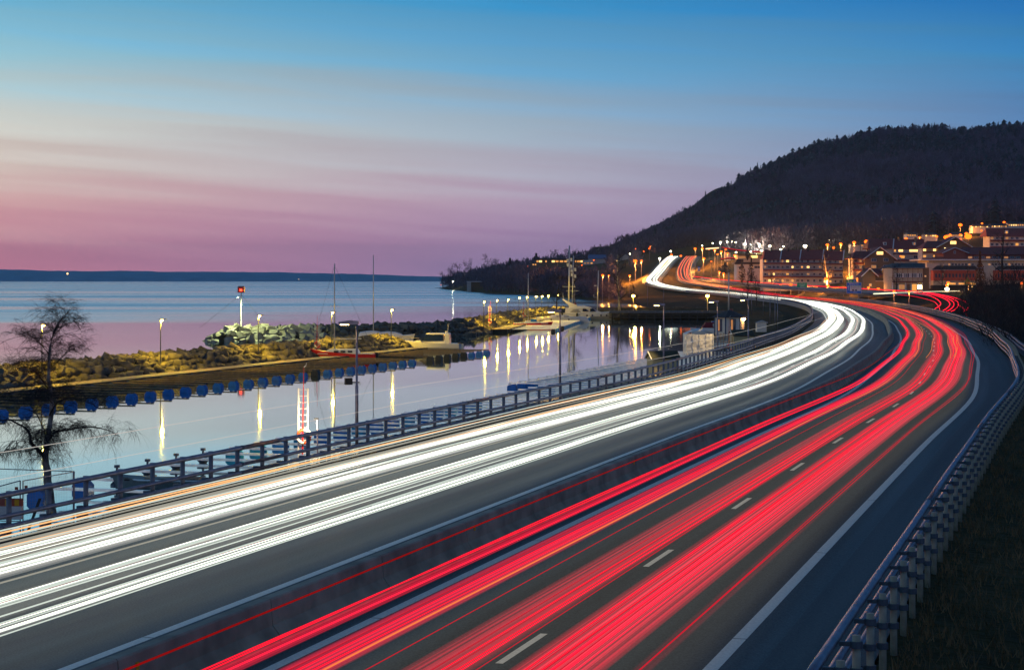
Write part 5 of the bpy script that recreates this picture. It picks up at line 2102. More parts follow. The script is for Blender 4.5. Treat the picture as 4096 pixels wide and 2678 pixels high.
# headland houses
h = House('headland_flats', 'long low flats with a band of lit windows among the headland trees', 'apartment building', 2122, 1064, 1490)
h.block(2140, 2335, 1064, 1037, 0, 12, M['brick'], under=6)
h.block(2120, 2180, 1064, 1050, -3, 0, M['brick'], 'lower_wing', under=6)
h.block(2136, 2340, 1037, 1033.5, -1.5, 13, M['roofdark'], 'flat_roof')
for x, w, mm in ((2150, 8, 'e_win'), (2162, 12, 'e_win2'), (2184, 6, 'e_win'), (2213, 12, 'e_win2'), (2228, 12, 'e_win'), (2246, 14, 'e_win'), (2262, 9, 'e_win'), (2270, 7, 'e_win2'), (2302, 6, 'e_win'), (2314, 12, 'e_win'), (2326, 8, 'e_win2')):
    h.win(x, 1045, w, 7, M[mm])
for x in (2133, 2142):
    h.win(x, 1058, 6, 5, M['e_win'], d=-3)
h = House('blue_roofed_house', 'white house with a blue roof beside the lit headland flats', 'house', 2330, 1066, 1480)
h.block(2332, 2378, 1066, 1040, -1, 10, M['pale'], under=6)
h.block(2356, 2422, 1064, 1033, 0.5, 10, M['pale'], under=6)
h.roof_front(2354, 2426, 1034, 1018, 12, M['roofblue'])
h.block(2331, 2379, 1058, 1056, -2.5, -1, M['trimwhite'], 'balcony')
h.block(2331, 2379, 1048, 1046, -2.5, -1, M['trimwhite'], 'balcony')
for x in (2340, 2352, 2366):
    h.win(x, 1052, 8, 5, M['e_win'] if x == 2366 else M['e_dim'], d=-1)
h = House('gabled_house', 'pale gabled house right of the blue-roofed house on the headland', 'house', 2480, 1062, 1420)
h.gable_front(2484, 2522, 1034, 2503, 1018, 0, 10, M['pale'], M['roofdark'], over=0.8, trim=M['trimwhite'])
h.block(2455, 2484, 1062, 1042, 1, 9, M['pale'], under=5)
h.win(2464, 1044, 14, 6, M['e_win2'], d=1)
h.win(2472, 1055, 12, 4, M['e_win'], d=1)
h = House('shore_house', 'small pale house by the waterside under the headland trees', 'house', 1866, 1154, 1400)
h.block(1868, 1884, 1154, 1126, 0, 8, M['pale'], under=6)
h.block(1884, 1932, 1140, 1128, 2, 9, M['brick'], under=6)
h.block(1866, 1932, 1127, 1124.5, -1, 10, M['trimwhite'], 'flat_roof')
h = House('hill_house', 'dim white house in the trees at the foot of the hill', 'house', 2900, 1015, 1100)
h.block(2902, 2922, 1015, 1008, 0, 7, M['pale'], under=4)
h.roof_front(2900, 2924, 1008, 1003, 8, M['roofdark'])

# ------------------------------------------------------------------ road signs
def text(s, size, loc, m, parent, name='lettering', align='CENTER'):
    c = bpy.data.curves.new(name, 'FONT')
    c.body = s
    c.size = size
    c.align_x = align
    c.align_y = 'CENTER'
    c.extrude = 0.01
    c.materials.append(m)
    tmp = bpy.data.objects.new(name, c)
    COL.objects.link(tmp)
    bpy.context.view_layer.update()
    me = bpy.data.meshes.new_from_object(tmp.evaluated_get(bpy.context.evaluated_depsgraph_get()))
    bpy.data.objects.remove(tmp)
    me.name = name
    o = bpy.data.objects.new(name, me)
    o.location = loc
    o.rotation_euler = (R(90), 0, 0)
    return link(o, parent)


Y = 560.0
s_ = Y / FP
p = px(3416, 1188, Y)
sg = empty('direction_sign', tuple(p), label='large blue direction sign with a green top panel beside the red carriageway', category='road sign')
zz_ = lambda y: (1188 - y) * s_
xx_ = lambda x: (x - 3416) * s_
for x in (3398, 3434):
    MB().tube([(xx_(x), 0.1, -1.2), (xx_(x), 0.1, zz_(1120))], 0.08, 6).build('post', M['steel'], sg)
MB().box((xx_(3416), 0, zz_(1151)), (58 * s_, 0.08, 42.5 * s_)).build('blue_panel', M['signblue'], sg)
MB().box((xx_(3406), 0, zz_(1122.5)), (39 * s_, 0.08, 11.5 * s_)).build('green_panel', M['signgreen'], sg)
MB().box((xx_(3400), 0, zz_(1175.5)), (24 * s_, 0.08, 5 * s_)).build('yellow_panel', M['signyellow'], sg)
MB().box((xx_(3421), -0.05, zz_(1152)), (43 * s_, 0.04, 23 * s_)).build('white_panel', M['signwhite'], sg)
for (x0, x1, y0, y1) in ((3386.5, 3445.5, 1129, 1130), (3386.5, 3445.5, 1172.3, 1173.3), (3386.5, 3387.5, 1129, 1173), (3444.5, 3445.5, 1129, 1173)):
    MB().box((xx_((x0 + x1) / 2), -0.045, zz_((y0 + y1) / 2)), ((x1 - x0) * s_, 0.03, (y1 - y0) * s_)).build('border', M['signwhite'], sg)
text('SKÄRSTAD', 0.62, (xx_(3416), -0.06, zz_(1135.5)), M['signwhite'], sg)
text('BRUNSTORP', 0.52, (xx_(3421), -0.09, zz_(1145)), M['black'], sg)
text('HUSKVARNA', 0.46, (xx_(3421), -0.09, zz_(1152.5)), M['redwall'], sg)
text('500 m', 0.50, (xx_(3421), -0.06, zz_(1168.3)), M['signwhite'], sg)
text('E4', 0.50, (xx_(3404), -0.06, zz_(1122.5)), M['signwhite'], sg)
MB().box((xx_(3417.5), -0.05, zz_(1122.5)), (11 * s_, 0.03, 8 * s_)).build('number_plate', M['signblue'], sg)
text('50', 0.46, (xx_(3417.5), -0.08, zz_(1122.5)), M['signwhite'], sg)
for x, y0, y1, tip in ((3394, 1127, 1118.5, 1), (3393.5, 1160, 1143, 1)):
    MB().box((xx_(x), -0.055, zz_((y0 + y1) / 2)), (1.3 * s_, 0.03, (y0 - y1) * s_)).build('arrow_shaft', M['signwhite'], sg)
    MB().prism([(xx_(x - 2.4), zz_(y1 + 3)), (xx_(x + 2.4), zz_(y1 + 3)), (xx_(x), zz_(y1 - 0.8))], -0.075, -0.045).build('arrow_head', M['signwhite'], sg)
MB().box((xx_(3412), -0.09, zz_(1160)), (9 * s_, 0.03, 5.5 * s_)).build('symbol_plate', mat('sign_brown', (0.10, 0.04, 0.05), 0.6), sg)
MB().box((xx_(3424), -0.09, zz_(1160)), (7 * s_, 0.03, 5.5 * s_)).build('symbol_plate', M['black'], sg)
MB().prism([(xx_(3389), zz_(1177)), (xx_(3391), zz_(1174)), (xx_(3397), zz_(1174)), (xx_(3395), zz_(1177))], -0.08, -0.05).build('exit_symbol', M['black'], sg)
text('101', 0.32, (xx_(3406), -0.06, zz_(1175.5)), M['black'], sg)

Y = 640.0
s_ = Y / FP
p = px(3208, 1165, Y)
gs = empty('direction_sign', tuple(p), label='green motorway junction sign with white lettering in front of the apartment terrace', category='road sign')
for x in (-12, 12):
    MB().tube([(x * s_, 0.1, -1), (x * s_, 0.1, 34 * s_)], 0.07, 6).build('post', M['steel'], gs)
MB().box((0, 0, 26 * s_), (40 * s_, 0.08, 18 * s_)).build('green_panel', M['signgreen'], gs)
text('TRAFIKPLATS', 0.36, (0, -0.06, 32 * s_), M['signwhite'], gs)
text('HUSKVARNA', 0.38, (0, -0.06, 26.5 * s_), M['signwhite'], gs)
text('NORRA', 0.42, (0, -0.06, 20.5 * s_), M['signwhite'], gs)
p = px(2796, 1088, 905)
cs = empty('chevron_sign', tuple(p), label='small blue and white chevron sign where the slip road divides', category='road sign')
MB().box((0, 0, 1.6), (1.1, 0.08, 2.2)).build('panel', M['signblue'], cs)
for z in (1.3, 1.9):
    MB().prism([(-0.45, z - 0.3), (0, z), (0.45, z - 0.3), (0.45, z), (0, z + 0.3), (-0.45, z)], -0.09, -0.045).build('chevron', M['signwhite'], cs)
MB().tube([(0, 0.1, -1.5), (0, 0.1, 0.6)], 0.06, 6).build('post', M['steel'], cs)

# ------------------------------------------------------------------ street lamps of the town and the motorway
def street_lamp(x, y, Y, label, kind='orange', br=0.42, watts=0, group='street lamps of the town', hpole=None):
    p = px(x, y, Y)
    g0 = gz(p.x, p.y)
    hgt = min(max(p.z - g0, 3.0), 12.0)
    root = empty('street_lamp', (p.x, p.y, p.z - hgt), label=label, category='street lamp', group=group)
    MB().tube([(0, 0.0, 0), (0, 0, hgt - 0.2), (0.05, 0, hgt + 0.15)], [0.09, 0.06, 0.05], 5).build('pole', M['steel'], root)
    bulb(root, (0, 0, hgt), br * 1.55, M[{'orange': 'e_orange', 'white': 'e_white', 'yellow': 'e_yellow'}[kind]])
    if watts:
        c = {'orange': (1, 0.33, 0.05), 'white': (1, 0.9, 0.55), 'yellow': YEL}[kind]
        plight((p.x, p.y - 1.2, p.z - 0.3), c, watts * 3.2, 0.3, parent=root)


c3 = lambda x, y: (2400 + x * 0.4202, 850 + y * 0.4202)
c4 = lambda x, y: (3096 + x * 0.4202, 850 + y * 0.4202)
lampsO = []
for (x, y, Y, b_, wt) in [(335, 460, 1080, .75, 60000), (340, 484, 1085, .45, 0), (395, 460, 1100, .5, 9000), (25, 597, 760, .38, 4000), (85, 598, 800, .26, 1500), (283, 600, 820, .32, 3000), (470, 343, 1350, .42, 0),
                          (905, 343, 1150, .5, 14000), (975, 343, 1150, .5, 14000), (1038, 348, 1180, .36, 0), (1093, 358, 1050, .42, 6000), (1155, 372, 1030, .48, 9000), (1197, 352, 1080, .38, 0), (1213, 388, 1000, .42, 6000),
                          (1120, 397, 1000, .36, 0), (1283, 406, 980, .40, 6000), (988, 437, 940, .46, 12000), (1060, 465, 900, .26, 0), (1135, 565, 800, .30, 2500), (1178, 580, 800, .34, 3000)]:
    lampsO.append((*c3(x, y), Y, b_, wt, 'orange'))
for (x, y, Y, b_, wt) in [(508, 307, 860, .50, 9000), (567, 335, 840, .36, 0), (635, 298, 860, .48, 9000), (763, 285, 860, .55, 9000), (881, 277, 840, .72, 15000), (1257, 248, 900, .50, 6000), (1387, 237, 900, .46, 6000),
                          (1547, 227, 900, .46, 0), (1642, 235, 820, .85, 16000), (1677, 214, 860, .46, 0), (1773, 118, 1000, .75, 12000), (1775, 213, 880, .46, 0), (1848, 227, 800, 1.05, 22000), (1830, 199, 860, .5, 0),
                          (1775, 254, 850, .42, 0), (1980, 103, 1050, .42, 3000), (1975, 173, 950, .36, 0), (2190, 92, 1050, .50, 3000), (805, 635, 640, .52, 5000), (497, 632, 720, .55, 6000), (698, 610, 700, .38, 2500),
                          (900, 713, 600, .30, 900), (993, 726, 590, .34, 900), (1658, 667, 600, .34, 1200), (1645, 692, 600, .30, 0), (1850, 668, 600, .36, 1500), (2360, 673, 600, .36, 1200), (160, 687, 760, .50, 4000), (62, 687, 780, .30, 600),
                          (15, 687, 790, .26, 0), (513, 697, 720, .45, 3000), (660, 714, 650, .22, 0), (1205, 415, 790, .26, 0)]:
    lampsO.append((*c4(x, y), Y, b_, wt, 'orange'))
for (x, y, Y, b_, wt) in [(1147, 283, 1250, .45, 5000), (1210, 278, 1280, .36, 0), (1260, 272, 1300, .42, 5000), (1292, 283, 1250, .30, 0), (1378, 297, 1200, .40, 5000), (1438, 305, 1180, .45, 5000), (1518, 308, 1150, .50, 5000),
                          (1617, 317, 1120, .42, 5000), (1723, 352, 1000, .42, 0), (1745, 323, 1080, .28, 0), (1952, 318, 980, .62, 6000), (973, 315, 1300, .26, 0), (1072, 293, 1300, .26, 0), (673, 368, 1290, .40, 0), (568, 437, 1000, .36, 2500),
                          (1538, 362, 1000, .36, 0), (1295, 378, 1000, .28, 0), (1490, 398, 960, .24, 0), (1435, 372, 1000, .24, 0)]:
    lampsO.append((*c3(x, y), Y, b_, wt, 'white'))
lampsO.append((*c4(1647, 726), 590, .42, 2000, 'white'))
for (x, y, Y, b_, wt) in [(318, 793, 462, .26, 420), (1023, 793, 436, .26, 420)]:
    lampsO.append((*c3(x, y), Y, b_, wt, 'yellow'))
REG = [((2400, 2500), 'on the dark shore road behind the masts'), ((2500, 2580), 'in the cluster left of the bright uphill bend'), ((2580, 2760), 'beside the uphill stretch of the motorway'),
       ((2760, 2960), 'in the busy group above the chevron sign'), ((2960, 3060), 'left of the red-roofed terrace'), ((3060, 3260), 'above or in front of the balconied terrace'),
       ((3260, 3500), 'in the row over the bare trees'), ((3500, 3700), 'above the cream building'), ((3700, 3860), 'over the gabled block with lit windows'), ((3860, 4100), 'at the right edge under the forest')]
cnt = {}
for (x, y, Y, b_, wt, kd) in sorted(lampsO):
    rg = [t for (a, b2), t in REG if a <= x < b2][0]
    k_ = (rg, kd)
    cnt[k_] = cnt.get(k_, 0) + 1
    o_ = ['first', 'second', 'third', 'fourth', 'fifth', 'sixth', 'seventh', 'eighth', 'ninth', 'tenth', 'eleventh', 'twelfth', 'thirteenth'][cnt[k_] - 1]
    street_lamp(x, y, Y, '%s %s street lamp from the left %s' % (o_, kd, rg), kd, b_, wt)
# two rows of lamps receding over the crest of the motorway
for i, (x, y) in enumerate([(705, 372), (715, 360), (722, 350), (733, 340), (742, 330), (752, 323), (690, 388), (770, 412), (783, 390), (797, 378), (808, 368), (820, 352), (830, 340), (838, 330), (846, 322), (852, 316), (680, 400)]):
    X_, Y_ = c3(x, y)
    YY = 1320 + (400 - y) * 6
    street_lamp(X_, Y_, YY, 'tiny orange lamp, %s of the double row receding over the motorway crest' % nth(i + 1), 'orange', 0.5 if i % 3 else 0.7, 0, 'lamps receding over the crest')
# small dim lights of houses on the headland and lower hill
for i, (x, y, Y) in enumerate([(1812, 1125, 1650), (1763, 1140, 1950), (2024, 1098, 1500), (2033, 1112, 1480), (2066, 1106, 1480), (2102, 1077, 1470), (2098, 1092, 1470), (2112, 1065, 1470), (2264, 1094, 1300), (2285, 1096, 1300),
                               (2327, 1060, 1400), (2375, 1040, 1420), (2379, 1062, 1420), (2355, 1099, 1250), (2543, 995, 1400), (2520, 1015, 1380), (2532, 1032, 1350), (2443, 1056, 1400), (2540, 1008, 1400), (2575, 1005, 1400), (2600, 985, 1450), (3175, 945, 1300), (3075, 952, 1280), (3100, 952, 1280), (3320, 960, 1150)]):
    street_lamp(x, y, Y, 'tiny light among dark trees %s, %s of the scattered ones' % ('on the headland' if x < 2400 else 'at the foot of the hill', nth(i + 1)), 'orange' if i % 3 else 'white', 0.34, 700 if i % 4 == 0 else 0, 'scattered lights in the woods')
for i, (x, y) in enumerate([(1018, 1118.5), (830, 1122), (848, 1122.5), (870, 1122), (884, 1122.2), (905, 1122.5), (270, 1094), (1195, 1120)]):
    p = px(x, y, 10850)
    MB().ball((p.x, p.y, p.z), 5.5, 6, 4).build('shore_light', emat('shore_light', (1, 0.55, 0.2), 5.0, 'NONE'), None, label='tiny village light on the far shore of the lake, %s of eight' % nth(i + 1), category='light', group='lights of the far shore')
# grey unlit motorway lamp posts near the far end of the basin
for i, (x, yt, yb, Y) in enumerate([(2915, 1090, 1240, 420), (3080, 1195, 1280, 330), (3100, 1180, 1300, 300), (3110, 1180, 1300, 292), (2590, 1125, 1215, 640), (2655, 1150, 1200, 600), (3006, 1160, 1240, 400), (3053, 1165, 1240, 390)]):
    p, q = px(x, yt, Y), px(x, yb, Y)
    root = empty('slim_post', (q.x, q.y, q.z - 1.0), label=['tall pale tapering mast standing behind the white cabin', 'thin grey post left of the pair by the grass bank', 'left post of the close pair on the grass bank', 'right post of the close pair on the grass bank',
                                                          'slim post on the grassy bank below the far bend', 'short post on the bank near the yellow lamp', 'thin post behind the cabin roof', 'thin post left of the round concrete wall'][i], category='post')
    MB().tube([(0, 0, 0), (0, 0, p.z - q.z + 1.0)], [0.22 if i == 0 else 0.07, 0.12 if i == 0 else 0.05], 7).build('pole', M['mast'] if i == 0 else M['steel'], root, smooth=True)
    MB().tube([(0, 0, p.z - q.z + 1.0), (0, 0, p.z - q.z + 1.12)], 0.1, 6).build('post_cap', M['steel_dark'], root)
# lit carport pillars by the terrace
cp_ = empty('lit_colonnade', tuple(px(3205, 1162, 735)), label='row of lit pillars under a low roof in front of the apartment terrace', category='colonnade')
s_ = 735 / FP
MB().box((58 * s_, 1.5, 17 * s_), (120 * s_, 4, 0.3)).build('flat_roof', M['cream'], cp_)
MB().box((58 * s_, 3.4, 7.5 * s_), (118 * s_, 0.2, 19 * s_)).build('back_wall', M['brick'], cp_)
for i in range(10):
    MB().box((6 * s_ + i * 11.5 * s_, 0, 7 * s_), (0.3, 0.3, 20 * s_)).build('pillar', M['cream'], cp_)
    if i % 2 == 0 or i > 5:
        MB().ball((6 * s_ + i * 11.5 * s_ + 0.2, -0.5, 14 * s_), 0.3, 6, 4).build('lamp_glass', M['e_orange'], cp_)
for i in (1, 4, 7):
    plight(tuple(Vector(cp_.location) + Vector((6 * s_ + i * 11.5 * s_, -1.2, 12 * s_))), (1, 0.4, 0.08), 900, 0.2, parent=cp_)

# ------------------------------------------------------------------ trees
def branch_tree(seed, H, spread, trunk_r, levels=4, weep=0.0, up=0.35, nb=(5, 4, 4, 4), first=0.2, lean=0.0, twig_r=0.006, seglen=None, crown_top=1.0, len_ratio=(0.45, 0.5, 0.5, 0.5)):
    """returns (trunk MB, crown MB)"""
    r = random.Random(seed)
    trunk, crown = MB(), MB()

    def grow(p, d, L, rad, lev, b):
        n = 7 if lev == 0 else (6 if lev == 1 else 4 if lev == 2 else 3)
        pts, rs = [p.copy()], [rad]
        q = p.copy()
        dd = d.normalized()
        for i in range(n):
            t = (i + 1) / n
            j = 0.10 if lev == 0 else 0.24
            dd = dd + Vector((r.uniform(-j, j), r.uniform(-j, j), r.uniform(-j, j)))
            if lev == 0:
                dd.z += 0.12
            elif lev >= 1 and weep > 0:
                dd.z -= weep * (0.10 if lev == 1 else 0.30 if lev == 2 else 0.75)
                if lev >= 3:
                    dd.x *= 0.75
                    dd.y *= 0.75
            else:
                dd.z += up * 0.15
            dd.normalize()
            q = q + dd * (L / n)
            pts.append(q.copy())
            rs.append(max(twig_r, rad * (1 - 0.75 * t)))
        (trunk if lev == 0 else b).tube(pts, rs, 7 if lev == 0 else 5 if lev == 1 else 3, cap=False)
        if lev + 1 >= levels:
            return
        for k in range(nb[lev]):
            t = first + (1 - first) * (k + r.random()) / nb[lev] if lev == 0 else 0.15 + 0.85 * (k + r.random()) / nb[lev]
            i = min(int(t * n), n - 1)
            f = t * n - i
            s0 = pts[i].lerp(pts[i + 1], f)
            a = r.uniform(0, 2 * math.pi)
            base_d = (pts[i + 1] - pts[i]).normalized()
            side = base_d.cross(Vector((math.cos(a), math.sin(a), 0.3))).normalized()
            nd = base_d * (0.55 if lev == 0 else 0.8) + side * (0.9 + 0.3 * spread)
            if lev == 0:
                L2 = H * len_ratio[0] * spread * (1.0 - 0.62 * max(0, t - 0.25)) * r.uniform(0.75, 1.15)
            else:
                L2 = L * len_ratio[lev] * r.uniform(0.7, 1.2)
            grow(s0, nd, L2, max(twig_r, rs[i] * (0.55 if lev == 0 else 0.5)), lev + 1, b)
    grow(Vector((0, 0, 0)), Vector((lean, 0, 1)), H * crown_top, trunk_r, 0, crown)
    return trunk, crown


def tree(name, label, X, Y, Z, mb, barkm, twigm, cat='tree', group=None, rz=0.0, cname='crown'):
    root = empty(name, (X, Y, Z), rz, label=label, category=cat, group=group)
    mb[0].build('trunk', barkm, root, smooth=True)
    mb[1].build(cname, twigm, root)
    return root


# the weeping birch at the left
Y = 66.0


def birch(Y, limbs, seed):
    """main limbs follow given points (photo pixel columns/rows at distance Y); twigs hang from them"""
    r = random.Random(seed)
    base = Vector((W(206, Y), Y, -(2053 - HY) / FP * Y))
    trunk, crown = MB(), MB()

    def twig(p, d, L, rad, lev):
        n = 3 if lev else 4
        pts, q, dd = [p.copy()], p.copy(), d.normalized()
        for i in range(n):
            hi = 0.45 if p.z > 3.4 else 1.0
            dd = dd + Vector((r.uniform(-.22, .22), r.uniform(-.22, .22), (-0.38 if lev else -0.16 + r.uniform(-.1, .1)) * hi))
            dd.normalize()
            q = q + dd * L / n
            pts.append(q.copy())
        crown.tube(pts, [rad * q for q in (0.8, 0.62, 0.48, 0.34, 0.25)][:n + 1], 3, cap=False)
        if lev >= 2:
            return
        for k in range(6 if lev == 0 else 5):
            i = r.randrange(1, n) if lev == 0 else r.randrange(0, n)
            s0 = pts[i].lerp(pts[i + 1], r.random()) if i < n else pts[i]
            nd = (pts[min(i + 1, n)] - pts[i]).normalized() * 0.6 + Vector((r.uniform(-1, 1), r.uniform(-1, 1), r.uniform(-.6, .5)))
            twig(s0, nd, L * (0.62 if lev == 0 else 0.75) * r.uniform(.6, 1.25), max(0.0042, rad * 0.6), lev + 1)

    for (pts, r0, r1, ntw, tl, isT) in limbs:
        P3 = []
        for k, (x, y, dyy) in enumerate(pts):
            P3.append(Vector((W(x, Y), Y + dyy, -(y - HY) / FP * Y)) - base)
        t = np.linspace(0, 1, len(P3))
        f = [spline(t, [p[k] for p in P3]) for k in range(3)]
        m_ = 18
        Q = [Vector([float(g(u)) for g in f]) + (Vector((r.uniform(-.03, .03), r.uniform(-.03, .03), 0)) if 0 < u < 1 else Vector()) for u in np.linspace(0, 1, m_)]
        rs = [r0 + (r1 - r0) * (i / (m_ - 1))**0.8 for i in range(m_)]
        (trunk if isT else crown).tube(Q, rs, 8 if isT else 6, cap=False)
        ntw = int(ntw * (1.9 if isT or P3[0].z > 3 else 1.25))
        for k in range(ntw):
            u = (0.30 if isT else 0.12) + (0.70 if isT else 0.88) * (k + r.random()) / ntw
            i = min(int(u * (m_ - 1)), m_ - 2)
            s0 = Q[i].lerp(Q[i + 1], u * (m_ - 1) - i)
            a = r.uniform(0, 6.28)
            nd = Vector((math.cos(a), math.sin(a) * 0.8, r.uniform(0.1, 0.8) if s0.z < 3.4 else r.uniform(0.4, 1.5)))
            twig(s0, nd, tl * r.uniform(0.5, 1.25), max(0.007, rs[i] * 0.35 if rs[i] < 0.06 else 0.012), 0)
    return base, trunk, crown


LIMBS = [([(206, 2053, 0), (200, 1975, 0), (188, 1888, 0), (180, 1829, 0), (194, 1729, 0.1), (203, 1612, 0.1), (194, 1494, 0), (200, 1376, 0), (235, 1288, 0), (276, 1247, 0)], 0.19, 0.012, 42, 0.95, True),
         ([(180, 1829, 0), (150, 1790, -.2), (135, 1765, -.3), (125, 1720, -.4), (88, 1688, -.5), (40, 1672, -.6), (-30, 1690, -.7)], 0.085, 0.012, 26, 0.9, False),
         ([(190, 1760, 0), (215, 1730, .3), (253, 1723, .4), (323, 1712, .6), (400, 1723, .8), (459, 1753, .9)], 0.06, 0.010, 30, 0.95, False),
         ([(183, 1815, 0), (175, 1760, .4), (150, 1720, .8), (100, 1655, 1.2), (20, 1640, 1.4)], 0.05, 0.010, 20, 0.8, False),
         ([(198, 1660, 0), (235, 1610, -.3), (290, 1590, -.5), (370, 1605, -.6), (420, 1630, -.7)], 0.035, 0.008, 20, 0.8, False),
         ([(200, 1560, 0), (160, 1520, .3), (120, 1480, .5), (70, 1470, .6), (20, 1500, .7)], 0.035, 0.008, 20, 0.75, False),
         ([(195, 1480, 0), (240, 1430, .3), (275, 1400, .4), (315, 1420, .5)], 0.025, 0.007, 16, 0.6, False),
         ([(200, 1420, 0), (165, 1370, -.3), (130, 1340, -.4), (100, 1345, -.5)], 0.022, 0.007, 16, 0.55, False),
         ([(203, 1360, 0), (240, 1310, .2), (290, 1290, .3), (320, 1330, .3)], 0.018, 0.006, 14, 0.5, False),
         ([(196, 1600, 0), (150, 1590, -.4), (90, 1600, -.7), (30, 1590, -.9)], 0.03, 0.008, 18, 0.75, False),
         ([(150, 1790, -.2), (110, 1800, -.5), (60, 1790, -.8), (20, 1810, -.9)], 0.025, 0.007, 16, 0.6, False)]
bs, tr_, cr_ = birch(Y, LIMBS, 4)
kb = (tr_, cr_)
tree('birch_tree', 'weeping bare birch tree with drooping twigs at the left, in front of the harbour water', bs.x, bs.y, bs.z, kb, M['birchbark'], M['twig'])

# bare trees by the town
for i, (xb, yb, Y, H, sd, m_, lb_) in enumerate([(3310, 1140, 720, 13, 3, M['leaf'], 'bare tree lit orange from below in front of the terrace'), (3400, 1125, 700, 14, 5, M['bark'], 'large bare tree behind the green sign panel'),
                                                 (3585, 1165, 560, 8.5, 6, M['bark'], 'bare tree in front of the cream building'), (3770, 1150, 585, 8, 8, M['bark'], 'bare tree before the left red annexe'),
                                                 (3860, 1150, 585, 7, 9, M['bark'], 'small bare tree before the right end of the left annexe'), (4010, 1140, 540, 17, 10, M['bark'], 'tall bare birch rising over the bushes at the right'),
                                                 (3085, 1150, 770, 7, 13, M['bark'], 'small bare tree at the left foot of the terrace'), (2990, 1225, 420, 8, 14, M['bark'], 'bare shrubby tree on the bank behind the cabin'),
                                                 (2225, 1235, 455, 9, 15, M['bark'], 'bare birch leaning behind the flybridge of the motor yacht'), (2478, 1245, 470, 15, 16, M['birchbark'], 'slender birch with pale trunk right of the motor yacht'),
                                                 (2298, 1225, 480, 14, 17, M['birchbark'], 'slender birch behind the twin masts'), (2540, 1215, 520, 6, 18, M['bark'], 'small bare tree on the shore path'), (3025, 1210, 440, 7, 19, M['bark'], 'thin bare tree beside the concrete wall bend')]):
    p = px(xb, yb, Y)
    t_ = branch_tree(sd, H, 0.8, H * 0.022, levels=4, up=0.6, nb=(12, 7, 5), first=0.22, twig_r=0.012, len_ratio=(0.36, 0.5, 0.5))
    tree('bare_tree', lb_, p.x, p.y, p.z - 0.8, t_, m_ if m_ is not M['leaf'] else M['cream'], M['twig'] if m_ is not M['leaf'] else M['bark'])

# dark poplars and conifers near the houses


def conifer_mb(seed, H, Rr, n=9, k=9):
    r = random.Random(seed)
    b = MB()
    for i in range(n):
        t = i / n
        z0 = H * (0.10 + 0.88 * t)
        rad = Rr * (1 - t)**0.85 * r.uniform(0.8, 1.15) + 0.15
        h_ = H / n * 1.5
        vs = [(0, 0, z0 + h_ * 0.6)]
        for q in range(k * 2):
            a = math.pi * q / k + r.uniform(-0.1, 0.1)
            rr_ = rad * (1.0 if q % 2 == 0 else 0.42) * r.uniform(0.75, 1.15)
            vs.append((rr_ * math.cos(a), rr_ * math.sin(a), z0 - h_ * 0.30 * (1 if q % 2 == 0 else 0) + r.uniform(-.1, .1) * h_))
        b.add(vs, [(0, 1 + q, 1 + (q + 1) % (k * 2)) for q in range(k * 2)])
    return b


def tuft_crown(seed, H, Rr, z0, n=260, size=0.5, shape='poplar'):
    r = random.Random(seed)
    b = MB()
    for _ in range(n):
        t = r.random()
        rad = Rr * (math.sin(min(1, t * 1.15 + 0.12) * math.pi))**0.6 * math.sqrt(r.random())
        a = r.uniform(0, 6.28)
        p = Vector((rad * math.cos(a), rad * math.sin(a), z0 + (H - z0) * t))
        d = Vector((r.gauss(0, 1), r.gauss(0, 1), r.gauss(0, 1))).normalized() * size * r.uniform(0.6, 1.3)
        e = Vector((r.gauss(0, 1), r.gauss(0, 1), r.gauss(0, 1))).normalized() * size * 0.45
        b.add([p - d * 0.5, p + e, p + d * 0.5], [(0, 1, 2)])
    return b


for i, (xb, yb, Y, H, rr_, mm, lb_) in enumerate([(2968, 1125, 800, 10, 1.6, M['bark'], 'dark columnar poplar left of the terrace'), (3005, 1125, 800, 11, 1.7, M['bark'], 'second dark columnar poplar left of the terrace'),
                                                  (2900, 1090, 860, 5, 3.5, M['conifer'], 'dark rounded evergreen beside the white modern house'), (2990, 1036, 900, 6, 1.2, M['conifer'], 'small dark cypress on the white house roofline'),
                                                  (3920, 1165, 560, 12.5, 1.6, M['ivy'], 'ivy-clad tree trunk lit orange before the long white building'), (3870, 1160, 540, 4.0, 0.9, M['leaf'], 'small lit bush with yellow green leaves beside the ivy-clad trunk')]):
    p = px(xb, yb, Y)
    tr_ = MB().tube([(0, 0, 0), (0, 0, H * 0.6)], [rr_ * 0.25, rr_ * 0.1], 6)
    n_t = 900 if mm in (M['ivy'],) else 420
    tree('columnar_tree', lb_, p.x, p.y, p.z - 0.5, (tr_, tuft_crown(i + 3, H, rr_, 0.6 if mm is not M['leaf'] else 2.0, n_t, 0.8 if mm is not M['leaf'] else 0.5)), M['bark'], mm)
plight(tuple(px(3925, 1150, 545)), (1, 0.33, 0.05), 4200, 0.2, name='uplight')
plight(tuple(px(3868, 1135, 530)), (1, 0.72, 0.2), 700, 0.2, name='uplight')
plight(tuple(px(3316, 1120, 712)), (1, 0.45, 0.12), 2500, 0.2, name='uplight')

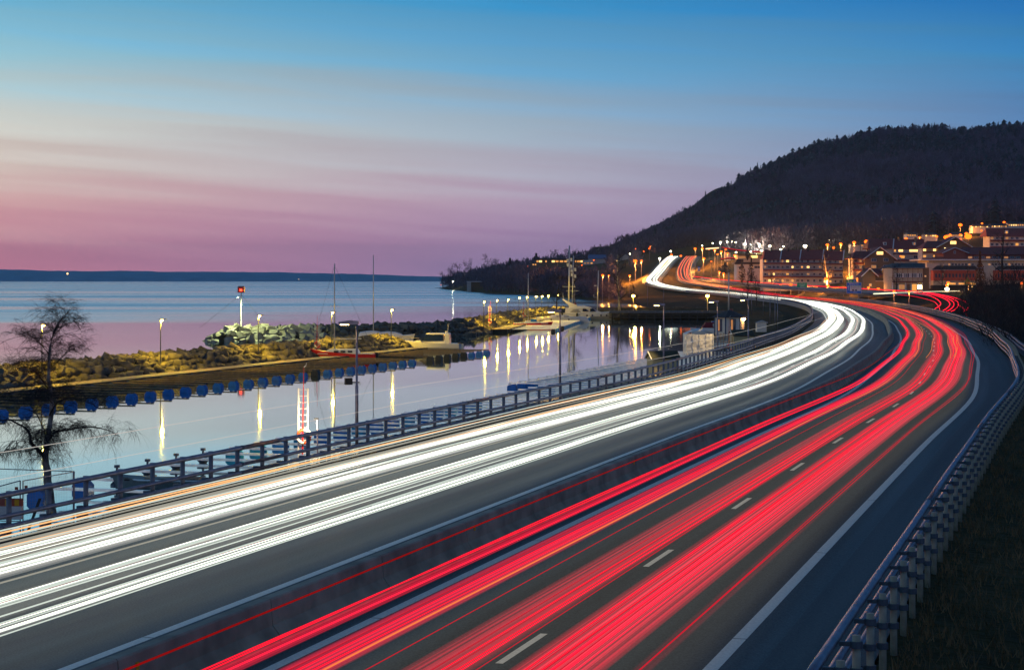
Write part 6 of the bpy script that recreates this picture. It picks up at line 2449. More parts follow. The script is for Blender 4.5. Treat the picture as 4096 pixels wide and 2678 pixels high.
# far woods ---------------------------------------------------------------
def small_bare(seed, n=46):
    """crown of fine slivers on a thin trunk, unit height"""
    r = random.Random(seed)
    b = MB()
    b.tube([(0, 0, 0), (r.uniform(-.02, .02), 0, 0.75)], [0.018, 0.006], 3, cap=False)
    for _ in range(n):
        t = r.random()
        rad = 0.30 * math.sin(min(1.0, 0.25 + t * 0.85) * math.pi)**0.5 * math.sqrt(r.random()) * 1.05
        a = r.uniform(0, 6.28)
        p = Vector((rad * math.cos(a), rad * math.sin(a), 0.28 + 0.70 * t))
        d = Vector((p.x * 1.6 + r.gauss(0, .12), p.y * 1.6 + r.gauss(0, .12), 0.25 + r.random() * 0.3)).normalized() * r.uniform(0.10, 0.22)
        e = Vector((r.gauss(0, 1), r.gauss(0, 1), r.gauss(0, .4))).normalized() * r.uniform(0.012, 0.035)
        b.add([p - d * 0.5 - e, p - d * 0.5 + e, p + d * 0.5], [(0, 1, 2)])
    return b


def small_conifer(seed):
    b = conifer_mb(seed, 1.0, 0.19, 6, 5)
    b.tube([(0, 0, 0), (0, 0, 0.3)], 0.02, 3, cap=False)
    return b


def tri_arrays(b):
    V_ = np.array([tuple(v) for v in b.v])
    T_ = []
    for f in b.f:
        for i in range(1, len(f) - 1):
            T_.append((f[0], f[i], f[i + 1]))
    return V_, np.array(T_)


BAREP = [tri_arrays(small_bare(i)) for i in range(6)]
CONP = [tri_arrays(small_conifer(i)) for i in range(4)]


def scatter(name, protos, P_, H_, m, **props):
    VV, FF, c = [], [], 0
    n = len(P_)
    which = nrg.integers(0, len(protos), n)
    for k, (v, f) in enumerate(protos):
        q = np.where(which == k)[0]
        if not len(q):
            continue
        a = nrg.uniform(0, 6.28, len(q))
        ca, sa = np.cos(a), np.sin(a)
        w = nrg.uniform(0.8, 1.25, len(q)) * H_[q]
        X_ = (v[None, :, 0] * ca[:, None] - v[None, :, 1] * sa[:, None]) * w[:, None] + P_[q, 0][:, None]
        Y_ = (v[None, :, 0] * sa[:, None] + v[None, :, 1] * ca[:, None]) * w[:, None] + P_[q, 1][:, None]
        Z_ = v[None, :, 2] * H_[q][:, None] + P_[q, 2][:, None]
        V2 = np.stack([X_, Y_, Z_], -1).reshape(-1, 3)
        F2 = (f[None] + (np.arange(len(q)) * len(v))[:, None, None]).reshape(-1, 3) + c
        VV.append(V2)
        FF.append(F2)
        c += len(V2)
    return np_mesh(name, np.concatenate(VV), np.concatenate(FF), m, None, **props)


# hillside: sample evenly over what the slope shows
N0 = 44000
Yh = nrg.uniform(1130, 2230, N0)
Uh = nrg.uniform(0.045, 0.36, N0)
Xh = Uh * Yh
Zh = height(Xh, Yh)
slope_ok = (Zh > 12) & (Zh / Yh > (1119 - 1015) / FP)
dm, _z = path_d(RED, Xh, Yh)
slope_ok &= ~((np.abs(dm + 8) < 26) & (Yh < 1400))
con = vnoise(Xh, Yh, 0.010, 21) + 0.55 * sstep(60, 230, Zh) + nrg.uniform(-0.35, 0.35, N0)
kc = slope_ok & (con > 0.36)
kb_ = slope_ok & (con <= 0.36) & (vnoise(Xh, Yh, 0.03, 22) > -0.42)
ic = np.where(kc)[0][:3400]
ib = np.where(kb_)[0][:17000]
scatter('forest', CONP, np.stack([Xh[ic], Yh[ic], Zh[ic] - 0.8], 1), nrg.uniform(10, 19, len(ic)), M['conifer'], kind='stuff', label='dark spruces mixed into the wooded hillside', category='forest')
scatter('forest', BAREP, np.stack([Xh[ib], Yh[ib], Zh[ib] - 0.8], 1), nrg.uniform(10, 17, len(ib)), M['bare'], kind='stuff', label='leafless woods covering the hillside above the town', category='forest')
# pale birch trunks scattered low on the slope
Vb, Fb = [], []
bt = MB()
nb_ = 0
for j in range(4000):
    if nb_ > 130:
        break
    u, y = nrg.uniform(0.10, 0.30), nrg.uniform(1150, 1500)
    z = gz(u * y, y) if j % 2 == 0 else -99
    if z > 20:
        bt.box((u * y, y, z + 6.5), (0.28, 0.28, 13))
        nb_ += 1
bt.build('birch_trunks', mat('far_birch_bark', (0.20, 0.19, 0.20), 0.8), None, kind='stuff', label='pale birch trunks in the woods at the foot of the hill', category='forest')

# headland and the bank between shore and motorway
N1 = 16000
Y1 = nrg.uniform(650, 2100, N1)
sx = shore(Y1)
mx1 = np.interp(Y1, WHT.P[:, 1], WHT.P[:, 0]) - 22
hi = np.where(Y1 < 1340, mx1, sx + 420)
X1 = sx + 2.5 + (hi - sx - 2.5) * nrg.random(N1)
ok = hi > sx + 5
Z1 = height(X1, Y1)
ok &= (Z1 > WL + 0.5)
x_px = X1 / Y1 * FP + CX
y_px = HY - Z1 / Y1 * FP
# keep the houses' views open
for (a, b2, c_, Yw) in ((2110, 2345, 1070, 1490), (2325, 2440, 1070, 1480), (2450, 2530, 1066, 1420), (1862, 1936, 1158, 1400)):
    ok &= ~((x_px > a) & (x_px < b2) & (Y1 < Yw + 14) & (Y1 > Yw - 60))
    ok &= ~((x_px > a) & (x_px < b2) & (Y1 < Yw) & ((y_px - 13.0 / Y1 * FP) < c_ - 14))
ok &= ~((x_px > 2475) & (Y1 < 1200))
ok &= ~((x_px > 2560) & (Y1 < 1600))
i1 = np.where(ok)[0][:5200]
H1 = nrg.uniform(8, 14, len(i1)) * (1 - 0.35 * (Y1[i1] < 1000))
scatter('headland_woods', BAREP, np.stack([X1[i1], Y1[i1], Z1[i1] - 0.6], 1), H1, M['bare'], kind='stuff', label='dark leafless woods on the headland between the lake and the road', category='woods')

# trees one can tell apart on the headland skyline
sky_t = [(1772, 1082, 2000, 'first rounded bare tree at the tip of the headland'), (1800, 1062, 1850, 'second bare tree from the tip of the headland'), (1822, 1044, 1750, 'bare tree with wide crown near the headland tip'), (1870, 1038, 1650, 'tall bare tree left of the highest headland oak'),
         (1905, 1060, 1600, 'lower bare tree between two tall headland trees'), (1953, 1018, 1600, 'tall double-crowned bare tree on the headland skyline'), (1985, 1027, 1600, 'broad bare tree right of the double-crowned tree'), (2050, 1035, 1550, 'small bare tree right of the dark pine'),
         (2095, 1024, 1560, 'round bare oak left of the lit flats'), (2145, 1010, 1620, 'dense dark evergreen at the left end of the lit flats'), (2175, 1022, 1620, 'small bare tree behind the lit flats'), (2215, 994, 1640, 'broad bare oak behind the middle of the lit flats'),
         (2262, 988, 1640, 'second broad oak behind the lit flats, next to the telecom mast'), (2305, 1008, 1620, 'low bare tree right of the telecom mast'), (2346, 996, 1600, 'narrow pointed tree left of the lone round oak'), (2375, 983, 1600, 'lone round oak above the blue roof'),
         (2450, 975, 1650, 'left tree of the group at the foot of the hill'), (2478, 962, 1650, 'tallest tree of the group at the foot of the hill'), (2512, 966, 1650, 'right tree of the group at the foot of the hill'), (2550, 955, 1700, 'tree where the wooded hill begins')]
for i, (x, y, Y, lb_) in enumerate(sky_t):
    X_ = W(x, Y)
    g0 = gz(X_, Y)
    H = (HY - y) / FP * Y - g0
    H = min(max(H, 9), 34)
    z0 = (HY - y) / FP * Y - H
    t_ = branch_tree(50 + i, H, 1.0, H * 0.02, levels=4, up=0.5, nb=(11, 7, 6), first=0.25, twig_r=0.05, len_ratio=(0.36, 0.5, 0.45), crown_top=0.9)
    if 'evergreen' in lb_:
        t_ = (t_[0], tuft_crown(9, H, H * 0.3, H * 0.35, 900, 2.2))
    tree('headland_tree', lb_, X_, Y, z0 - 1, t_, M['bark'], M['conifer'] if 'evergreen' in lb_ else M['bare'])
p = px(2040, 1150, 1420)
tree('pine_tree', 'dark broad pine standing in front of the headland trees', p.x, p.y, p.z, (MB().tube([(0, 0, 0), (0, 0, 16)], [0.5, 0.2], 6), tuft_crown(77, 22, 6.2, 7, 1300, 2.0)), M['bark'], M['conifer'])
# conifers standing out on the ridge
for i, (x, y, hp) in enumerate([(3002, 665, 26), (3170, 596, 28), (3215, 583, 26), (3325, 552, 34), (3560, 515, 38), (3578, 518, 30), (3615, 518, 34), (3655, 515, 34), (3705, 514, 32), (3750, 508, 30), (3778, 506, 30), (3820, 504, 30), (3862, 503, 34), (3900, 502, 36),
                                (2742, 835, 24), (2822, 758, 22), (2955, 690, 22), (3030, 645, 20), (4025, 498, 34), (4062, 494, 36), (2885, 745, 18), (3960, 505, 30), (2990, 690, 22), (3100, 640, 22)]):
    Y = 2050 if x > 3100 else 1800 + (x - 2740) * 0.55
    p = px(x, y, Y)
    H = min(max(p.z - gz(p.x, p.y), 13.0), 30.0)
    ords_ = ['lone spruce', 'tall spruce', 'pointed spruce', 'broad spruce'][i % 4]
    root = empty('spruce_tree', (p.x, p.y, p.z - H), label='%s on the hill ridge, number %d of the skyline row' % (ords_, i + 1) if False else 'dark %s on the hill skyline, %s of the ones standing out' % (ords_, nth(i + 1)), category='tree', group='spruces on the skyline of the hill')
    MB().tube([(0, 0, -3), (0, 0, H * 0.5)], [0.35, 0.2], 5).build('trunk', M['bark'], root)
    conifer_mb(100 + i, H, H * 0.20, 9, 8).build('crown', M['conifer'], root)

# ------------------------------------------------------------------ rough grass and thickets near the road
def blades(name, pos, h0, h1, m, label, n3=3, w=0.03):
    n = len(pos)
    P0 = np.repeat(pos, n3, 0)
    k = len(P0)
    a = nrg.uniform(0, 6.28, k)
    off = np.stack([np.cos(a), np.sin(a), np.zeros(k)], 1) * nrg.uniform(0, 0.12, k)[:, None]
    hh = nrg.uniform(h0, h1, k)
    tip = P0 + off + np.stack([nrg.normal(0, 0.35, k) * hh, nrg.normal(0, 0.35, k) * hh, hh], 1)
    s_ = np.stack([np.cos(a + 1.57), np.sin(a + 1.57), np.zeros(k)], 1) * w * 0.5
    V_ = np.stack([P0 + off - s_, P0 + off + s_, tip], 1).reshape(-1, 3)
    return np_mesh(name, V_, np.arange(k * 3).reshape(-1, 3), m, None, kind='stuff', label=label, category='grass')


M['straw'] = mat('dry_straw', (0.28, 0.155, 0.065), 0.9, 0, 0.4, 1.5, col2=(0.06, 0.05, 0.02))
k = 26000
ss = RED.s[0] + nrg.random(k)**1.6 * 150 + RED.sY(26)
oo = nrg.uniform(6.9, 24, k)
P_ = np.array([RED.at(a, b) for a, b in zip(ss, oo)])
P_[:, 2] = height(P_[:, 0], P_[:, 1]) - 0.02
P_[oo < 9.6, 2] = -7.0 - 0.05 - 0.27 * (oo[oo < 9.6] - 6.6) / 3.0
blades('grass', P_, 0.08, 0.34, M['straw'], 'dry tufted grass on the verge outside the right railing')
k = 16000
ss = RED.sY(48) + nrg.random(k) * 210
oo = nrg.uniform(-22.5, -17.3, k)
P_ = np.array([RED.at(a, b) for a, b in zip(ss, oo)])
P_[:, 2] = height(P_[:, 0], P_[:, 1]) - 0.02
blades('grass', P_, 0.08, 0.36, M['straw'], 'dry grass on the bank below the left railing')


def thicket(seed, X, Y, w, H, label, n=900):
    r = random.Random(seed)
    root = empty('thicket', (X, Y, gz(X, Y) - 0.3), label=label, category='bush')
    st, cr = MB(), MB()
    for i in range(22):
        a = r.uniform(0, 6.28)
        q = r.random() * w * 0.4
        b0 = Vector((math.cos(a) * q, math.sin(a) * q * 0.7, 0))
        t_ = b0 + Vector((math.cos(a) * w * 0.22, math.sin(a) * w * 0.15, H * r.uniform(0.5, 0.85)))
        st.tube([b0, b0.lerp(t_, 0.5) + Vector((0, 0, 0.2)), t_], [0.05, 0.035, 0.015], 3, cap=False)
    for i in range(n):
        t = r.random()
        rad = w * 0.5 * math.sqrt(1 - (t * 0.92)**2) * math.sqrt(r.random())
        a = r.uniform(0, 6.28)
        p = Vector((rad * math.cos(a), rad * math.sin(a) * 0.7, H * t * r.uniform(0.85, 1.05)))
        d = Vector((r.gauss(0, .5), r.gauss(0, .5), 0.6 + r.random())).normalized() * r.uniform(0.5, 1.3)
        e = Vector((r.gauss(0, 1), r.gauss(0, 1), 0)).normalized() * r.uniform(0.015, 0.05)
        cr.add([p - e, p + e, p + d], [(0, 1, 2)])
    st.build('stems', M['bark'], root)
    cr.build('twigs', M['twig'], root)


tk = [(3920, 355, 11, 6.5), (3960, 330, 12, 7.5), (4020, 310, 12, 8), (4080, 300, 13, 8), (4010, 270, 12, 7), (4080, 250, 12, 7), (3950, 290, 9, 5), (4090, 215, 10, 5.5), (4050, 235, 9, 5), (4140, 260, 14, 8), (4150, 200, 12, 6), (3890, 380, 8, 5)]
for i, (x, Y, w, H) in enumerate(tk):
    thicket(i + 1, W(x, Y), Y, w, H, ['dark leafless thicket at the left edge of the bushes beyond the bend', 'dark thicket below the lit ivy-clad trunk', 'broad dark thicket in the middle of the slope', 'tall dark thicket at the right edge of the frame',
            'dark thicket just behind the outer guardrail', 'lower dark thicket at the right edge', 'small dark thicket low on the slope', 'dark bush behind the right railing bend', 'low dark bush next to the outer railing', 'dark thicket beyond the frame edge',
            'dark bush close by the verge at the right edge', 'small bare bush nearest the slip road'][i], 1500)

# ------------------------------------------------------------------ light of the traffic
def light_tubes(name, path, specs, m, s0, s1, step=5.0, taper=False, **props):
    """specs: (offset, height, half width, half height, wander, phase)"""
    n = int((s1 - s0) / step) + 1
    s = np.linspace(s0, s1, n)
    x = np.interp(s, path.s, path.P[:, 0])
    y = np.interp(s, path.s, path.P[:, 1])
    z = np.interp(s, path.s, path.P[:, 2])
    nx = np.interp(s, path.s, path.N[:, 0])
    ny = np.interp(s, path.s, path.N[:, 1])
    VV, FF, c = [], [], 0
    for (o, h_, w, hh, wa, ph) in specs:
        oo = o + wa * np.sin(s / 55.0 + ph) + wa * 0.6 * np.sin(s / 23.0 + ph * 2.3)
        hz = h_ + 0.02 * np.sin(s / 9.0 + ph * 3)
        grow = (1.0 + np.clip((s - 250) / 900, 0, 1) * 0.6) * (1.0 if not taper else (0.17 + 0.83 * np.clip((s - 90) / 190, 0, 1)) * (1 + 2.4 * np.clip((s - 200) / 600, 0, 1)))
        for (a, b2) in ((-1, 0), (0, 1), (1, 0), (0, -1)):
            VV.append(np.stack([x + nx * (oo + a * w * grow), y + ny * (oo + a * w * grow), z + hz + b2 * hh * grow], 1))
        i = np.arange(n - 1)
        for k_ in range(4):
            p0, p1 = c + k_ * n, c + ((k_ + 1) % 4) * n
            FF.append(np.stack([p0 + i, p1 + i, p1 + i + 1, p0 + i + 1], 1))
        c += 4 * n
    return np_mesh(name, np.concatenate(VV), np.concatenate(FF), m, None, **props)


def light_sheet(name, path, o0, o1, h_, m, s0, s1, seed, parent=None, taper=None, step=5.0):
    n = int((s1 - s0) / step) + 1
    s = np.linspace(s0, s1, n)
    wa = 0.05 * np.sin(s / 60.0 + seed) + 0.03 * np.sin(s / 27.0 + 2 * seed)
    x = np.interp(s, path.s, path.P[:, 0])
    y = np.interp(s, path.s, path.P[:, 1])
    z = np.interp(s, path.s, path.P[:, 2])
    nx = np.interp(s, path.s, path.N[:, 0])
    ny = np.interp(s, path.s, path.N[:, 1])
    V_, U_ = [], []
    for k_, o in enumerate((o0, o1)):
        V_.append(np.stack([x + nx * (o + wa), y + ny * (o + wa), z + h_], 1))
        U_.append(np.stack([np.full(n, float(k_)), s], 1))
    i = np.arange(n - 1)
    return np_mesh(name, np.concatenate(V_), np.stack([i, n + i, n + i + 1, i + 1], 1), m, parent, uv=np.concatenate(U_))


rt = random.Random(99)
sW0, sW1 = WHT.sY(22), WHT.sY(1296)
sRd0, sRd1 = RED.sY(22), RED.sY(1290)
PHI = lambda: rt.uniform(0, 6.28)
E_W = emat('headlight_trail', (0.97, 1.0, 0.86), 2.4)
E_W2 = emat('headlight_trail_faint', (0.80, 0.90, 0.80), 0.8, 'NONE')
E_WO = emat('orange_marker_trail', (1.0, 0.50, 0.20), 1.3, 'NONE')
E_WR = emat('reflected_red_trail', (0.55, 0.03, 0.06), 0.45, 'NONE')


E_R = upward(emat('tail_light_trail', (1.0, 0.010, 0.032), 1.35, 'NONE'))


def under_glow():
    """added glow, downwards only, standing in for the dipped headlamps of the same cars"""
    m = bpy.data.materials.new('added_downward_glow')
    m.use_nodes = True
    nt = m.node_tree
    N, L = nt.nodes, nt.links
    N.clear()
    o = N.new('ShaderNodeOutputMaterial')
    g = N.new('ShaderNodeNewGeometry')
    sp = N.new('ShaderNodeSeparateXYZ')
    L.new(g.outputs['Normal'], sp.inputs[0])
    c = N.new('ShaderNodeMath')
    c.operation = 'LESS_THAN'
    c.inputs[1].default_value = -0.5
    L.new(sp.outputs[2], c.inputs[0])
    e = N.new('ShaderNodeEmission')
    e.inputs[0].default_value = (0.96, 0.93, 0.90, 1)
    e.inputs[1].default_value = 0.30
    t = N.new('ShaderNodeBsdfTransparent')
    mx = N.new('ShaderNodeMixShader')
    L.new(c.outputs[0], mx.inputs[0])
    L.new(t.outputs[0], mx.inputs[1])
    L.new(e.outputs[0], mx.inputs[2])
    L.new(mx.outputs[0], o.inputs[0])
    return m


E_U = under_glow()
E_R2 = upward(emat('tail_light_trail_faint', (1.0, 0.02, 0.05), 0.6, 'NONE'))
E_R3 = upward(emat('slip_tail_light_trail', (1.0, 0.012, 0.035), 2.6))
E_RD = emat('high_marker_trail', (0.75, 0.012, 0.012), 0.34, 'NONE')
E_O = emat('indicator_trail', (1.0, 0.22, 0.06), 1.0, 'NONE')
E_HI = emat('roof_marker_trail', (1.0, 0.93, 0.85), 0.6, 'NONE')

G_ = 'light trails of the traffic'
lt = empty('headlight_trails', tuple(WHT.at(60, 0)), kind='stuff', label='white streaks of oncoming headlights filling the left carriageway', category='light trails')
# offsets here are from the white centre line (lane line)
bright = []
for _ in range(9):
    bright.append((rt.gauss(-1.45, 0.26), rt.uniform(0.58, 0.75), 0.045, 0.045, 0.10, PHI()))
for _ in range(9):
    bright.append((rt.gauss(-2.85, 0.24), rt.uniform(0.58, 0.80), 0.045, 0.045, 0.10, PHI()))
for _ in range(5):
    bright.append((rt.gauss(0.55, 0.10), rt.uniform(0.60, 0.72), 0.035, 0.035, 0.06, PHI()))
for _ in range(4):
    bright.append((rt.gauss(2.25, 0.07), rt.uniform(0.60, 0.70), 0.032, 0.032, 0.06, PHI()))
o = light_tubes('bright_streaks', WHT, bright, E_W, sW0, sW1, taper=True)
faint = []
for _ in range(16):
    faint.append((rt.uniform(-3.3, -1.0), rt.uniform(0.5, 1.3), 0.018, 0.018, 0.08, PHI()))
for _ in range(9):
    faint.append((rt.uniform(0.25, 1.5), rt.uniform(0.45, 0.8), 0.016, 0.016, 0.05, PHI()))
for _ in range(5):
    faint.append((rt.uniform(1.9, 2.5), rt.uniform(0.45, 0.7), 0.014, 0.014, 0.05, PHI()))
o2 = light_tubes('faint_streaks', WHT, faint, E_W2, sW0, sW1)
o6 = light_tubes('grey_streaks', WHT, [(rt.uniform(-3.6, -0.9), rt.uniform(0.4, 1.2), 0.03, 0.02, 0.06, PHI()) for _ in range(14)], emat('dim_grey_trail', (0.62, 0.60, 0.50), 0.55, 'NONE'), sW0, WHT.sY(260))
o3 = light_tubes('orange_streaks', WHT, [(-2.2, 0.95, 0.03, 0.03, 0.08, 1.0), (-2.5, 1.15, 0.018, 0.018, 0.08, 2.0), (-3.3, 1.0, 0.02, 0.02, 0.05, 3.0)], E_WO, sW0, sW1)
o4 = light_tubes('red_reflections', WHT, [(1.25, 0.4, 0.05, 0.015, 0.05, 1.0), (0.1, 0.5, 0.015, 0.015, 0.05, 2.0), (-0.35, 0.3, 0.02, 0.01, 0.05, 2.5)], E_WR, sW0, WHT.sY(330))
sh = []
for i, (a, b2, h_, st_) in enumerate([(-3.45, -2.3, 0.66, 0.85), (-2.0, -0.85, 0.66, 0.85), (0.15, 1.0, 0.62, 0.30), (0.9, 1.7, 0.6, 0.12), (1.85, 2.6, 0.62, 0.28)]):
    sh.append(light_sheet('light_band', WHT, a, b2, h_, trail_sheet('headlight_smear_%d' % i, (1.0, 0.97, 0.86), st_, 22, i * 3.1, grow=1.0), sW0, sW1, i))
for q in [o, o2, o3, o4, o6] + sh:
    q.parent = lt
    q.location = -Vector(lt.location)

hi_ = []
for i, (off, h_, lb_) in enumerate([(-2.95, 2.62, 'upper thin white light line of a lorry crossing high over the harbour water'), (-1.75, 3.12, 'lower thin white light line of a lorry running above the left railing')]):
    q = light_tubes('lorry_light_line', WHT, [(off - 0.25, h_ + (0.35 if i == 0 else -0.55), 0.007, 0.007, 0.03, i * 2.0)], E_HI, sW0, WHT.sY(330), label=lb_, category='light trail')

rl = empty('tail_light_trails', tuple(RED.at(60, 0)), kind='stuff', label='red streaks of tail lights filling the right carriageway', category='light trails')
tubes, ft = [], []
for c_, sd, n, w in ((-3.02, 0.05, 3, 0.032), (-1.72, 0.12, 3, 0.022), (0.42, 0.16, 3, 0.02), (2.1, 0.24, 5, 0.022)):
    for _ in range(n):
        tubes.append((rt.gauss(c_, sd), rt.uniform(0.62, 0.9), w, w * 0.45, 0.06, PHI()))
for c_, sd, n in ((-0.75, 0.12, 1), (0.38, 0.2, 5), (2.1, 0.27, 6), (-1.7, 0.15, 3), (3.35, 0.08, 2)):
    for _ in range(n):
        ft.append((rt.gauss(c_, sd), rt.uniform(0.6, 0.95), 0.014, 0.010, 0.06, PHI()))
q1 = light_tubes('bright_streaks', RED, tubes, E_R, sRd0, sRd1)
q2 = light_tubes('faint_streaks', RED, ft, E_R2, sRd0, sRd1)
q3 = light_tubes('orange_streaks', RED, [(-1.38, 0.78, 0.017, 0.017, 0.02, 1.2)], E_O, sRd0, RED.sY(420))
or_ = []
for i in range(7):
    or_.append((rt.gauss(-0.9 if i < 2 else 1.9, 0.55), rt.uniform(0.7, 1.0), 0.02, 0.02, 0.3, PHI()))
q4 = light_tubes('orange_streaks', RED, or_, E_O, RED.sY(150), RED.sY(640))
q5 = light_tubes('high_red_line', RED, [(-2.8, 1.5, 0.018, 0.018, 0.03, 0.4)], E_RD, sRd0, RED.sY(300))
q6 = light_tubes('amber_streaks', RED, [(o_, 0.85, 0.10, 0.08, 0.25, o_ * 3) for o_ in (-3.4, -1.6, 0.2, 1.4, 2.6, 3.6)], emat('amber_trail', (1.0, 0.30, 0.10), 1.5, 'NONE'), RED.sY(900), sRd1)
q6.parent = rl
q6.location = -Vector(rl.location)
shr = []
for i, (a, b2, h_, st_) in enumerate([(-3.3, -2.75, 0.72, 0.8), (-2.2, -1.25, 0.72, 0.95), (-0.25, 0.90, 0.74, 0.60), (1.32, 2.85, 0.74, 1.1), (3.15, 3.5, 0.7, 0.10)]):
    shr.append(light_sheet('light_band', RED, a, b2, h_, upward(trail_sheet('tail_light_smear_%d' % i, (1.0, 0.016, 0.052), st_ * 0.8, 16 * (b2 - a) + 4, i * 5.7 + 1)), sRd0, sRd1, i + 2))
shr.append(light_sheet('added_road_glow', RED, -3.0, 3.3, 0.6, E_U, sRd0, sRd1, 0.0, step=9.0))  # added sheet, clear from above, that lights the road beneath it
for q in [q1, q2, q3, q4, q5] + shr:
    q.parent = rl
    q.location = -Vector(rl.location)

# slip road: a strip of asphalt with a low grey parapet, one thick red line above it
SP = Path([tuple(v) for v in slip])
sl = empty('slip_road', (0, 0, 0), kind='structure')
nS = 60
s_ = np.linspace(0, SP.L, nS)
ribbon('asphalt_lane', SP, -3.2, 3.2, 0, SP.L, M['asphalt'], -0.6, step=12, parent=sl)
ribbon('parapet', SP, 0, 0, 0, SP.L, M['concrete_light'], step=12, parent=sl, zs=[-0.6, 0.25]) if False else None
pp = empty('slip_road_parapet', tuple(SP.at(0, -3.4)), label='long low grey parapet along the rising slip road behind the motorway', category='wall')
sV = np.linspace(0, SP.L, 40)
Vp = np.concatenate([SP.at(sV, -3.5, -1.6), SP.at(sV, -3.5, 0.15), SP.at(sV, -3.25, 0.15), SP.at(sV, -3.25, -1.6)]) - np.array(pp.location)
i = np.arange(39)
np_mesh('coping', Vp, np.concatenate([np.stack([a * 40 + i, b_ * 40 + i, b_ * 40 + i + 1, a * 40 + i + 1], 1) for a, b_ in ((0, 1), (1, 2), (2, 3))]), M['concrete_light'], pp)
light_tubes('slip_road_light_line', SP, [(0.6, 0.75, 0.10, 0.10, 0.2, 1.0), (-0.6, 0.7, 0.07, 0.07, 0.2, 2.0), (0.2, 0.8, 0.05, 0.05, 0.3, 3.0)], E_R3, 0, SP.L, label='straight red light line along the slip road in front of the terrace', category='light trail')


def pix_line(name, pts, r_, m, label, cat='light trail', n=24, group=None):
    P3 = np.array([tuple(px(x, y, Y)) for x, y, Y in pts])
    t = np.linspace(0, 1, len(P3))
    tt = np.linspace(0, 1, n)
    f = [spline(t, P3[:, k]) for k in range(3)]
    Q = [(float(f[0](q)), float(f[1](q)), float(f[2](q))) for q in tt]
    b = MB().tube(Q, r_, 5)
    return b.build(name, m, None, label=label, category=cat, group=group)


cz = lambda x, y: (3400 + x * 0.2924, 850 + y * 0.2924)
arcs = [([(870, 1095, 530), (1060, 1130, 490), (1190, 1185, 450), (1242, 1250, 425), (1180, 1305, 405), (1080, 1358, 392)], 0.09, 'innermost of the five bright red curved light trails at the slip road bend'),
        ([(990, 1092, 528), (1200, 1145, 490), (1330, 1200, 455), (1366, 1260, 425), (1310, 1320, 402), (1235, 1358, 390)], 0.09, 'second red curved light trail from the left at the slip road bend'),
        ([(1010, 1092, 526), (1250, 1145, 488), (1390, 1205, 452), (1424, 1262, 422), (1370, 1325, 400), (1305, 1358, 388)], 0.09, 'third red curved light trail from the left at the slip road bend'),
        ([(1030, 1090, 524), (1290, 1140, 486), (1450, 1205, 450), (1483, 1262, 420), (1430, 1330, 398), (1378, 1356, 386)], 0.09, 'fourth red curved light trail from the left at the slip road bend'),
        ([(1050, 1088, 522), (1350, 1145, 482), (1550, 1205, 446), (1617, 1270, 416), (1600, 1325, 396), (1545, 1356, 384)], 0.10, 'outermost wide red curved light trail at the slip road bend'),
        ([(640, 1120, 520), (900, 1150, 485), (1130, 1210, 450), (1205, 1275, 425), (1228, 1340, 404), (1190, 1420, 372)], 0.045, 'thin red light trail left of the bright curves'),
        ([(1480, 1262, 425), (1560, 1320, 395), (1600, 1400, 365), (1570, 1480, 345), (1480, 1550, 325)], 0.055, 'thin red light trail curling down to the outer railing')]
for pts, r_, lb_ in arcs:
    pix_line('curved_light_trail', [(*cz(x, y), Y) for x, y, Y in pts], r_, E_R3, lb_, group='red curved light trails at the slip road')
pix_line('street_light_trail', [(*cz(320, 1108), 548), (*cz(600, 1096), 546), (*cz(1000, 1082), 545), (*cz(1500, 1070), 545)], 0.055, emat('street_white_trail', (1, 0.97, 0.6), 1.6), 'greenish white light line on the street before the cream building')
pix_line('street_light_trail', [(*cz(320, 1110), 546), (*cz(480, 1104), 546), (*cz(640, 1096), 545)], 0.16, emat('street_white_trail2', (1, 0.97, 0.6), 1.6), 'thick left end of the white light line on the street')
pix_line('red_road_trail', [(*c3(1165, 333), 1200), (*c3(1230, 345), 1180), (*c3(1350, 362), 1150), (*c3(1570, 380), 1100)], 0.42, E_R2, 'red light line on the road at the foot of the hill')
pix_line('red_road_trail', [(*c3(1150, 445), 980), (*c3(1230, 435), 970), (*c3(1330, 437), 960), (*c3(1560, 438), 940)], 0.42, E_R2, 'second red light line behind the white modern house')
pix_line('orange_road_trail', [(*c3(1010, 345), 1150), (*c3(1070, 340), 1160), (*c3(1128, 336), 1180)], 0.4, emat('orange_road_trail', (1, 0.6, 0.3), 2.0, 'NONE'), 'short pale orange light line on the hill foot road')
for i, pts in enumerate(([(550, 528, 1130), (610, 480, 1180), (665, 428, 1270)], [(525, 585, 1080), (600, 520, 1140), (668, 450, 1240)])):
    pix_line('branch_light_trail', [(*c3(x, y), Y) for x, y, Y in pts], 0.25, emat('branch_trail', (1, 0.85, 0.4), 3.0), ['upper', 'lower'][i] + ' pale light line left of the uphill white stream')
# two street lamps in front of the bank, pale lit poles
for i, (x, yt, yb) in enumerate(((603, 1075, 1220), (808, 1080, 1250))):
    street_lamp(*cz(x, yt), 470, ['left', 'right'][i] + ' of the two pale lit lamp posts on the bank before the cream building', 'orange', 0.22, 500)

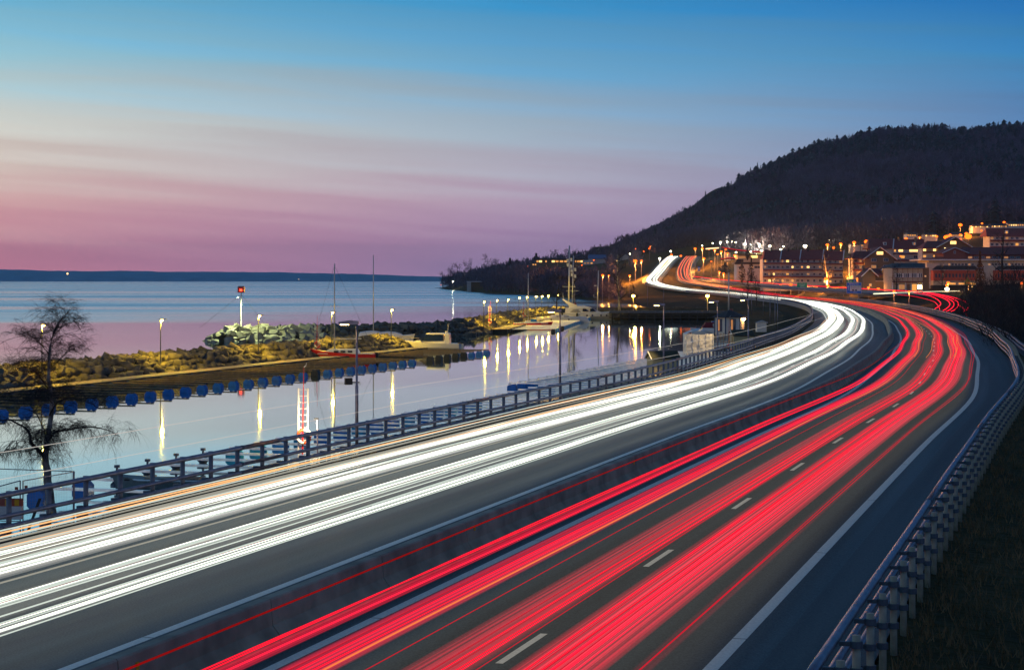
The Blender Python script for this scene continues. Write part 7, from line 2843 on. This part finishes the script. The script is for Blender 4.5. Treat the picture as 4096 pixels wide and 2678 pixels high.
# ------------------------------------------------------------------ left foreground: site fence, planks, plastic barrier
def fence_panel(pts, Y0, Y1, label, tag_x=None):
    (xa, ya0, ya1), (xb, yb0, yb1) = pts
    A0, A1, B0, B1 = px(xa, ya0, Y0), px(xa, ya1, Y0), px(xb, yb0, Y1), px(xb, yb1, Y1)
    root = empty('site_fence_panel', tuple(A1), label=label, category='fence')
    o = A1
    for p, q in ((A0, A1), (B0, B1)):
        MB().tube([p - o, q - o], 0.022, 6).build('post', M['steel'], root)
    for p, q in ((A0, B0), (A1, B1)):
        MB().tube([p - o, q - o], 0.018, 6).build('frame_tube', M['steel'], root)
    w = MB()
    n = 34
    for i in range(1, n):
        t = i / n
        w.tube([A0.lerp(B0, t) - o, A1.lerp(B1, t) - o], 0.0022, 3, cap=False)
    for i in range(1, 8):
        t = i / 8
        w.tube([A0.lerp(A1, t) - o, B0.lerp(B1, t) - o], 0.0022, 3, cap=False)
    w.build('wire_mesh', M['steel'], root, kind='stuff')
    if tag_x:
        for (x, y) in tag_x:
            c = px(x, y, (Y0 + Y1) / 2) - o
            MB().box(tuple(c), (0.11, 0.01, 0.10)).build('warning_tag', M['redwall'], root)
    return root


fence_panel(((-60, 1872, 2080), (297, 1884, 2090)), 67, 69, 'wire mesh site fence panel standing behind the birch trunk')
fence_panel(((92, 1922, 2130), (293, 1886, 2092)), 62, 68, 'wire mesh site fence panel slanting back right of the birch trunk', [(104, 1946)])
fence_panel(((-70, 1962, 2180), (81, 1921, 2130)), 60, 62, 'wire mesh site fence panel at the left edge with a small red tag', [(66, 1952)])
for i, (x0, y0, x1, y1, lb_) in enumerate(((160, 1992, 112, 2122, 'weathered dark plank leaning on the fence beside the birch'), (206, 2045, 154, 2122, 'yellow plank leaning at the foot of the birch tree'))):
    p0, p1 = px(x0, y0, 63.5), px(x1, y1, 62.5)
    d = p1 - p0
    b = MB()
    w_ = Vector((0.05, 0, 0))
    t_ = Vector((0, 0.03, 0))
    b.add([p0 - p1 - w_, p0 - p1 + w_, w_, -w_, p0 - p1 - w_ + t_, p0 - p1 + w_ + t_, w_ + t_, -w_ + t_], [(0, 1, 2, 3), (7, 6, 5, 4), (0, 1, 5, 4), (1, 2, 6, 5), (2, 3, 7, 6), (3, 0, 4, 7)])
    o_ = b.build('plank', M['yellow'] if i else M['wood_dark'], None, label=lb_, category='plank')
    o_.location = p1
c0 = px(30, 2075, 61.5)
pb = empty('plastic_barrier', tuple(c0), label='white plastic barrier with a red and yellow striped band at the left edge', category='barrier')
MB().box((0, 0, 0.22), (0.95, 0.3, 0.44)).build('body', M['tarp'], pb)
MB().box((0, 0, 0.56), (1.0, 0.22, 0.24)).build('band', M['redwall'], pb)
for k in range(3):
    MB().box((-0.30 + k * 0.32, -0.115, 0.56), (0.15, 0.02, 0.2)).build('stripe', M['signyellow'], pb)

# solid panels along the left edge of the road where it bends away
nbz = empty('parapet_panels', tuple(WHT.at(WHT.sY(330), -6.35)), label='grey-blue panelled parapet wall where the white carriageway bends away above the bank', category='wall')
nb0 = np.array(nbz.location)
s_a = WHT.sY(330)
while s_a < WHT.sY(860):
    a_, b_ = WHT.at(s_a, -6.35, -0.9) - nb0, WHT.at(s_a + 3.96, -6.35, -0.9) - nb0
    n_a = np.array([0.08, 0, 0])
    h_a = np.array([0, 0, 1.75])
    MB().add([a_, b_, b_ + n_a, a_ + n_a, a_ + h_a, b_ + h_a, b_ + n_a + h_a, a_ + n_a + h_a], [(3, 2, 1, 0), (4, 5, 6, 7), (0, 1, 5, 4), (1, 2, 6, 5), (2, 3, 7, 6), (3, 0, 4, 7)]).build('panel', M['concrete_light'], nbz)
    s_a += 4.0

# ------------------------------------------------------------------ the evening air: one even, closed body of haze
hb = MB().box((0, 7240, 128), (18400, 14900, 282))
hz_m = bpy.data.materials.new('evening_haze')
hz_m.use_nodes = True
nt = hz_m.node_tree
nt.nodes.clear()
o_ = nt.nodes.new('ShaderNodeOutputMaterial')
v_ = nt.nodes.new('ShaderNodeVolumePrincipled')
v_.inputs['Color'].default_value = (0.56, 0.82, 1.0, 1)
v_.inputs['Density'].default_value = 4.8e-5
nt.links.new(v_.outputs[0], o_.inputs['Volume'])
hb.build('haze', hz_m, None, kind='stuff')
